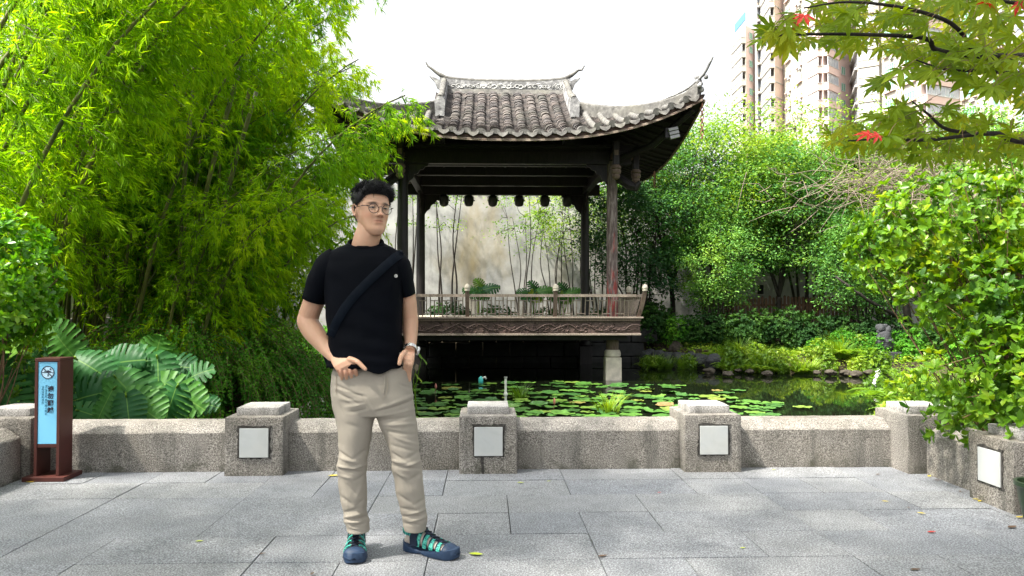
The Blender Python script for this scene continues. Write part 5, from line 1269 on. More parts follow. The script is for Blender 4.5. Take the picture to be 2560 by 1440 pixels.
part('side_board', MB().box((SX1-0.02,SY0,0.032),(SX1,SY1,0.80),0.002), M['redwood'], sg)
part('top_board', MB().box((SX0-0.001,SY0-0.001,0.801),(SX1+0.001,SY1+0.001,0.822),0.002), M['redwood'], sg)
part('cross_rail', MB().box((SX0+0.0205,SY0+0.003,0.222),(SX1-0.0205,SY1-0.003,0.243),0.002), M['redwood'], sg)
part('inner_box', MB().box((SX0+0.0205,SY0+0.014,0.244),(SX1-0.0205,SY1-0.014,0.8)), M['redwood'], sg)
bp = part('blue_panel', MB().box((SX0+0.0215,SY0+0.004,0.247),(SX1-0.0215,SY0+0.0135,0.797),0.001), M['signblue'], sg)
FY = SY0+0.0035; bx0, bx1 = SX0+0.0215, SX1-0.0215; bw = bx1-bx0
def text_mesh(s, size, x, z, mat_, name, rot=0.0, bold=0.0):
    cu = bpy.data.curves.new(name, 'FONT'); cu.body = s; cu.size = size; cu.align_x = 'CENTER'; cu.align_y = 'CENTER'; cu.extrude = 0.0004; cu.resolution_u = 3; cu.offset = bold
    o = bpy.data.objects.new(name, cu); COL.objects.link(o); bpy.context.view_layer.update()
    me = bpy.data.meshes.new_from_object(o.evaluated_get(bpy.context.evaluated_depsgraph_get())); bpy.data.objects.remove(o)
    me.transform(Matrix.Translation((x, FY-0.0006, z)) @ Matrix.Rotation(PI/2, 4, 'X') @ Matrix.Rotation(rot, 4, 'Z')); me.materials.clear()
    return part(name, me, mat_, bp)
tx = bx0 + bw*0.66
for k, ch in enumerate('请勿翻越'): text_mesh(ch, 0.041, tx, 0.614 - 0.0475*k, M['ink'], 'large_character', 0, 0.0012)
for k, ch in enumerate('一乗り越え禁止'): text_mesh(ch, 0.0155, bx0 + bw*0.42, 0.560 - 0.0185*k, M['teal_ink'], 'small_character', 0, 0.0003)
text_mesh('No climbing', 0.0165, bx0 + bw*0.42, 0.603, M['teal_ink'], 'small_lettering', -PI/2, 0.0003)
for k, ch in enumerate('넘어가지마세요'): text_mesh(ch, 0.0155, bx0 + bw*0.24, 0.628 - 0.0172*k, M['teal_ink'], 'small_character', 0, 0.0003)
pc = Vector((bx0+bw*0.5, FY, 0.727))
def flat(poly, m_, nm, dy=0.0): part(nm, MB().prism([pc + Vector((a, 0.0-dy, b)) for a, b in poly], (0,-0.0006,0)), m_, bp)
flat([(0.040*math.cos(2*PI*k/28), 0.040*math.sin(2*PI*k/28)) for k in range(28)], M['pale_disc'], 'pictogram_disc')
rg = MB(); rings = [[pc + Vector((r_*math.cos(2*PI*k/28), -d_, r_*math.sin(2*PI*k/28))) for k in range(29)] for r_, d_ in ((0.0385,0.0008),(0.0385,0.0016),(0.0435,0.0016),(0.0435,0.0008))]
rg.loft(rings, closed=False, cap=False); part('pictogram_ring', rg, M['ink'], bp)
flat([(-0.029,0.025),(-0.025,0.029),(0.029,-0.025),(0.025,-0.029)], M['ink'], 'pictogram_slash', 0.0011)
flat([(-0.036,0.001),(-0.036,-0.0025),(0.036,-0.0025),(0.036,0.001)], M['ink'], 'pictogram_bar', 0.0009)
flat([(-0.004,0.012),(0.002,0.016),(0.016,0.010),(0.026,0.003),(0.022,0.001),(0.006,0.003),(-0.006,0.004)], M['ink'], 'pictogram_figure', 0.0014)
flat([(0.018+0.0055*math.cos(2*PI*k/12), 0.0225+0.0055*math.sin(2*PI*k/12)) for k in range(12)], M['ink'], 'pictogram_figure', 0.0013)
flat([(-0.028,0.004),(-0.018,0.010),(-0.008,0.004)], M['ink'], 'pictogram_figure', 0.0015)
flat([(-0.001,-0.010),(0.005,-0.010),(0.005,-0.026),(-0.001,-0.026)], M['ink'], 'pictogram_figure', 0.0012)

# ------------------------------------------------------------ small things in and around the pond
p = atZ(1202, 958, WATER_Z); o = empty('floating_bottle', p, 'turquoise plastic bottle bobbing on the dark water under the pavilion', 'bottle')
M['turq'] = simple('turquoise_plastic', (0.06,0.46,0.44), 0.35, 0.5); M['pvc'] = simple('grey_white_pvc', (0.55,0.56,0.53), 0.5, 0.4)
part('body', MB().lathe([(0.01,-0.04),(0.05,-0.03),(0.058,0.06),(0.05,0.12),(0.02,0.15),(0.018,0.16)], p, 12), M['turq'], o, smooth=True); part('handle', MB().tube([p+Vector((0.04,0,0.12)), p+Vector((0.10,0,0.14)), p+Vector((0.12,0,0.09))], 0.022, 7), M['pvc'], o, smooth=True)
p = atZ(1264, 1003, WATER_Z); o = empty('fountain_pipe', p, 'upright grey fountain pipe standing in the pond behind the middle pillar', 'pipe')
part('riser', MB().tube([p-Vector((0,0,0.2)), p+Vector((0,0,0.42))], 0.024, 10), M['pvc'], o); part('collar', MB().lathe([(0.028,0),(0.04,0.01),(0.04,0.05),(0.028,0.06)], p+Vector((0,0,0.10)), 12), M['pvc'], o); part('nozzle', MB().lathe([(0.02,0),(0.032,0.01),(0.032,0.03)], p+Vector((0,0,0.42)), 12), M['greymetal'], o)
p = atZ(2181, 975, WATER_Z); q = atY(2196, 925, p.y+0.2); o = empty('pale_pole', p, 'leaning pale weathered pole standing in the water by the right bank', 'pole')
part('shaft', MB().tube(crom([p-Vector((0,0,0.3)), p, (p+q)/2+Vector((0.01,0,0)), q], 4), [0.05]*13, 8), M['pvc'], o, smooth=True)
# rocks along the far bank and the stone ornament
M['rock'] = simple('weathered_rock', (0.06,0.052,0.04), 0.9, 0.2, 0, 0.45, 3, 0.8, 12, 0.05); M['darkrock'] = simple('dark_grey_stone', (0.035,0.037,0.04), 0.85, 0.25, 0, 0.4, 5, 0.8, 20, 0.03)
def rock(c, s, seed, label, name='bank_rock', m_=None, cat='rock', group=None):
    bm = bmesh.new(); bmesh.ops.create_icosphere(bm, subdivisions=3, radius=1.0)
    for v in bm.verts:
        n = mnoise.noise(v.co*1.3 + Vector((seed*7.7,0,0)))*0.35 + mnoise.noise(v.co*3.1 + Vector((seed,0,0)))*0.14; v.co = Vector((v.co.x*s[0], v.co.y*s[1], v.co.z*s[2]))*(1+n) + Vector(c)
    me = bpy.data.meshes.new(name); bm.to_mesh(me); bm.free(); return thing(name, me, m_ or M['rock'], (c[0],c[1],c[2]-s[2]), label, cat, group, auto=35)
rr_ = random.Random(2)
for k in range(16):
    px = 1625 + k*37 + rr_.uniform(-10,10); py = 905 + (0 if px < 1750 else 22) + rr_.uniform(-6,6); p = atZ(px, py, WATER_Z+0.1); s = rr_.uniform(0.07,0.13)
    rock((p.x, p.y, WATER_Z+0.08), (s*1.3, s, s*0.7), k, 'rough brown rock edging the far bank of the pond', group='rocks on the far bank')
p = atY(1690, 873, 23.2); rock((p.x,23.2,p.z), (0.20,0.18,0.24), 31, 'upright tan rock on the bank beside the pavilion pier')
p = atY(1668, 912, 21.8)
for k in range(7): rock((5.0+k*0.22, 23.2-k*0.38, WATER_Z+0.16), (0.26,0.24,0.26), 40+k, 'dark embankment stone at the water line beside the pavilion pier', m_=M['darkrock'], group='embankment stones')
c = atY(2208, 822, 20.6); so = empty('stone_ornament', (c.x,20.6,gz(c.x,20.6)), 'weathered dark stone animal ornament half hidden beside the yellow green shrub', 'statue')
bm = bmesh.new()
for (dx, dz, r1) in ((-0.06,0.02,0.13),(0.09,-0.03,0.12),(0.04,0.07,0.08),(0.02,-0.22,0.20),(0.05,-0.42,0.24),(-0.14,-0.08,0.06)):
    bmesh.ops.create_icosphere(bm, subdivisions=3, radius=r1, matrix=Matrix.Translation((c.x+dx, 20.6, c.z+dz)))
for v in bm.verts: v.co += v.normal*mnoise.noise(v.co*6)*0.04
me = bpy.data.meshes.new('statue_body'); bm.to_mesh(me); bm.free(); part('statue_body', me, M['darkrock'], so, smooth=True)
part('pedestal', MB().box((c.x-0.32,20.3,-0.5),(c.x+0.36,20.9,c.z-0.62),0.03), M['darkrock'], so)
# picket fence
pf = empty('picket_fence', (9.6,25.0,0.2), 'brown wooden picket fence standing behind the dark hedge', 'fence')
M['picket'] = simple('brown_picket_wood', (0.085,0.05,0.032), 0.85, 0.2, 0, 0.35, 3); pm = {}
for k in range(44):
    x = 7.2 + k*0.125; h = 1.32 + rr_.uniform(-.05,.05); z0 = 0.15
    part('picket', MB().prism([(x-0.045,25.0,z0),(x+0.045,25.0,z0),(x+0.045,25.0,z0+h-0.04),(x,25.0,z0+h),(x-0.045,25.0,z0+h-0.04)], (0,0.02,0)), M['picket'], pf)
for zz in (0.55,1.15): part('fence_rail', MB().box((7.1,25.022,zz),(12.8,25.06,zz+0.07)), M['picket'], pf)
c = atY(1901, 724, 27.45); o = empty('wall_vent', (c.x,27.45,c.z-0.2), 'small white framed opening low on the garden wall behind the fence', 'vent')
for (a, b, c_, d_) in ((-0.16,0.16,0.17,0.21),(-0.16,0.16,-0.21,-0.17),(-0.16,-0.12,-0.17,0.17),(0.12,0.16,-0.17,0.17)): part('frame', MB().box((c.x+a,27.42,c.z+c_),(c.x+b,27.5,c.z+d_)), M['bwhite'], o)
part('grille', MB().box((c.x-0.12,27.46,c.z-0.17),(c.x+0.12,27.49,c.z+0.17)), M['darkwood'], o)
# glazed pot at the foot of the right parapet
M['glaze'] = simple('green_glaze', (0.018,0.04,0.016), 0.3, 0.5)
o = empty('glazed_pot', (3.0,4.04,0), 'dark green glazed plant pot standing against the right side parapet', 'pot')
part('pot_body', MB().lathe([(0.065,0),(0.08,0.02),(0.10,0.12),(0.11,0.19),(0.122,0.20),(0.122,0.222),(0.105,0.222),(0.10,0.16)], (3.0,4.04,0.001), 28), M['glaze'], o, auto=50)
part('soil', MB().lathe([(0.10,0.0),(0.102,0.01)], (3.0,4.04,0.185), 20), M['soil'], o)
# ------------------------------------------------------------ leaves fallen on the paving
FLAB = {820:'bright yellow fallen leaf behind the beige trouser leg near the parapet',1172:'curled yellow green fallen leaf beside the toe of the sandal',1292:'small yellow green fallen leaf in front of the middle pillar',64:'yellow fallen leaf beside the base of the notice post',2318:'small red fallen leaf on the paving before the right side parapet',1643:'tiny red fallen leaf on the paving before the front parapet',488:'narrow yellow green fallen leaf on the sunlit patch of paving',2520:'dry brown fallen leaf beside the green pot'}
def fallen(px, py, L, col, rz_, cat='leaf', curl=0.25):
    p = atZ(px, py, 0.004); vs = []; fs = []; n = 7
    for i in range(n+1):
        t_ = i/n; w = 0.21*math.sin(PI*t_**0.85)*L + 0.0003
        for s in (-1,0,1): vs.append((t_*L, s*w, 0.002 + curl*L*((s*w/L)**2*3 + 0.5*(t_-0.4)**2)))
    for i in range(n):
        for s in range(2): a = i*3+s; fs.append((a, a+3, a+4, a+1))
    me = bpy.data.meshes.new('fallen_leaf'); me.from_pydata(vs, [], fs); me.update(); o = link('fallen_leaf', me, M['fl_'+col], None, p, (0,0,rz_))
    tag(o, FLAB.get(px) or {'y':'bright yellow fallen leaf lying on the grey paving','g':'yellow green fallen leaf lying on the grey paving','r':'small red fallen leaf lying on the grey paving','b':'dry brown fallen leaf lying on the grey paving'}[col], 'leaf', 'fallen leaves '+col)
for k, c in (('y',(0.50,0.40,0.02)),('g',(0.34,0.42,0.02)),('r',(0.45,0.03,0.02)),('b',(0.10,0.06,0.035))): M['fl_'+k] = simple('fallen_leaf_'+k, c, 0.5, 0.35, 0, 0.15, 30)
for a in ((820,1190,0.085,'y',0.1),(1172,1384,0.075,'g',-0.35),(1292,1207,0.05,'g',0.0),(1432-65,1204,0.03,'g',0.5),(1850,1371,0.03,'g',0.2),(2204,1253,0.04,'y',-0.4),(2292,1282,0.045,'y',-0.6),(2318,1331,0.05,'r',0.1),(1930,1175,0.03,'g',0.3),(2320,1192,0.05,'y',0.7),(2335,1200,0.045,'b',-0.5),(2430,1248,0.04,'y',-0.4),(2445,1254,0.04,'y',0.5),
          (64,1206,0.05,'y',0.2),(488,1354,0.04,'g',0.15),(776,1438,0.035,'b',1.3),(648,1386,0.03,'b',0.6),(2520,1320,0.07,'b',0.4),(2540,1294,0.05,'y',0.2),(2400,1230,0.03,'b',1.0),(2190,1187,0.04,'b',0.4),(1643,1232,0.03,'r',0.2),(2268,1270,0.03,'b',0.4),(2276,1425,0.05,'b',0.1),(1430,1202,0.025,'b',0.5),(1495,1392,0.05,'b',0.35)): fallen(*a)

# ------------------------------------------------------------ maple reaching in from the right
def maple_leaf(seed, lobes=7):
    r = random.Random(seed); tips = []; angs = [math.radians(a) for a in ((-128,-84,-42,0,42,84,128) if lobes == 7 else (-100,-50,0,50,100))]; lens = [0.42,0.74,0.94,1.0,0.94,0.74,0.42] if lobes == 7 else [0.6,0.9,1,0.9,0.6]
    vs = [(0,0,0)]; fs = []
    for k, (a, l) in enumerate(zip(angs, lens)):
        l *= r.uniform(0.9,1.08); a += r.uniform(-.06,.06); d = (math.sin(a), math.cos(a)); s = (math.cos(a), -math.sin(a)); b = len(vs); dr = -0.30*l*r.uniform(0.1,1.6)
        w = 0.135 if lobes == 7 else 0.17
        for (u, v, z) in ((0.30,-w*0.75,0.02),(0.30,w*0.75,0.02),(0.62,-w,0.02+dr*0.3),(0.62,w,0.02+dr*0.3),(0.85,-w*0.42,dr*0.65),(0.85,w*0.42,dr*0.65),(1.0,0,dr),(0.45,0,-0.012+dr*0.1),(0.72,0,-0.012+dr*0.4)):
            vs.append((d[0]*u*l + s[0]*v*l, d[1]*u*l + s[1]*v*l, z))
        fs += [(0,b,b+7),(0,b+7,b+1),(b,b+2,b+8,b+7),(b+7,b+8,b+3,b+1),(b+2,b+4,b+8),(b+8,b+5,b+3),(b+4,b+6,b+8),(b+8,b+6,b+5)]
    fs += [(0, 1+9*k+1, 1+9*(k+1)) for k in range(len(angs)-1)]
    me = bpy.data.meshes.new('leaf'); me.from_pydata(vs, [], fs); me.update(); return me
ML = [maple_leaf(i) for i in range(5)]
for me in ML: me.materials.append(M['maple'])
MR = maple_leaf(9); MR.materials.append(M['maplered'])
mt = empty('maple_tree', (3.75,2.5,-0.1), 'maple tree reaching in green branches with a few red leaves', 'tree')
MTO = WL[mt.name]
part('trunk', MB().tube(crom([(3.75,2.5,-0.3),(3.7,2.5,0.9),(3.45,2.45,1.7),(3.0,2.4,2.2)], 6), np.linspace(0.09,0.035,19).tolist(), 9), M['bark'], mt, smooth=True)
MY = 2.35
brs = [[(2900,120,2.4),(2560,140,2.35),(2440,138,2.3),(2341,125,2.25),(2310,95,2.2),(2150,86,2.2),(2010,86,2.15),(1930,90,2.1)],
       [(2900,230,2.5),(2560,186,2.45),(2470,178,2.45),(2363,173,2.4),(2290,150,2.35)],
       [(2900,400,2.6),(2558,354,2.5),(2500,335,2.45),(2432,337,2.4),(2320,350,2.35),(2197,348,2.3),(2120,352,2.25)],
       [(2500,335,2.45),(2374,325,2.45),(2320,285,2.4),(2280,253,2.4)],
       [(2560,186,2.45),(2480,220,2.5),(2420,235,2.5)],
       [(2440,138,2.3),(2380,60,2.25),(2260,20,2.2),(2120,5,2.15),(2010,20,2.1)],
       [(2800,20,2.3),(2560,10,2.2),(2400,-20,2.2)]]
root_pt = Vector((3.0,2.4,2.2))
for b in brs:
    pts = [atY(*q) for q in b]
    if b[0][0] >= 2800: pts = [root_pt] + pts
    cp = crom(pts, 5); part('branch', MB().tube(cp, np.linspace(0.014 if b[0][0] >= 2800 else 0.008, 0.0022, len(cp)).tolist(), 6), M['bark'], mt, smooth=True)
r = random.Random(14)
def mleaf(px, py, Y, size, me, face=None):
    c = atY(px, py, Y); n = Vector((r.gauss(-0.1,0.45), r.gauss(-0.62,0.40), r.gauss(0.62,0.40))).normalized(); d = Vector((r.gauss(-0.5,0.6), r.gauss(-0.1,0.4), r.gauss(-0.45,0.4))); d = (d - n*d.dot(n)).normalized(); s = d.cross(n)
    ob = link('leaf', me, None, mt); q = c - MTO
    ob.matrix_local = Matrix(((s.x*size, d.x*size, n.x*size, q.x),(s.y*size, d.y*size, n.y*size, q.y),(s.z*size, d.z*size, n.z*size, q.z),(0,0,0,1)))
    return c, d
regs = [(150, [(1895,80),(2010,15),(2150,-15),(2570,-15),(2570,150),(2440,160),(2330,190),(2290,165),(2190,120),(2050,115)]), (56, [(2330,110),(2570,120),(2570,270),(2520,245),(2440,215),(2380,200)]),
        (64, [(2050,345),(2150,300),(2280,250),(2430,290),(2570,330),(2570,385),(2400,390),(2260,400),(2150,380)]), (14, [(2290,140),(2360,160),(2330,220),(2200,215),(2180,190)]), (10, [(1885,70),(1990,70),(1990,115),(1900,105)])]
def in_poly(x, y, P_):
    c = False; j = len(P_)-1
    for i in range(len(P_)):
        if (P_[i][1] > y) != (P_[j][1] > y) and x < (P_[j][0]-P_[i][0])*(y-P_[i][1])/(P_[j][1]-P_[i][1]) + P_[i][0]: c = not c
        j = i
    return c
pets = MB()
for n, poly in regs:
    xs_ = [q[0] for q in poly]; ys_ = [q[1] for q in poly]; k = 0
    while k < n:
        x, y = r.uniform(min(xs_), max(xs_)), r.uniform(min(ys_), max(ys_))
        if not in_poly(x, y, poly): continue
        k += 1; Y = r.uniform(2.05, 2.75); c, d = mleaf(x, y, Y, r.uniform(0.048,0.075), ML[r.randint(0,4)])
        pets.tube([c, c - d*0.03 + Vector((0.01,0,0.012)), c - d*0.05 + Vector((0.025,0.01,0.02))], 0.0010, 3, cap=False)
for (x, y, s) in ((2010,38,0.046),(1990,60,0.03),(2172,335,0.042),(2196,338,0.034),(2465,8,0.042),(2550,5,0.042)): mleaf(x, y, 2.08, s, MR)
xt_v, xt_f = [], []
for n, poly in regs[:3]:
    xs_ = [q[0] for q in poly]; ys_ = [q[1] for q in poly]; k = 0
    while k < n*2.2:
        x, y = r.uniform(min(xs_), max(xs_)+250), r.uniform(min(ys_)-60, max(ys_))
        if not in_poly(min(x,2565), max(y,-14), poly): continue
        k += 1; c = atY(x, y, r.uniform(2.7,3.3)); me = ML[r.randint(0,4)]; sz = r.uniform(0.05,0.08)
        n_ = Vector((r.gauss(-0.1,0.45), r.gauss(-0.5,0.4), r.gauss(0.65,0.4))).normalized(); d = Vector((r.gauss(-0.5,0.6), r.gauss(-0.1,0.4), r.gauss(-0.45,0.4))); d = (d - n_*d.dot(n_)).normalized(); s = d.cross(n_); b0 = len(xt_v)
        xt_v += [tuple(c + (s*v.co.x + d*v.co.y + n_*v.co.z)*sz) for v in me.vertices]; xt_f += [tuple(b0+i for i in p.vertices) for p in me.polygons]
fm = bpy.data.meshes.new('back_leaves'); fm.from_pydata(xt_v, [], xt_f); fm.update(); o = part('back_leaves', fm, M['maple'], mt); o['kind'] = 'stuff'
o = part('petioles', pets, M['stem'], mt); o['kind'] = 'stuff'

# ------------------------------------------------------------ broad old tree standing left of the terrace, above and outside the picture: it shades the paving
SH = make_tree('t', 0, ((201, 7.4, 5.0, 3.3, 4.6, 7.6, 11, 215, 130, 0.135), dict(trunk_r=0.22, forks=0.42, cs=0.42)), M['tree'])
put_tree('shade_tree', SH, -3.9, 0.75, 0.0, 1.0, 'broad leafy tree shading the terrace from beyond the left parapet', z=-0.1)
# ------------------------------------------------------------ the person
PY = 3.62
def Q(px, py, dy=0.0): return atY(px, py, PY+dy)
MPX = PY/F_PX
def proj_px(v):
    """pixel of a point, only used to lay the cloth folds where they sit on the body"""
    d = CAM_R.transposed() @ (Vector(v) - Vector((0,0,CAM_H))); return 1280 + F_PX*d.x/-d.z, 720 - F_PX*d.y/-d.z
man = empty('person', (-0.45,3.58,0), 'person in black t-shirt, beige trousers and teal sandals standing with hands in pockets', 'person')
# materials
t = NT('skin'); co = t.coord(); a = t.noise(co, 9, 4); b = t.noise(co, 130, 3); at = t.n('ShaderNodeAttribute'); at.attribute_name = 'tint'
col = t.mix(t.ramp(a, [(0.35,0.0),(0.7,1.0)]), (0.53,0.315,0.205), (0.61,0.375,0.255)); c2 = t.noise(co, 45, 4, 0.65); col = t.mix(t.ramp(c2, [(0.45,0.0),(0.75,0.35)]), col, (0.60,0.29,0.19)); col = t.mix(1.0, col, at.outputs['Color'], 'MULTIPLY')
p_ = t.bsdf(col, 0.48, 0.4, 0, t.bump(b, 0.2, 0.002)); p_.inputs['Subsurface Weight'].default_value = 0.10; p_.inputs['Subsurface Radius'].default_value = (0.012,0.005,0.003); p_.inputs['Subsurface Scale'].default_value = 1.0
M['skin'] = t.done(p_)
def cloth(name, c, rough, sc_, bstr, var=0.12, sheen=0.0):
    t = NT(name); co = t.coord(); a = t.noise(co, 5, 4); w = t.noise(t.coord('Object', (1,1,1)), sc_, 2, 0.6)
    col = t.mix(t.ramp(a, [(0.3,0.0),(0.7,1.0)]), tuple(x*(1-var) for x in c), tuple(x*(1+var) for x in c)); f = t.noise(co, 38, 4, 0.6)
    p_ = t.bsdf(col, rough, 0.08, 0, t.bump(w, bstr, 0.002, t.bump(f, 0.10, 0.006)))
    if sheen: p_.inputs['Sheen Weight'].default_value = sheen; p_.inputs['Sheen Roughness'].default_value = 0.4
    return t.done(p_)
M['shirt'] = cloth('black_jersey', (0.0012,0.0020,0.0042), 0.8, 700, 0.25, 0.2, 0.0)
M['trouser'] = cloth('beige_twill', (0.315,0.286,0.24), 0.85, 600, 0.3, 0.05)
M['seam'] = cloth('beige_seam', (0.33,0.29,0.23), 0.85, 600, 0.3, 0.05)
M['strap'] = cloth('navy_webbing', (0.0028,0.0055,0.0105), 0.65, 420, 0.7, 0.15)
M['hair'] = simple('black_hair', (0.006,0.006,0.0075), 0.55, 0.3, 0, 0.2, 30)
M['navy'] = simple('navy_rubber', (0.014,0.034,0.075), 0.55, 0.4, 0, 0.12, 20)
M['navyweb'] = simple('navy_webbing_strap', (0.008,0.016,0.034), 0.7, 0.3, 0, 0.2, 60)
t = NT('teal_patterned_strap'); a = t.noise(t.coord(), 70, 3, 0.6, 0.8); M['teal'] = t.done(t.bsdf(t.ramp(a, [(0.40,(0.012,0.10,0.11)),(0.5,(0.03,0.32,0.25)),(0.66,(0.14,0.52,0.42))]), 0.6, 0.3))
M['sock'] = simple('pale_sock', (0.46,0.41,0.36), 0.9, 0.1, 0, 0.08, 30)
M['eyew'] = simple('eye_white', (0.33,0.30,0.28), 0.25, 0.5); M['iris'] = simple('dark_iris', (0.012,0.008,0.006), 0.15, 0.6)
M['frame'] = simple('brown_acetate_frame', (0.030,0.014,0.012), 0.3, 0.5); M['steel'] = simple('polished_steel', (0.62,0.62,0.60), 0.25, 0.5, 1.0, 0.06, 60)
t = NT('spectacle_glass'); gl = t.n('ShaderNodeBsdfGlossy'); gl.inputs['Roughness'].default_value = 0.03; tp = t.n('ShaderNodeBsdfTransparent'); tp.inputs['Color'].default_value = (0.93,0.95,0.95,1); fr = t.n('ShaderNodeFresnel'); fr.inputs['IOR'].default_value = 1.5
mxx = t.n('ShaderNodeMixShader'); t.l(fr.outputs[0], mxx.inputs[0]); t.l(tp.outputs[0], mxx.inputs[1]); t.l(gl.outputs[0], mxx.inputs[2]); M['lens'] = t.done(mxx)

def sup(cx, cy, a, b, n=2.3, N=40, rot=0.0):
    """superellipse ring in plan: half width a (x), half depth b (y)"""
    out = []
    for k in range(N):
        th = 2*PI*k/N; c, s = math.cos(th), math.sin(th); x = a*math.copysign(abs(c)**(2/n), c); y = b*math.copysign(abs(s)**(2/n), s)
        out.append((cx + x*math.cos(rot) - y*math.sin(rot), cy + x*math.sin(rot) + y*math.cos(rot)))
    return out
def ring_px(py, x0, x1, dep, dy=0.0, n=2.3, N=40, rot=0.0):
    l, r_ = Q(x0, py, dy), Q(x1, py, dy); z = (l.z+r_.z)/2
    return [(x, y, z) for x, y in sup((l.x+r_.x)/2, PY+dy, (r_.x-l.x)/2, dep, n, N, rot)]
def remeshed(mb, vox, smooth_it, name):
    me = mb.mesh(name) if isinstance(mb, MB) else mb
    o = bpy.data.objects.new(name, me); COL.objects.link(o)
    m1 = o.modifiers.new('r', 'REMESH'); m1.mode = 'VOXEL'; m1.voxel_size = vox
    if smooth_it: m2 = o.modifiers.new('s', 'SMOOTH'); m2.factor = 0.5; m2.iterations = smooth_it
    bpy.context.view_layer.update()
    out = bpy.data.meshes.new_from_object(o.evaluated_get(bpy.context.evaluated_depsgraph_get())); bpy.data.objects.remove(o)
    out.polygons.foreach_set('use_smooth', np.ones(len(out.polygons), dtype=bool)); return out
def get_co(me): a = np.empty(len(me.vertices)*3, np.float32); me.vertices.foreach_get('co', a); return a.reshape(-1,3)
def get_no(me): a = np.empty(len(me.vertices)*3, np.float32); me.vertices.foreach_get('normal', a); return a.reshape(-1,3)
def set_co(me, a): me.vertices.foreach_set('co', a.astype(np.float32).ravel()); me.update()
CRT = np.array(CAM_R.transposed())
def pix(a):
    d = (a - np.array([0,0,CAM_H])) @ CRT.T; return 1280 + F_PX*d[:,0]/-d[:,2], 720 - F_PX*d[:,1]/-d[:,2]
def fold(me, lines, front=True):
    """raise ridges (+) and press grooves (-) along creases traced on the cloth: (x0,y0,x1,y1,width px,amp mm)"""
    co = get_co(me); no = get_no(me); px, py = pix(co); disp = np.zeros(len(co)); w0 = np.clip((0.35-no[:,1])/0.5, 0, 1) if front else 1.0
    for (x0,y0,x1,y1,w,amp) in lines:
        ex, ey = x1-x0, y1-y0; L2 = ex*ex+ey*ey; t_ = np.clip(((px-x0)*ex+(py-y0)*ey)/L2, 0, 1)
        sag = 0.06*math.sqrt(L2)*np.sin(PI*t_); dx, dy = px-(x0+ex*t_), py-(y0+ey*t_+sag*0.4); d2 = dx*dx+dy*dy
        disp += amp*0.001*np.exp(-d2/(w*w))*np.clip(0.35+0.65*np.sin(PI*np.clip(t_,0.02,0.98)), 0, 1)
    set_co(me, co + no*(disp*w0)[:,None])
def vnoise(me, amp, scale, stretch=(1,1,1), seed=0.0):
    co = get_co(me); no = get_no(me); d = np.array([mnoise.noise(Vector((p[0]*scale*stretch[0]+seed, p[1]*scale*stretch[1], p[2]*scale*stretch[2]))) for p in co]); set_co(me, co + no*(d*amp)[:,None])

# ---- trousers
tr = MB()
pel = [(878,842,1014,0.096,0.012),(908,838,1018,0.100,0.012),(930,833,1025,0.112,0.012),(955,829,1029,0.124,0.012),(985,829,1032,0.130,0.01),(1015,832,1036,0.125,0.008),(1035,838,1038,0.110,0.006)]
tr.loft([ring_px(y, a, b, d, dy, 2.6) for y, a, b, d, dy in pel])
RLEG = [(985,830,944,0.098,-0.01),(1010,831,943,0.098,-0.012),(1040,838,938,0.096,-0.014),(1080,845,929,0.090,-0.018),(1120,847,924,0.084,-0.020),(1150,845,918,0.080,-0.022),(1168,842,917,0.081,-0.022),(1185,845,916,0.078,-0.018),(1210,846,916,0.079,-0.012),(1240,851,916,0.076,-0.008),(1270,858,916,0.070,-0.006),(1290,860,920,0.068,-0.006),(1302,860,924,0.070,-0.008),(1312,866,922,0.064,-0.008),(1328,868,924,0.066,-0.012)]
LLEG = [(985,936,1033,0.098,0.0),(1010,937,1035,0.098,0.0),(1040,939,1039,0.096,-0.004),(1080,956,1044,0.090,-0.008),(1120,972,1048,0.084,-0.012),(1150,980,1051,0.080,-0.014),(1168,979,1054,0.081,-0.012),(1190,984,1056,0.078,-0.004),(1220,988,1059,0.079,0.004),(1250,994,1063,0.076,0.012),(1280,1003,1066,0.071,0.018),(1300,1006,1068,0.069,0.022),(1312,1007,1065,0.066,0.024),(1326,1012,1064,0.066,0.026)]
for LG in (RLEG, LLEG): tr.loft([ring_px(y, a, b, d, dy, 2.1) for y, a, b, d, dy in LG])
tme = remeshed(tr, 0.0048, 4, 'trousers')
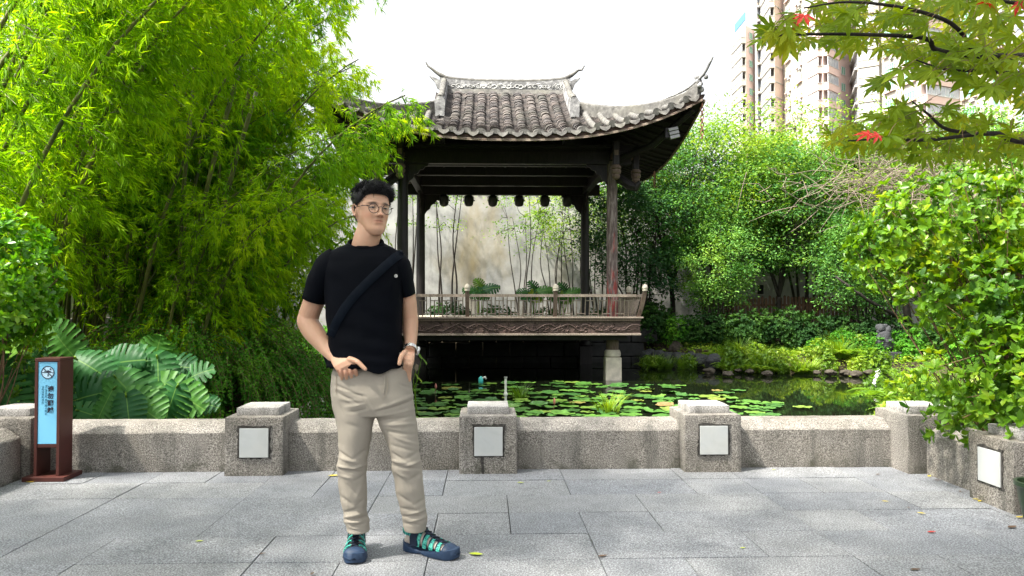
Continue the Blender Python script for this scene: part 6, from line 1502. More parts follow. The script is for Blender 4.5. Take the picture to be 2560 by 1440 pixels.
fold(tme, [
 (838,962,912,992,3.6,-8),(838,971,905,984,3.5,5),(840,980,892,1006,3.6,-7),(850,998,905,1002,4,5),(872,1030,915,1023,3.6,-6),(862,1018,912,1010,4,4),(858,1056,905,1070,6,-3),(905,985,938,1035,4,4),(846,1010,862,1050,5,-3),(870,1075,895,1120,7,3),
 (940,1030,1034,1000,3.6,-8),(950,1020,1034,988,4,5),(945,1040,1036,1022,4,5),(948,1051,1030,1040,4,-8),(958,1062,1040,1058,4,5),(962,1077,1036,1086,4,-6),(985,1092,1044,1112,4,5),(978,1112,1040,1128,4,-5),(1000,960,1030,972,4,-4),(960,1080,975,1120,5,-4),
 (848,1128,880,1150,3.6,-6),(915,1126,884,1146,4,-5),(850,1144,900,1158,3.6,6),(843,1164,872,1172,3.4,8),(914,1160,876,1174,3.4,7),(850,1173,908,1180,3.2,-9),(846,1188,880,1196,4,5),(914,1186,886,1202,3.6,-6),(862,1206,895,1240,5,-4),(905,1205,890,1250,5,4),(852,1240,880,1262,4,-5),(912,1244,890,1268,4,-5),
 (862,1280,900,1270,3.4,-7),(860,1293,905,1283,3.4,8),(922,1288,880,1300,3.2,-9),(862,1304,900,1306,3.2,8),(920,1306,882,1316,3.2,-7),(884,1264,905,1300,4,5),(870,1318,910,1322,3,5),
 (982,1132,1010,1150,3.6,-6),(1050,1128,1018,1146,4,-5),(980,1150,1015,1158,3.4,8),(1052,1152,1012,1166,3.4,8),(986,1164,1050,1172,3.2,-9),(988,1180,1020,1196,4,5),(1055,1182,1026,1200,3.6,-6),(1010,1200,1030,1240,6,-4),(1040,1205,1050,1255,6,4),(995,1236,1030,1258,4,-5),(1062,1246,1034,1264,4,-5),
 (1004,1270,1045,1276,3.4,-7),(1066,1272,1020,1286,3.4,8),(1006,1290,1050,1292,3.2,-9),(1066,1290,1025,1304,3.2,8),(1010,1308,1048,1312,3.2,-7),(1030,1258,1050,1290,4,4),
 (838,942,897,942,9,9),(1008,924,1026,930,7,7)])
vnoise(tme, 0.0045, 13, (1,1,1.3), 4.0)
tro = part('trousers', tme, M['trouser'], man)
co_t = get_co(tme).copy() + np.array(WL[man.name]); 
def cloth_front(me_co, px, py, lift=0.003):
    x_, y_ = pix(me_co); d = (x_-px)**2 + (y_-py)**2; k = np.argsort(d)[:14]; yy = me_co[k,1].min(); return atY(px, py, yy - lift)
def tape(me_co, path, w, name, m_, lift=0.0025, th=0.002, parent=None):
    pts = [cloth_front(me_co, a, b, lift) for a, b in path]; n = len(pts); rings = []
    for i, p in enumerate(pts):
        tg = (pts[min(i+1,n-1)] - pts[max(i-1,0)]).normalized(); sd = tg.cross(Vector((0,-1,0))).normalized()*w*0.5; up = Vector((0,-th,0))
        rings.append([p-sd, p+sd, p+sd*0.9+up, p-sd*0.9+up])
    return part(name, MB().loft(rings), m_, parent, smooth=False, auto=60)
def path2(pts, n=5): return [(p.x, p.y) for p in crom([(a,b,0) for a, b in pts], n)]
tape(co_t, path2([(836,922),(840,930),(850,938),(864,942),(880,940),(892,934),(899,927)]), 0.0085, 'pocket_welt', M['trouser'], 0.004, 0.004, tro)
tape(co_t, path2([(1008,913),(1016,917),(1027,919)]), 0.007, 'pocket_welt', M['trouser'], 0.003, 0.003, tro)
tape(co_t, path2([(968,940),(969,965),(965,985),(957,998)]), 0.003, 'fly_seam', M['seam'], 0.001, 0.0015, tro)
tape(co_t, path2([(961,938),(961,962),(958,984)]), 0.005, 'fly_edge', M['trouser'], 0.0015, 0.004, tro)
tape(co_t, path2([(841,935),(841,965),(840,985)]), 0.003, 'side_seam', M['seam'], 0.001, 0.0015, tro)
# ---- t-shirt
SH_R = [(931,820,1013,0.142,0.010),(915,819,1013,0.141,0.010),(890,821,1010,0.138,0.012),(850,824,1006,0.130,0.012),(800,818,1004,0.128,0.012),(750,813,1007,0.126,0.014),(700,811,1010,0.122,0.018),(665,811,1012,0.112,0.022),(645,812,1010,0.100,0.026),(634,818,1004,0.088,0.028),(626,829,994,0.078,0.030),(618,846,980,0.070,0.032)]
N_S = 56
def shirt_ring(y, a, b, d, dy): return ring_px(y, a, b, d, dy, 2.5, N_S)
def hem_y(px): return 908 + 29*math.exp(-((px-948)/42.0)**2)
rings = []
for i, (y, a, b, d, dy) in enumerate(SH_R):
    r_ = shirt_ring(y, a, b, d, dy)
    if i == 0:
        nr = []
        for (x, yy, z) in r_:
            px = proj_px((x, yy, z))[0]; f = max(0, (PY+dy-yy)/d); hy = 912*(1-f) + hem_y(px)*f; nr.append((x, yy, atY(px, hy, yy).z))
        r_ = nr
    rings.append(r_)
# neck opening: tilted ring, low in front
def neck_ring(c_px, hw, hd, y_front, y_back, dy):
    out = []; c = Q(c_px, 608, dy)
    for (x, y) in sup(c.x, PY+dy, hw, hd, 2.0, N_S):
        f = 0.5 - 0.5*(y-(PY+dy))/hd; py = y_back + (y_front-y_back)*max(0.0,f)**1.15; out.append((x, y, CAM_H + (763-py)/F_PX*(PY+dy*0)))
    return out
rings.append(neck_ring(914,0.092,0.070,627,597,0.030)); rings.append(neck_ring(914,0.083,0.064,623,592,0.028))
# refine the loft lengthwise
def densify(rings, k=3):
    out = []
    for i in range(len(rings)-1):
        for j in range(k): t_ = j/k; out.append([tuple(Vector(a).lerp(Vector(b), t_)) for a, b in zip(rings[i], rings[i+1])])
    out.append(rings[-1]); return out
sm = MB().loft(densify(rings, 4), cap=False)
def tube_ell(pts, ra, rb_, N=20, up=Vector((0,1,0))):
    """tapered limb with elliptic section: ra across the view, rb in depth"""
    P_ = crom(pts, 5); n = len(P_); m_ = len(pts); R_ = []
    for i, p in enumerate(P_):
        u = i/(n-1)*(m_-1); k = min(int(u), m_-2); f = u-k; a = ra[k]*(1-f)+ra[k+1]*f; b = rb_[k]*(1-f)+rb_[k+1]*f
        tg = (P_[min(i+1,n-1)]-P_[max(i-1,0)]).normalized(); s = tg.cross(up).normalized(); d = s.cross(tg).normalized()
        R_.append([tuple(p + s*a*math.cos(2*PI*q/N) + d*b*math.sin(2*PI*q/N)) for q in range(N)])
    return R_
sl = tube_ell([Q(848,648,0.03), Q(822,672,0.03), Q(800,710,0.035), Q(785,752,0.045)], [0.070,0.072,0.064,0.057], [0.075,0.082,0.076,0.070], 24); sm.loft(sl, cap=False)
sr = tube_ell([Q(978,645,0.035), Q(998,668,0.04), Q(1011,705,0.05), Q(1021,738,0.06)], [0.060,0.055,0.043,0.034], [0.078,0.084,0.078,0.072], 24); sm.loft(sr, cap=False)
sme = sm.mesh('t_shirt', True)
fold(sme, [(880,740,985,795,6,7),(860,755,975,812,6,-7),(850,790,960,838,6,7),(845,815,985,852,6,-7),(840,845,985,880,6,7),(850,870,1000,890,5,-7),(880,900,1000,905,5,6),(815,660,860,700,8,4),(985,660,975,740,7,4),(1000,680,985,760,6,-4),(785,690,800,745,6,4),(830,690,870,740,8,-4),(905,650,870,690,9,3)])
vnoise(sme, 0.006, 11, (1,1,1.4), 2.0)
sho = part('t_shirt', sme, M['shirt'], man); md = sho.modifiers.new('thick', 'SOLIDIFY'); md.thickness = 0.003; md.offset = -1
co_s = get_co(sme).copy() + np.array(WL[man.name])
nk = rings[-1]; cw = MB(); ctr = sum((Vector(p) for p in nk), Vector())/len(nk); pr_ = []
cw.tube([Vector(p) + (ctr-Vector(p)).normalized()*0.002 for p in nk] + [nk[0]], 0.0062, 8, cap=False); part('collar_rib', cw, M['shirt'], sho, smooth=True)
lg = cloth_front(co_s, 990, 690, 0.002); part('chest_badge', MB().lathe([(0.0085,0),(0.0085,0.002),(0.007,0.0026)], (0,0,0), 16).xf(lambda p: lg + Vector((p.x, -p.z, p.y))), simple('grey_badge', (0.34,0.34,0.33), 0.5), sho)

# ---- body: head, neck, arms, hands in one skin
HC = Q(927, 527, 0.0); HC.y = PY + 0.028; yaw = math.radians(31); roll = math.radians(2.5); pit = math.radians(-3)
hf = Vector((math.sin(yaw), -math.cos(yaw), 0)); hs_ = Vector((math.cos(yaw), math.sin(yaw), 0)); hu = Vector((0,0,1))
hR = Matrix.Rotation(roll, 3, 'Y') @ Matrix.Rotation(pit, 3, hs_)
def HP(s, f, z): return HC + hR @ (hs_*s + hf*f + hu*z)
HT = [(-.123,.068,.010,.013),(-.119,.064,.022,.023),(-.110,.056,.035,.034),(-.097,.044,.050,.0445),(-.08,.028,.066,.053),(-.06,.014,.081,.0605),(-.03,.005,.091,.0695),(0,.001,.097,.0745),(.03,-.002,.099,.0765),(.06,-.006,.096,.0745),(.085,-.010,.084,.067),(.105,-.012,.064,.052),(.116,-.012,.038,.032),(.121,-.012,.014,.012)]
def g2(s, z, s0, z0, ws, wz): return math.exp(-((s-s0)/ws)**2 - ((z-z0)/wz)**2)
def face_disp(s, z):
    d = 0.0
    # nose
    if -0.05 < z < 0.03: 
        tt = min(1, max(0, (0.018 - z)/0.050)); ridge = 0.004 + 0.0225*tt**1.2; ww = 0.0085 + 0.0065*tt
        fall = 1.0 if z > -0.032 else math.exp(-((z+0.032)/0.0065)**2)
        d += ridge*fall*math.exp(-(s/ww)**2); d += 0.0105*g2(abs(s), z, 0.0145, -0.030, 0.0065, 0.0075)
    d += -0.0095*g2(abs(s), z, 0.031, 0.004, 0.017, 0.0115) + 0.0035*g2(abs(s), z, 0.03, 0.024, 0.022, 0.008)
    d += 0.0045*g2(abs(s), z, 0.046, -0.026, 0.018, 0.016)
    d += 0.0035*g2(s, z, 0, -0.0525, 0.017, 0.0048) - 0.0038*g2(s, z, 0, -0.0580, 0.023, 0.0022) + 0.0042*g2(s, z, 0, -0.0640, 0.016, 0.0052) - 0.004*g2(s, z, 0, -0.077, 0.022, 0.006) + 0.004*g2(s, z, 0, -0.100, 0.022, 0.014)
    d += -0.003*g2(abs(s), z, 0.026, -0.050, 0.006, 0.014)
    return d
hr_ = []
NH = 96; NZ = 96
zs = [-0.1225 + 0.2432*(0.5-0.5*math.cos(PI*i/(NZ-1))) for i in range(NZ)]
for z in zs:
    c, l, w = lerp_tab(HT, z); ring = []
    for k in range(NH):
        th = 2*PI*k/NH; cs_, sn = math.cos(th), math.sin(th); e = 2/2.25
        s = w*math.copysign(abs(cs_)**e, cs_); f = l*math.copysign(abs(sn)**e, sn)
        if f > 0: f += face_disp(s, z)*min(1, f/(l*0.35))
        ring.append(HP(s, c+f, z))
    hr_.append(ring)
body = MB(); body.loft(hr_)
# ears
for sg_ in (-1, 1):
    def EP(a, b, o): return HP(sg_*(0.0715+o), -0.008 + a, 0.000 + b)
    out = [(0.010,0.012),(0.006,0.026),(-0.006,0.033),(-0.020,0.030),(-0.027,0.017),(-0.025,0.0),(-0.017,-0.014),(-0.010,-0.026),(-0.001,-0.031),(0.008,-0.024),(0.011,-0.012)]
    base_r = [EP(a*0.7, b*0.85, -0.012) for a, b in out]; mid_r = [EP(a, b, 0.006 + 0.010*(-a+0.01)/0.04) for a, b in out]; lip_r = [EP(a*0.84-0.001, b*0.86, 0.012 + 0.010*(-a+0.01)/0.04) for a, b in out]; con = [EP(a*0.5-0.003, b*0.5, 0.004) for a, b in out]
    body.loft([base_r, mid_r, lip_r, con])
# neck
body.loft(tube_ell([HP(0,-0.012,-0.045), HP(-0.004,-0.008,-0.085), Q(915,603,0.024), Q(914,625,0.034), Q(914,655,0.036)], [0.060,0.061,0.062,0.070,0.10], [0.062,0.062,0.062,0.064,0.07], 28))
# torso and legs inside the clothes
body.loft([ring_px(y, a+(9 if y < 860 else 22), b-(9 if y < 860 else 22), d-(0.02 if y < 860 else 0.052), dy, 2.3, 32) for y, a, b, d, dy in SH_R[::-1]] + [ring_px(y, a+20, b-20, d-0.035, dy, 2.3, 32) for y, a, b, d, dy in pel[3:]])
for LG in (RLEG, LLEG): body.loft([ring_px(y, a+11, b-11, d-0.022, dy, 2.0, 24) for y, a, b, d, dy in LG])
# arms
body.loft(tube_ell([Q(846,660,0.03), Q(812,700,0.035), Q(786,752,0.05), Q(772,790,0.065), Q(770,806,0.060), Q(784,830,0.035), Q(808,860,0.0), Q(830,886,-0.045), Q(842,898,-0.07)], [0.055,0.054,0.050,0.049,0.050,0.050,0.041,0.0315,0.029], [0.06,0.058,0.056,0.053,0.052,0.050,0.043,0.029,0.026], 24))
body.loft(tube_ell([Q(985,658,0.04), Q(1008,705,0.05), Q(1020,745,0.065), Q(1024,785,0.075), Q(1026,806,0.072), Q(1026,835,0.045), Q(1026,862,0.008), Q(1024,878,-0.02)], [0.045,0.043,0.038,0.038,0.038,0.034,0.027,0.0255], [0.058,0.056,0.053,0.051,0.050,0.046,0.034,0.030], 24))
def finger(pts, r0, r1):
    n = len(pts); cp = crom(pts, 5); rr0 = [r0 + (r1-r0)*i/(len(cp)-1) for i in range(len(cp))]
    tip = cp[-1] + (cp[-1]-cp[-2]).normalized()*r1*0.7; body.tube([cp[0]] + cp[1:] + [tip], rr0 + [r1*0.55], 12)
# hand on the left of the picture: back of hand towards us, fingers down in the pocket, thumb out
def hand_sheet(rows_, N=20):
    R_ = []
    for (x0,y0,d0,x1,y1,d1,th) in rows_:
        a, b = Q(x0,y0,d0), Q(x1,y1,d1); c = (a+b)/2; u = (b-a)*0.5; v = Vector((0,-1,0)); v = (v - u.normalized()*v.dot(u.normalized())).normalized()
        R_.append([tuple(c + u*math.copysign(abs(math.cos(2*PI*k/N))**0.75, math.cos(2*PI*k/N)) + v*th*math.sin(2*PI*k/N)) for k in range(N)])
    body.loft(R_)
hand_sheet([(826,896,-0.062,848,881,-0.070,0.022),(829,907,-0.085,864,886,-0.092,0.021),(834,917,-0.106,880,893,-0.112,0.0205),(840,926,-0.114,892,905,-0.120,0.0185),(845,934,-0.104,894,922,-0.112,0.016),(848,944,-0.078,892,936,-0.086,0.013)])
for (x, y, l) in ((853,937,0),(865,940,6),(877,938,7),(889,932,4)):
    finger([Q(x-4,y-22,-0.116), Q(x-1,y-9,-0.124), Q(x+1,y+1,-0.112), Q(x+3,y+16,-0.078), Q(x+5,y+34+l,-0.066)], 0.0098, 0.0085)
finger([Q(872,897,-0.118), Q(886,901,-0.138), Q(897,907,-0.150), Q(907,917,-0.156), Q(914,923.5,-0.158)], 0.0135, 0.0088)
# hand on the right of the picture
hand_sheet([(1012,874,-0.028,1037,880,-0.018,0.021),(1008,884,-0.050,1037,888,-0.040,0.021),(1006,895,-0.068,1036,899,-0.058,0.020),(1008,906,-0.074,1034,910,-0.062,0.018),(1010,916,-0.062,1030,919,-0.050,0.015),(1011,930,-0.040,1026,932,-0.030,0.010)])
for (x, y) in ((1013,914),(1020,917),(1027,918)):
    finger([Q(x+2,y-16,-0.068), Q(x+1,y-7,-0.080), Q(x,y,-0.068), Q(x-2,y+14,-0.038), Q(x-4,y+34,-0.025)], 0.0092, 0.008)
finger([Q(1012,880,-0.055), Q(1005,888,-0.085), Q(1001,897,-0.102), Q(999,907,-0.112), Q(998,910,-0.115)], 0.0125, 0.0092)
bme = remeshed(body, 0.0026, 2, 'body')
# colour: lips, cheeks, stubble, brows, knuckles; shade of nostrils and mouth line painted in
co = get_co(bme); rel = (co - np.array(HC)) @ np.array(hR)            # inverse rotation
s_ = rel @ np.array(hs_); f_ = rel @ np.array(hf); z_ = rel[:,2]; tint = np.ones((len(co),4), np.float32); fr_ = (f_ > 0.03) & (np.abs(z_) < 0.14) & (np.abs(s_) < 0.09)
def blend(w, c): 
    global tint
    w = (w*fr_)[:,None]; tint[:,:3] = tint[:,:3]*(1-w) + np.array(c)*w
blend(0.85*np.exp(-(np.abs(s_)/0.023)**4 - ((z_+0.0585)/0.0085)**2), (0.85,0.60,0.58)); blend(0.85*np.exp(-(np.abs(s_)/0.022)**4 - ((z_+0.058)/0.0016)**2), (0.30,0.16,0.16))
blend(0.45*np.exp(-((np.abs(s_)-0.045)/0.022)**2 - ((z_+0.03)/0.02)**2), (1.04,0.82,0.80)); blend(0.55*np.exp(-(s_/0.022)**2 - ((z_+0.046)/0.006)**2), (0.62,0.60,0.62)); blend(0.5*np.exp(-(s_/0.032)**2 - ((z_+0.105)/0.016)**2), (0.58,0.56,0.57))
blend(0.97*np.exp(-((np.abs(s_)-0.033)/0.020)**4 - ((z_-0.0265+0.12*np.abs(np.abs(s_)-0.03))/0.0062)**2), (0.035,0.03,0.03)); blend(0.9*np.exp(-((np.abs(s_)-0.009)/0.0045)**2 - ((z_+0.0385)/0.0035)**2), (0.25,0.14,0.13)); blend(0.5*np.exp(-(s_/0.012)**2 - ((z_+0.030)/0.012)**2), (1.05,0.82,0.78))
# short clipped sides below the hair
side = np.clip((np.abs(s_)-0.05)/0.02, 0, 1)*np.exp(-((z_-0.045)/0.02)**2)*(np.abs(z_) < 0.12)*(f_ < 0.055)*(np.linalg.norm(rel, axis=1) < 0.16)
tint[:,:3] = tint[:,:3]*(1-0.55*side[:,None]) + 0.55*side[:,None]*np.array([0.25,0.24,0.25])
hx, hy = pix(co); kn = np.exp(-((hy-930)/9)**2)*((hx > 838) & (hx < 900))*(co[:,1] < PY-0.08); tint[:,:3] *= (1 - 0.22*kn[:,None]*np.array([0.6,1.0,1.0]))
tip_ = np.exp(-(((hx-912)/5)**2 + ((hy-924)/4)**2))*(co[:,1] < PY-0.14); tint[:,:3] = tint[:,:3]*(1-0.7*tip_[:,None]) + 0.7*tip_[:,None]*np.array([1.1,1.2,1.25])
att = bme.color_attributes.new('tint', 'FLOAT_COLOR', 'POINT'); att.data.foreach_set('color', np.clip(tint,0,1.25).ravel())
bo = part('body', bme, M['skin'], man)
# eyes
for sg_ in (-1, 1):
    ec = HP(sg_*0.0315, 0.0765, 0.0035)
    sp = MB().lathe([(0.0118*math.sin(PI*k/10)+1e-5, -0.0118*math.cos(PI*k/10)) for k in range(11)], ec, 16); e_ = part('eyeball', sp, M['eyew'], bo, smooth=True)
    gd = (hR @ (hf*0.97 + hs_*0.12 + hu*0.0)).normalized(); ic = ec + gd*0.0098
    part('iris', MB().lathe([(0.0064*math.sin(PI*k/8)+1e-5, -0.0064*0.5*math.cos(PI*k/8)) for k in range(9)], (0,0,0), 12).xf(lambda p: ic + gd.to_track_quat('Z','Y').to_matrix() @ p), M['iris'], e_, smooth=True)
    for (zo, zc, amp) in ((0.0098,0.0042,1.0),(-0.0072,-0.0046,-1.0)):
        R1 = []
        for k in range(9):
            u = -1 + 2*k/8; sx_ = sg_*0.0315 + u*0.0150; arch = (1-u*u); ff = 0.0905 - 0.0055*u*u - 0.006*max(0, u*sg_)
            R1.append([HP(sx_, ff-0.010, 0.0035+zo*1.15), HP(sx_, ff-0.001, 0.0035+zo), HP(sx_, ff+0.0012, 0.0035+zc*0.25+zc*0.55*arch*(1 if amp > 0 else 0.9)), HP(sx_, ff-0.010, 0.0035+zc*0.2+zc*0.5*arch)])
        part('eyelid', MB().loft(R1, closed=True), M['skin'], bo, smooth=True)
        if amp > 0: part('lash_line', MB().tube([Vector(q[2]) + hf*0.0006 for q in R1], 0.0017, 5), M['hair'], bo, smooth=True)
for (k_, me_) in ((c_, c_.data) for c_ in bo.children):
    if 'tint' not in me_.color_attributes: 
        a_ = me_.color_attributes.new('tint', 'FLOAT_COLOR', 'POINT'); a_.data.foreach_set('color', np.ones(len(me_.vertices)*4, np.float32))
# hair: a cap hugging the skull plus many short locks
def hair_edge(th):
    """lowest height of hair for plan angle th (pi/2 = front)"""
    a = math.degrees(abs((th - PI/2 + PI) % (2*PI) - PI))
    return lerp_tab([(0,0.070),(25,0.071),(42,0.066),(55,0.052),(66,0.040),(76,0.030),(92,0.022),(110,-0.005),(135,-0.035),(180,-0.05)], a)[0]
hm = MB(); rings = []; r = random.Random(6)
def scalp(th, z, off):
    c, l, w = lerp_tab(HT, z); e = 2/2.25; cs_, sn = math.cos(th), math.sin(th); s = w*math.copysign(abs(cs_)**e, cs_); f = l*math.copysign(abs(sn)**e, sn); n = Vector((s/(w*w+1e-6), f/(l*l+1e-6), 0))
    n = n.normalized() if n.length > 0 else Vector((0,1,0)); tz = max(0.0, min(1.0, (z-0.03)/0.09)); nn = Vector((n.x*(1-tz*0.8), n.y*(1-tz*0.8), tz)).normalized()
    return Vector((s, c+f, z)), nn
NT_ = 64
for j in range(15):
    ring = []
    for k in range(NT_):
        th = 2*PI*k/NT_; e0 = hair_edge(th); z = e0 + (0.1195-e0)*(j/14)**0.8; p, n = scalp(th, z, 0); a = math.degrees(abs((th-PI/2+PI) % (2*PI) - PI))
        thick = (0.003 if j == 0 else 0.004 + 0.016*min(1, max(0,(z-0.02)/0.06)))*(1.0 + 0.25*mnoise.noise(Vector((math.cos(th)*4, math.sin(th)*4, z*40))))
        q = p + n*thick; ring.append(HP(q.x, q.y, q.z))
    rings.append(ring)
hm.loft(rings); 
for k in range(8500):
    th = r.uniform(0, 2*PI); e0 = hair_edge(th); z = e0 + (0.119-e0)*r.random()**0.75; p, n = scalp(th, z, 0); top = min(1, max(0, (z-0.045)/0.05)); front = max(0, math.sin(th))
    L = 0.008 + 0.032*top*r.uniform(0.4,1.1); wv = Vector((mnoise.noise(p*38), mnoise.noise(p*38+Vector((9,0,0))), 0)); flow = Vector((0.25+wv.x*1.6+r.gauss(0,0.2), (0.3+wv.y*1.4+r.gauss(0,0.2))*top, r.gauss(-0.1,0.2))); d = (n*r.uniform(0.25,0.55) + flow*0.8).normalized()
    if z < 0.05: d = (n*0.25 + Vector((0,-0.25,-0.9)) + flow*0.15).normalized(); L = 0.012
    p = p + n*(0.002 + 0.010*top); mid = p + d*L*0.55 + n*0.002; en = p + d*L + Vector((r.gauss(0.004,0.003), 0.004*front, -0.014*top)); w = r.uniform(0.0009,0.0019)
    a0, a1, a2 = (HP(*p), HP(*mid), HP(*en)); hm.tube([a0, a1, a2], [w, w*0.85, 0.0003], 3, cap=False)
for k in range(300):   # fringe locks over the forehead
    th = PI/2 + r.uniform(-0.95,0.95); p, n = scalp(th, 0.076 + r.uniform(-.004,.012), 0); p = p + n*0.008; d = Vector((r.gauss(0.25,0.35), 0.45, r.uniform(-0.75,-0.1))).normalized(); L = r.uniform(0.010,0.022); mid = p + (n*0.6+d*0.6).normalized()*L*0.5; en = mid + d*L*0.6
    hm.tube([HP(*p), HP(*mid), HP(*en)], [0.0024,0.002,0.0004], 4, cap=False)
part('hair', hm.mesh('hair', True, recalc=False), M['hair'], man)

# ---- sandals
def sandal(heel, toe, mirror):
    h, t_ = Vector(heel), Vector(toe); L = (t_-h).length; ux = (t_-h).normalized(); uy = Vector((-ux.y, ux.x, 0))*mirror
    def SP(x, y, z): return Vector((h.x, h.y, 0)) + ux*x*L + uy*y + Vector((0,0,z))
    def hw(x): return lerp_tab([(0,0.012),(0.02,0.024),(0.06,0.033),(0.15,0.038),(0.35,0.037),(0.55,0.045),(0.72,0.052),(0.85,0.050),(0.93,0.041),(0.98,0.026),(1.0,0.010)], x)[0]
    X = [i/30 for i in range(31)]; R_ = []
    for x in X:
        w = hw(x); top = 0.030 + 0.009*math.cos(x*2*PI*1.1+0.4) + 0.016*max(0,(x-0.8)/0.2) + 0.012*max(0,(0.12-x)/0.12); bt = 0.001 + 0.010*max(0,(x-0.86)/0.14)**2 + 0.006*math.exp(-((x-0.38)/0.10)**2); c = 0.004*math.sin(x*3)
        R_.append([SP(x,c-w*0.94,bt),SP(x,c+w*0.94,bt),SP(x,c+w*1.06,bt+0.012),SP(x,c+w*1.0,top),SP(x,c+w*0.8,top+0.002),SP(x,c-w*0.8,top+0.002),SP(x,c-w*1.0,top),SP(x,c-w*1.06,bt+0.012)])
    sole = part('sandal_sole', MB().loft(R_), M['navy'], man, auto=50)
    # foot in a pale sock
    def fz(x): return lerp_tab([(0.03,0.062),(0.08,0.095),(0.16,0.125),(0.28,0.128),(0.38,0.108),(0.5,0.086),(0.65,0.068),(0.8,0.056),(0.92,0.044),(0.96,0.034)], x)[0]
    F_ = []
    for i in range(16):
        x = 0.035 + 0.92*i/15; w = hw(x)*0.84; zt = fz(x); zb = 0.028; ring = []
        for k in range(16):
            a = 2*PI*k/16; ring.append(SP(x, w*math.cos(a)*(1 - 0.25*max(0,math.sin(a))*(1 if x < 0.5 else 0.5)), (zt+zb)/2 + (zt-zb)/2*math.sin(a)))
        F_.append(ring)
    F_m = MB().loft(F_); F_m.loft([[SP(0.17+0.11*math.cos(2*PI*k/14), 0.032*math.sin(2*PI*k/14), z) for k in range(14)] for z in (0.08,0.12,0.16)]); part('foot_sock', remeshed(F_m, 0.005, 3, 'foot_sock'), M['sock'], man)
    # toe bumper
    R_ = []
    for i in range(9):
        x = 0.80 + 0.205*i/8; w = hw(min(1,x))*1.04 + 0.001; zt = 0.066*abs(math.cos((x-0.80)/0.205*PI/2*0.82))**0.7; ring = []
        for k in range(13): a = PI*k/12; ring.append(SP(x, -w*math.cos(a)*(abs(math.cos(a))**-0.15 if abs(math.cos(a)) > 0.05 else 1), 0.022 + (zt-0.022)*abs(math.sin(a))**0.75))
        R_.append(ring)
    tb = MB().loft(R_, closed=False, cap=False); n0 = len(tb.v); tb.add([SP(1.0,0,0.03)], []); e0 = 8*13; tb.f += [(e0+k, e0+k+1, n0) for k in range(12)]
    ob = part('toe_bumper', tb, M['navy'], man, smooth=True); md = ob.modifiers.new('t', 'SOLIDIFY'); md.thickness = 0.004
    # straps: teal bands and navy bands over the foot
    def band(xa, xb, x_top, m_, w, off, nm, y0=-1, y1=1):
        R_ = []
        for k in range(15):
            q = y0 + (y1-y0)*k/14; a = PI*(0.5 - 0.5*q) ; x = (xa if q < 0 else xb)*abs(q)**1.3 + x_top*(1-abs(q)**1.3); wd = hw(x)*0.90 + off; zt = fz(x) + off; cc, sn = math.cos(a), abs(math.sin(a))
            yy = wd*cc; z = max(0.034, 0.030 + (zt-0.030)*sn**0.7); ww = w*(1+0.25*abs(q))
            R_.append([SP(x-ww/L*0.5, yy, z+0.001), SP(x+ww/L*0.5, yy*(1.0), z), SP(x+ww/L*0.5, yy*1.05, z+0.0035), SP(x-ww/L*0.5, yy*1.05, z+0.0045)])
        part(nm, MB().loft(R_), m_, man, auto=60)
    for (xa, x_t) in ((0.74,0.72),(0.60,0.60),(0.47,0.49),(0.33,0.39)):
        band(xa, xa, x_t, M['teal'], 0.017, 0.004, 'teal_strap', -1, -0.22); band(xa, xa, x_t, M['teal'], 0.017, 0.004, 'teal_strap', 0.22, 1)
        band(xa-0.035, xa-0.035, x_t-0.035, M['navyweb'], 0.006, 0.0045, 'navy_piping', -1, 1)
    # tongue strip with laces
    R_ = []
    for i in range(12):
        x = 0.30 + 0.52*i/11; z = fz(x)+0.006; R_.append([SP(x,-0.015,z-0.003),SP(x,0.015,z-0.003),SP(x,0.012,z+0.003),SP(x,-0.012,z+0.003)])
    part('tongue_strip', MB().loft(R_), M['navyweb'], man)
    lc = []
    for i in range(13): x = 0.32 + 0.46*i/12; lc.append(SP(x, 0.017*(1 if i % 2 else -1), fz(x)+0.011))
    part('lace_cord', MB().tube(lc, 0.0022, 6), M['hair'], man)
    part('cord_toggle', MB().box(SP(0.31,0,fz(0.31)+0.008)-Vector((0.007,0.007,0)), SP(0.31,0,fz(0.31)+0.008)+Vector((0.007,0.007,0.026)), 0.003), M['hair'], man)
    # ankle side panel and heel strap
    for sg_ in (-1, 1):
        pan = [SP(0.20,sg_*0.041,0.040),SP(0.34,sg_*0.042,0.040),SP(0.32,sg_*0.038,0.078),SP(0.36,sg_*0.034,0.108),SP(0.24,sg_*0.036,0.112),SP(0.19,sg_*0.038,0.080)]
        part('side_panel', MB().prism(pan, uy*sg_*0.003), M['navyweb'], man)
    hp = [SP(0.22,-0.040,0.088)] + [SP(0.09-0.085*math.cos(a)*1.0+0.0, -0.036*math.sin(a), 0.092+0.012*math.cos(a)) for a in np.linspace(PI/2, -PI/2, 13)] + [SP(0.22,0.040,0.088)]
    part('heel_strap', MB().loft([[p+Vector((0,0,-0.008)), p+Vector((0,0,0.008)), p+Vector((0,0,0.008))*1.0+ux*-0.003, p+Vector((0,0,-0.008))+ux*-0.003] for p in hp]), M['teal'], man)
sandal(atZ(893,1363,0), atZ(885,1413,0), 1)
sandal(atZ(1012,1372,0), atZ(1146,1399,0), -1)

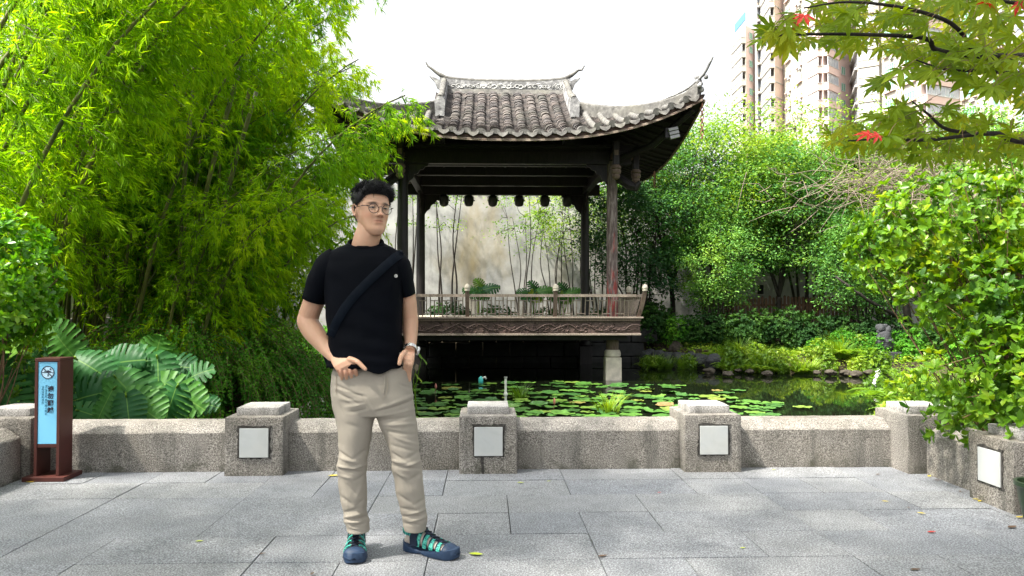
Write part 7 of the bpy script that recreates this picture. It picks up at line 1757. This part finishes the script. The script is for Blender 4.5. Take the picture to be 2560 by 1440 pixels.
# ---- things worn: spectacles, watch, cross-body bag
gc = HP(0,0.105,0.001); gl_ = empty('eyeglasses', gc, 'round thin brown-rimmed eyeglasses on the face of the standing person', 'eyeglasses')
for sg_ in (-1, 1):
    ring = [HP(sg_*0.0335 + 0.0235*math.cos(a), 0.1065 - 0.004*abs(math.cos(a))*(1 if math.cos(a)*sg_ > 0 else 0.2), -0.002 + 0.0225*math.sin(a)) for a in np.linspace(0, 2*PI, 29)]
    part('rim', MB().tube(ring, 0.0016, 6, cap=False), M['frame'], gl_, smooth=True)
    part('lens', MB().add([HP(sg_*0.0335,0.1065,-0.002)] + ring[:-1], [(0,1+k,1+(k+1) % 28) for k in range(28)]), M['lens'], gl_)
    part('temple', MB().tube(crom([HP(sg_*0.057,0.103,0.006), HP(sg_*0.066,0.096,0.009), HP(sg_*0.0755,0.06,0.012), HP(sg_*0.081,0.01,0.012), HP(sg_*0.080,-0.012,0.008), HP(sg_*0.079,-0.03,-0.012)], 4), 0.0018, 6), M['frame'], gl_, smooth=True)
    part('hinge', MB().tube([HP(sg_*0.055,0.105,0.006), HP(sg_*0.067,0.097,0.009)], 0.0027, 6), M['frame'], gl_)
part('bridge', MB().tube(crom([HP(-0.0115,0.1075,0.004), HP(0,0.1125,0.0075), HP(0.0115,0.1075,0.004)], 5), 0.0014, 6), M['frame'], gl_, smooth=True)
wc = Q(1026,872,-0.012); wa = (Q(1024,880,-0.03)-Q(1026,858,0.005)).normalized(); w_ = empty('wristwatch', wc, 'steel bracelet wristwatch on the wrist in the right-hand pocket', 'watch')
wu = wa.cross(Vector((0,1,0))).normalized(); wv = wa.cross(wu).normalized(); wu = wu if wu.x > 0 else -wu
for k in range(18):
    a = 2*PI*k/18; c = wc + wu*0.0295*math.cos(a) + wv*0.0335*math.sin(a); n_ = (wu*math.cos(a)*1.0+wv*math.sin(a)).normalized(); tg = wa.cross(n_).normalized()
    part('bracelet_link', MB().obox(c, n_*0.0022, tg*0.0050, wa*0.0085, 0.001), M['steel'], w_)
ca = math.radians(-25); cn = (wu*math.cos(ca)+wv*math.sin(ca)*(-1 if wv.y > 0 else 1)).normalized(); cc = wc + cn*0.034; qr = cn.to_track_quat('Z','Y').to_matrix()
part('watch_case', MB().lathe([(0.019,-0.004),(0.0205,0.0),(0.0205,0.005),(0.018,0.008)], (0,0,0), 24).xf(lambda p: cc + qr @ p), M['steel'], w_, auto=50); part('dial', MB().lathe([(0.0165,0.0082),(0.0165,0.0086)], (0,0,0), 24).xf(lambda p: cc + qr @ p), simple('pale_dial', (0.55,0.55,0.52), 0.3), w_)
bg_ = empty('crossbody_bag', Q(815,880,0.14), 'black cross-body bag with wide strap slung over the black t-shirt', 'bag')
sp_ = path2([(1004,634),(985,646),(955,672),(925,700),(895,730),(868,762),(848,793),(834,820),(825,842)], 5)
tape(co_s, sp_, 0.041, 'strap', M['strap'], 0.0035, 0.0022, bg_)
part('back_strap', MB().tube(crom([cloth_front(co_s,1004,634,0.006), Q(1000,632,0.03), Q(985,660,0.13), Q(900,780,0.165), Q(835,860,0.15)], 5), 0.011, 6), M['strap'], bg_, smooth=True)
part('pouch', MB().obox(Q(838,868,0.165), (0.06,0.01,0.03), (0,0.035,0), (-0.03,0,0.075), 0.02), M['strap'], bg_, smooth=True)
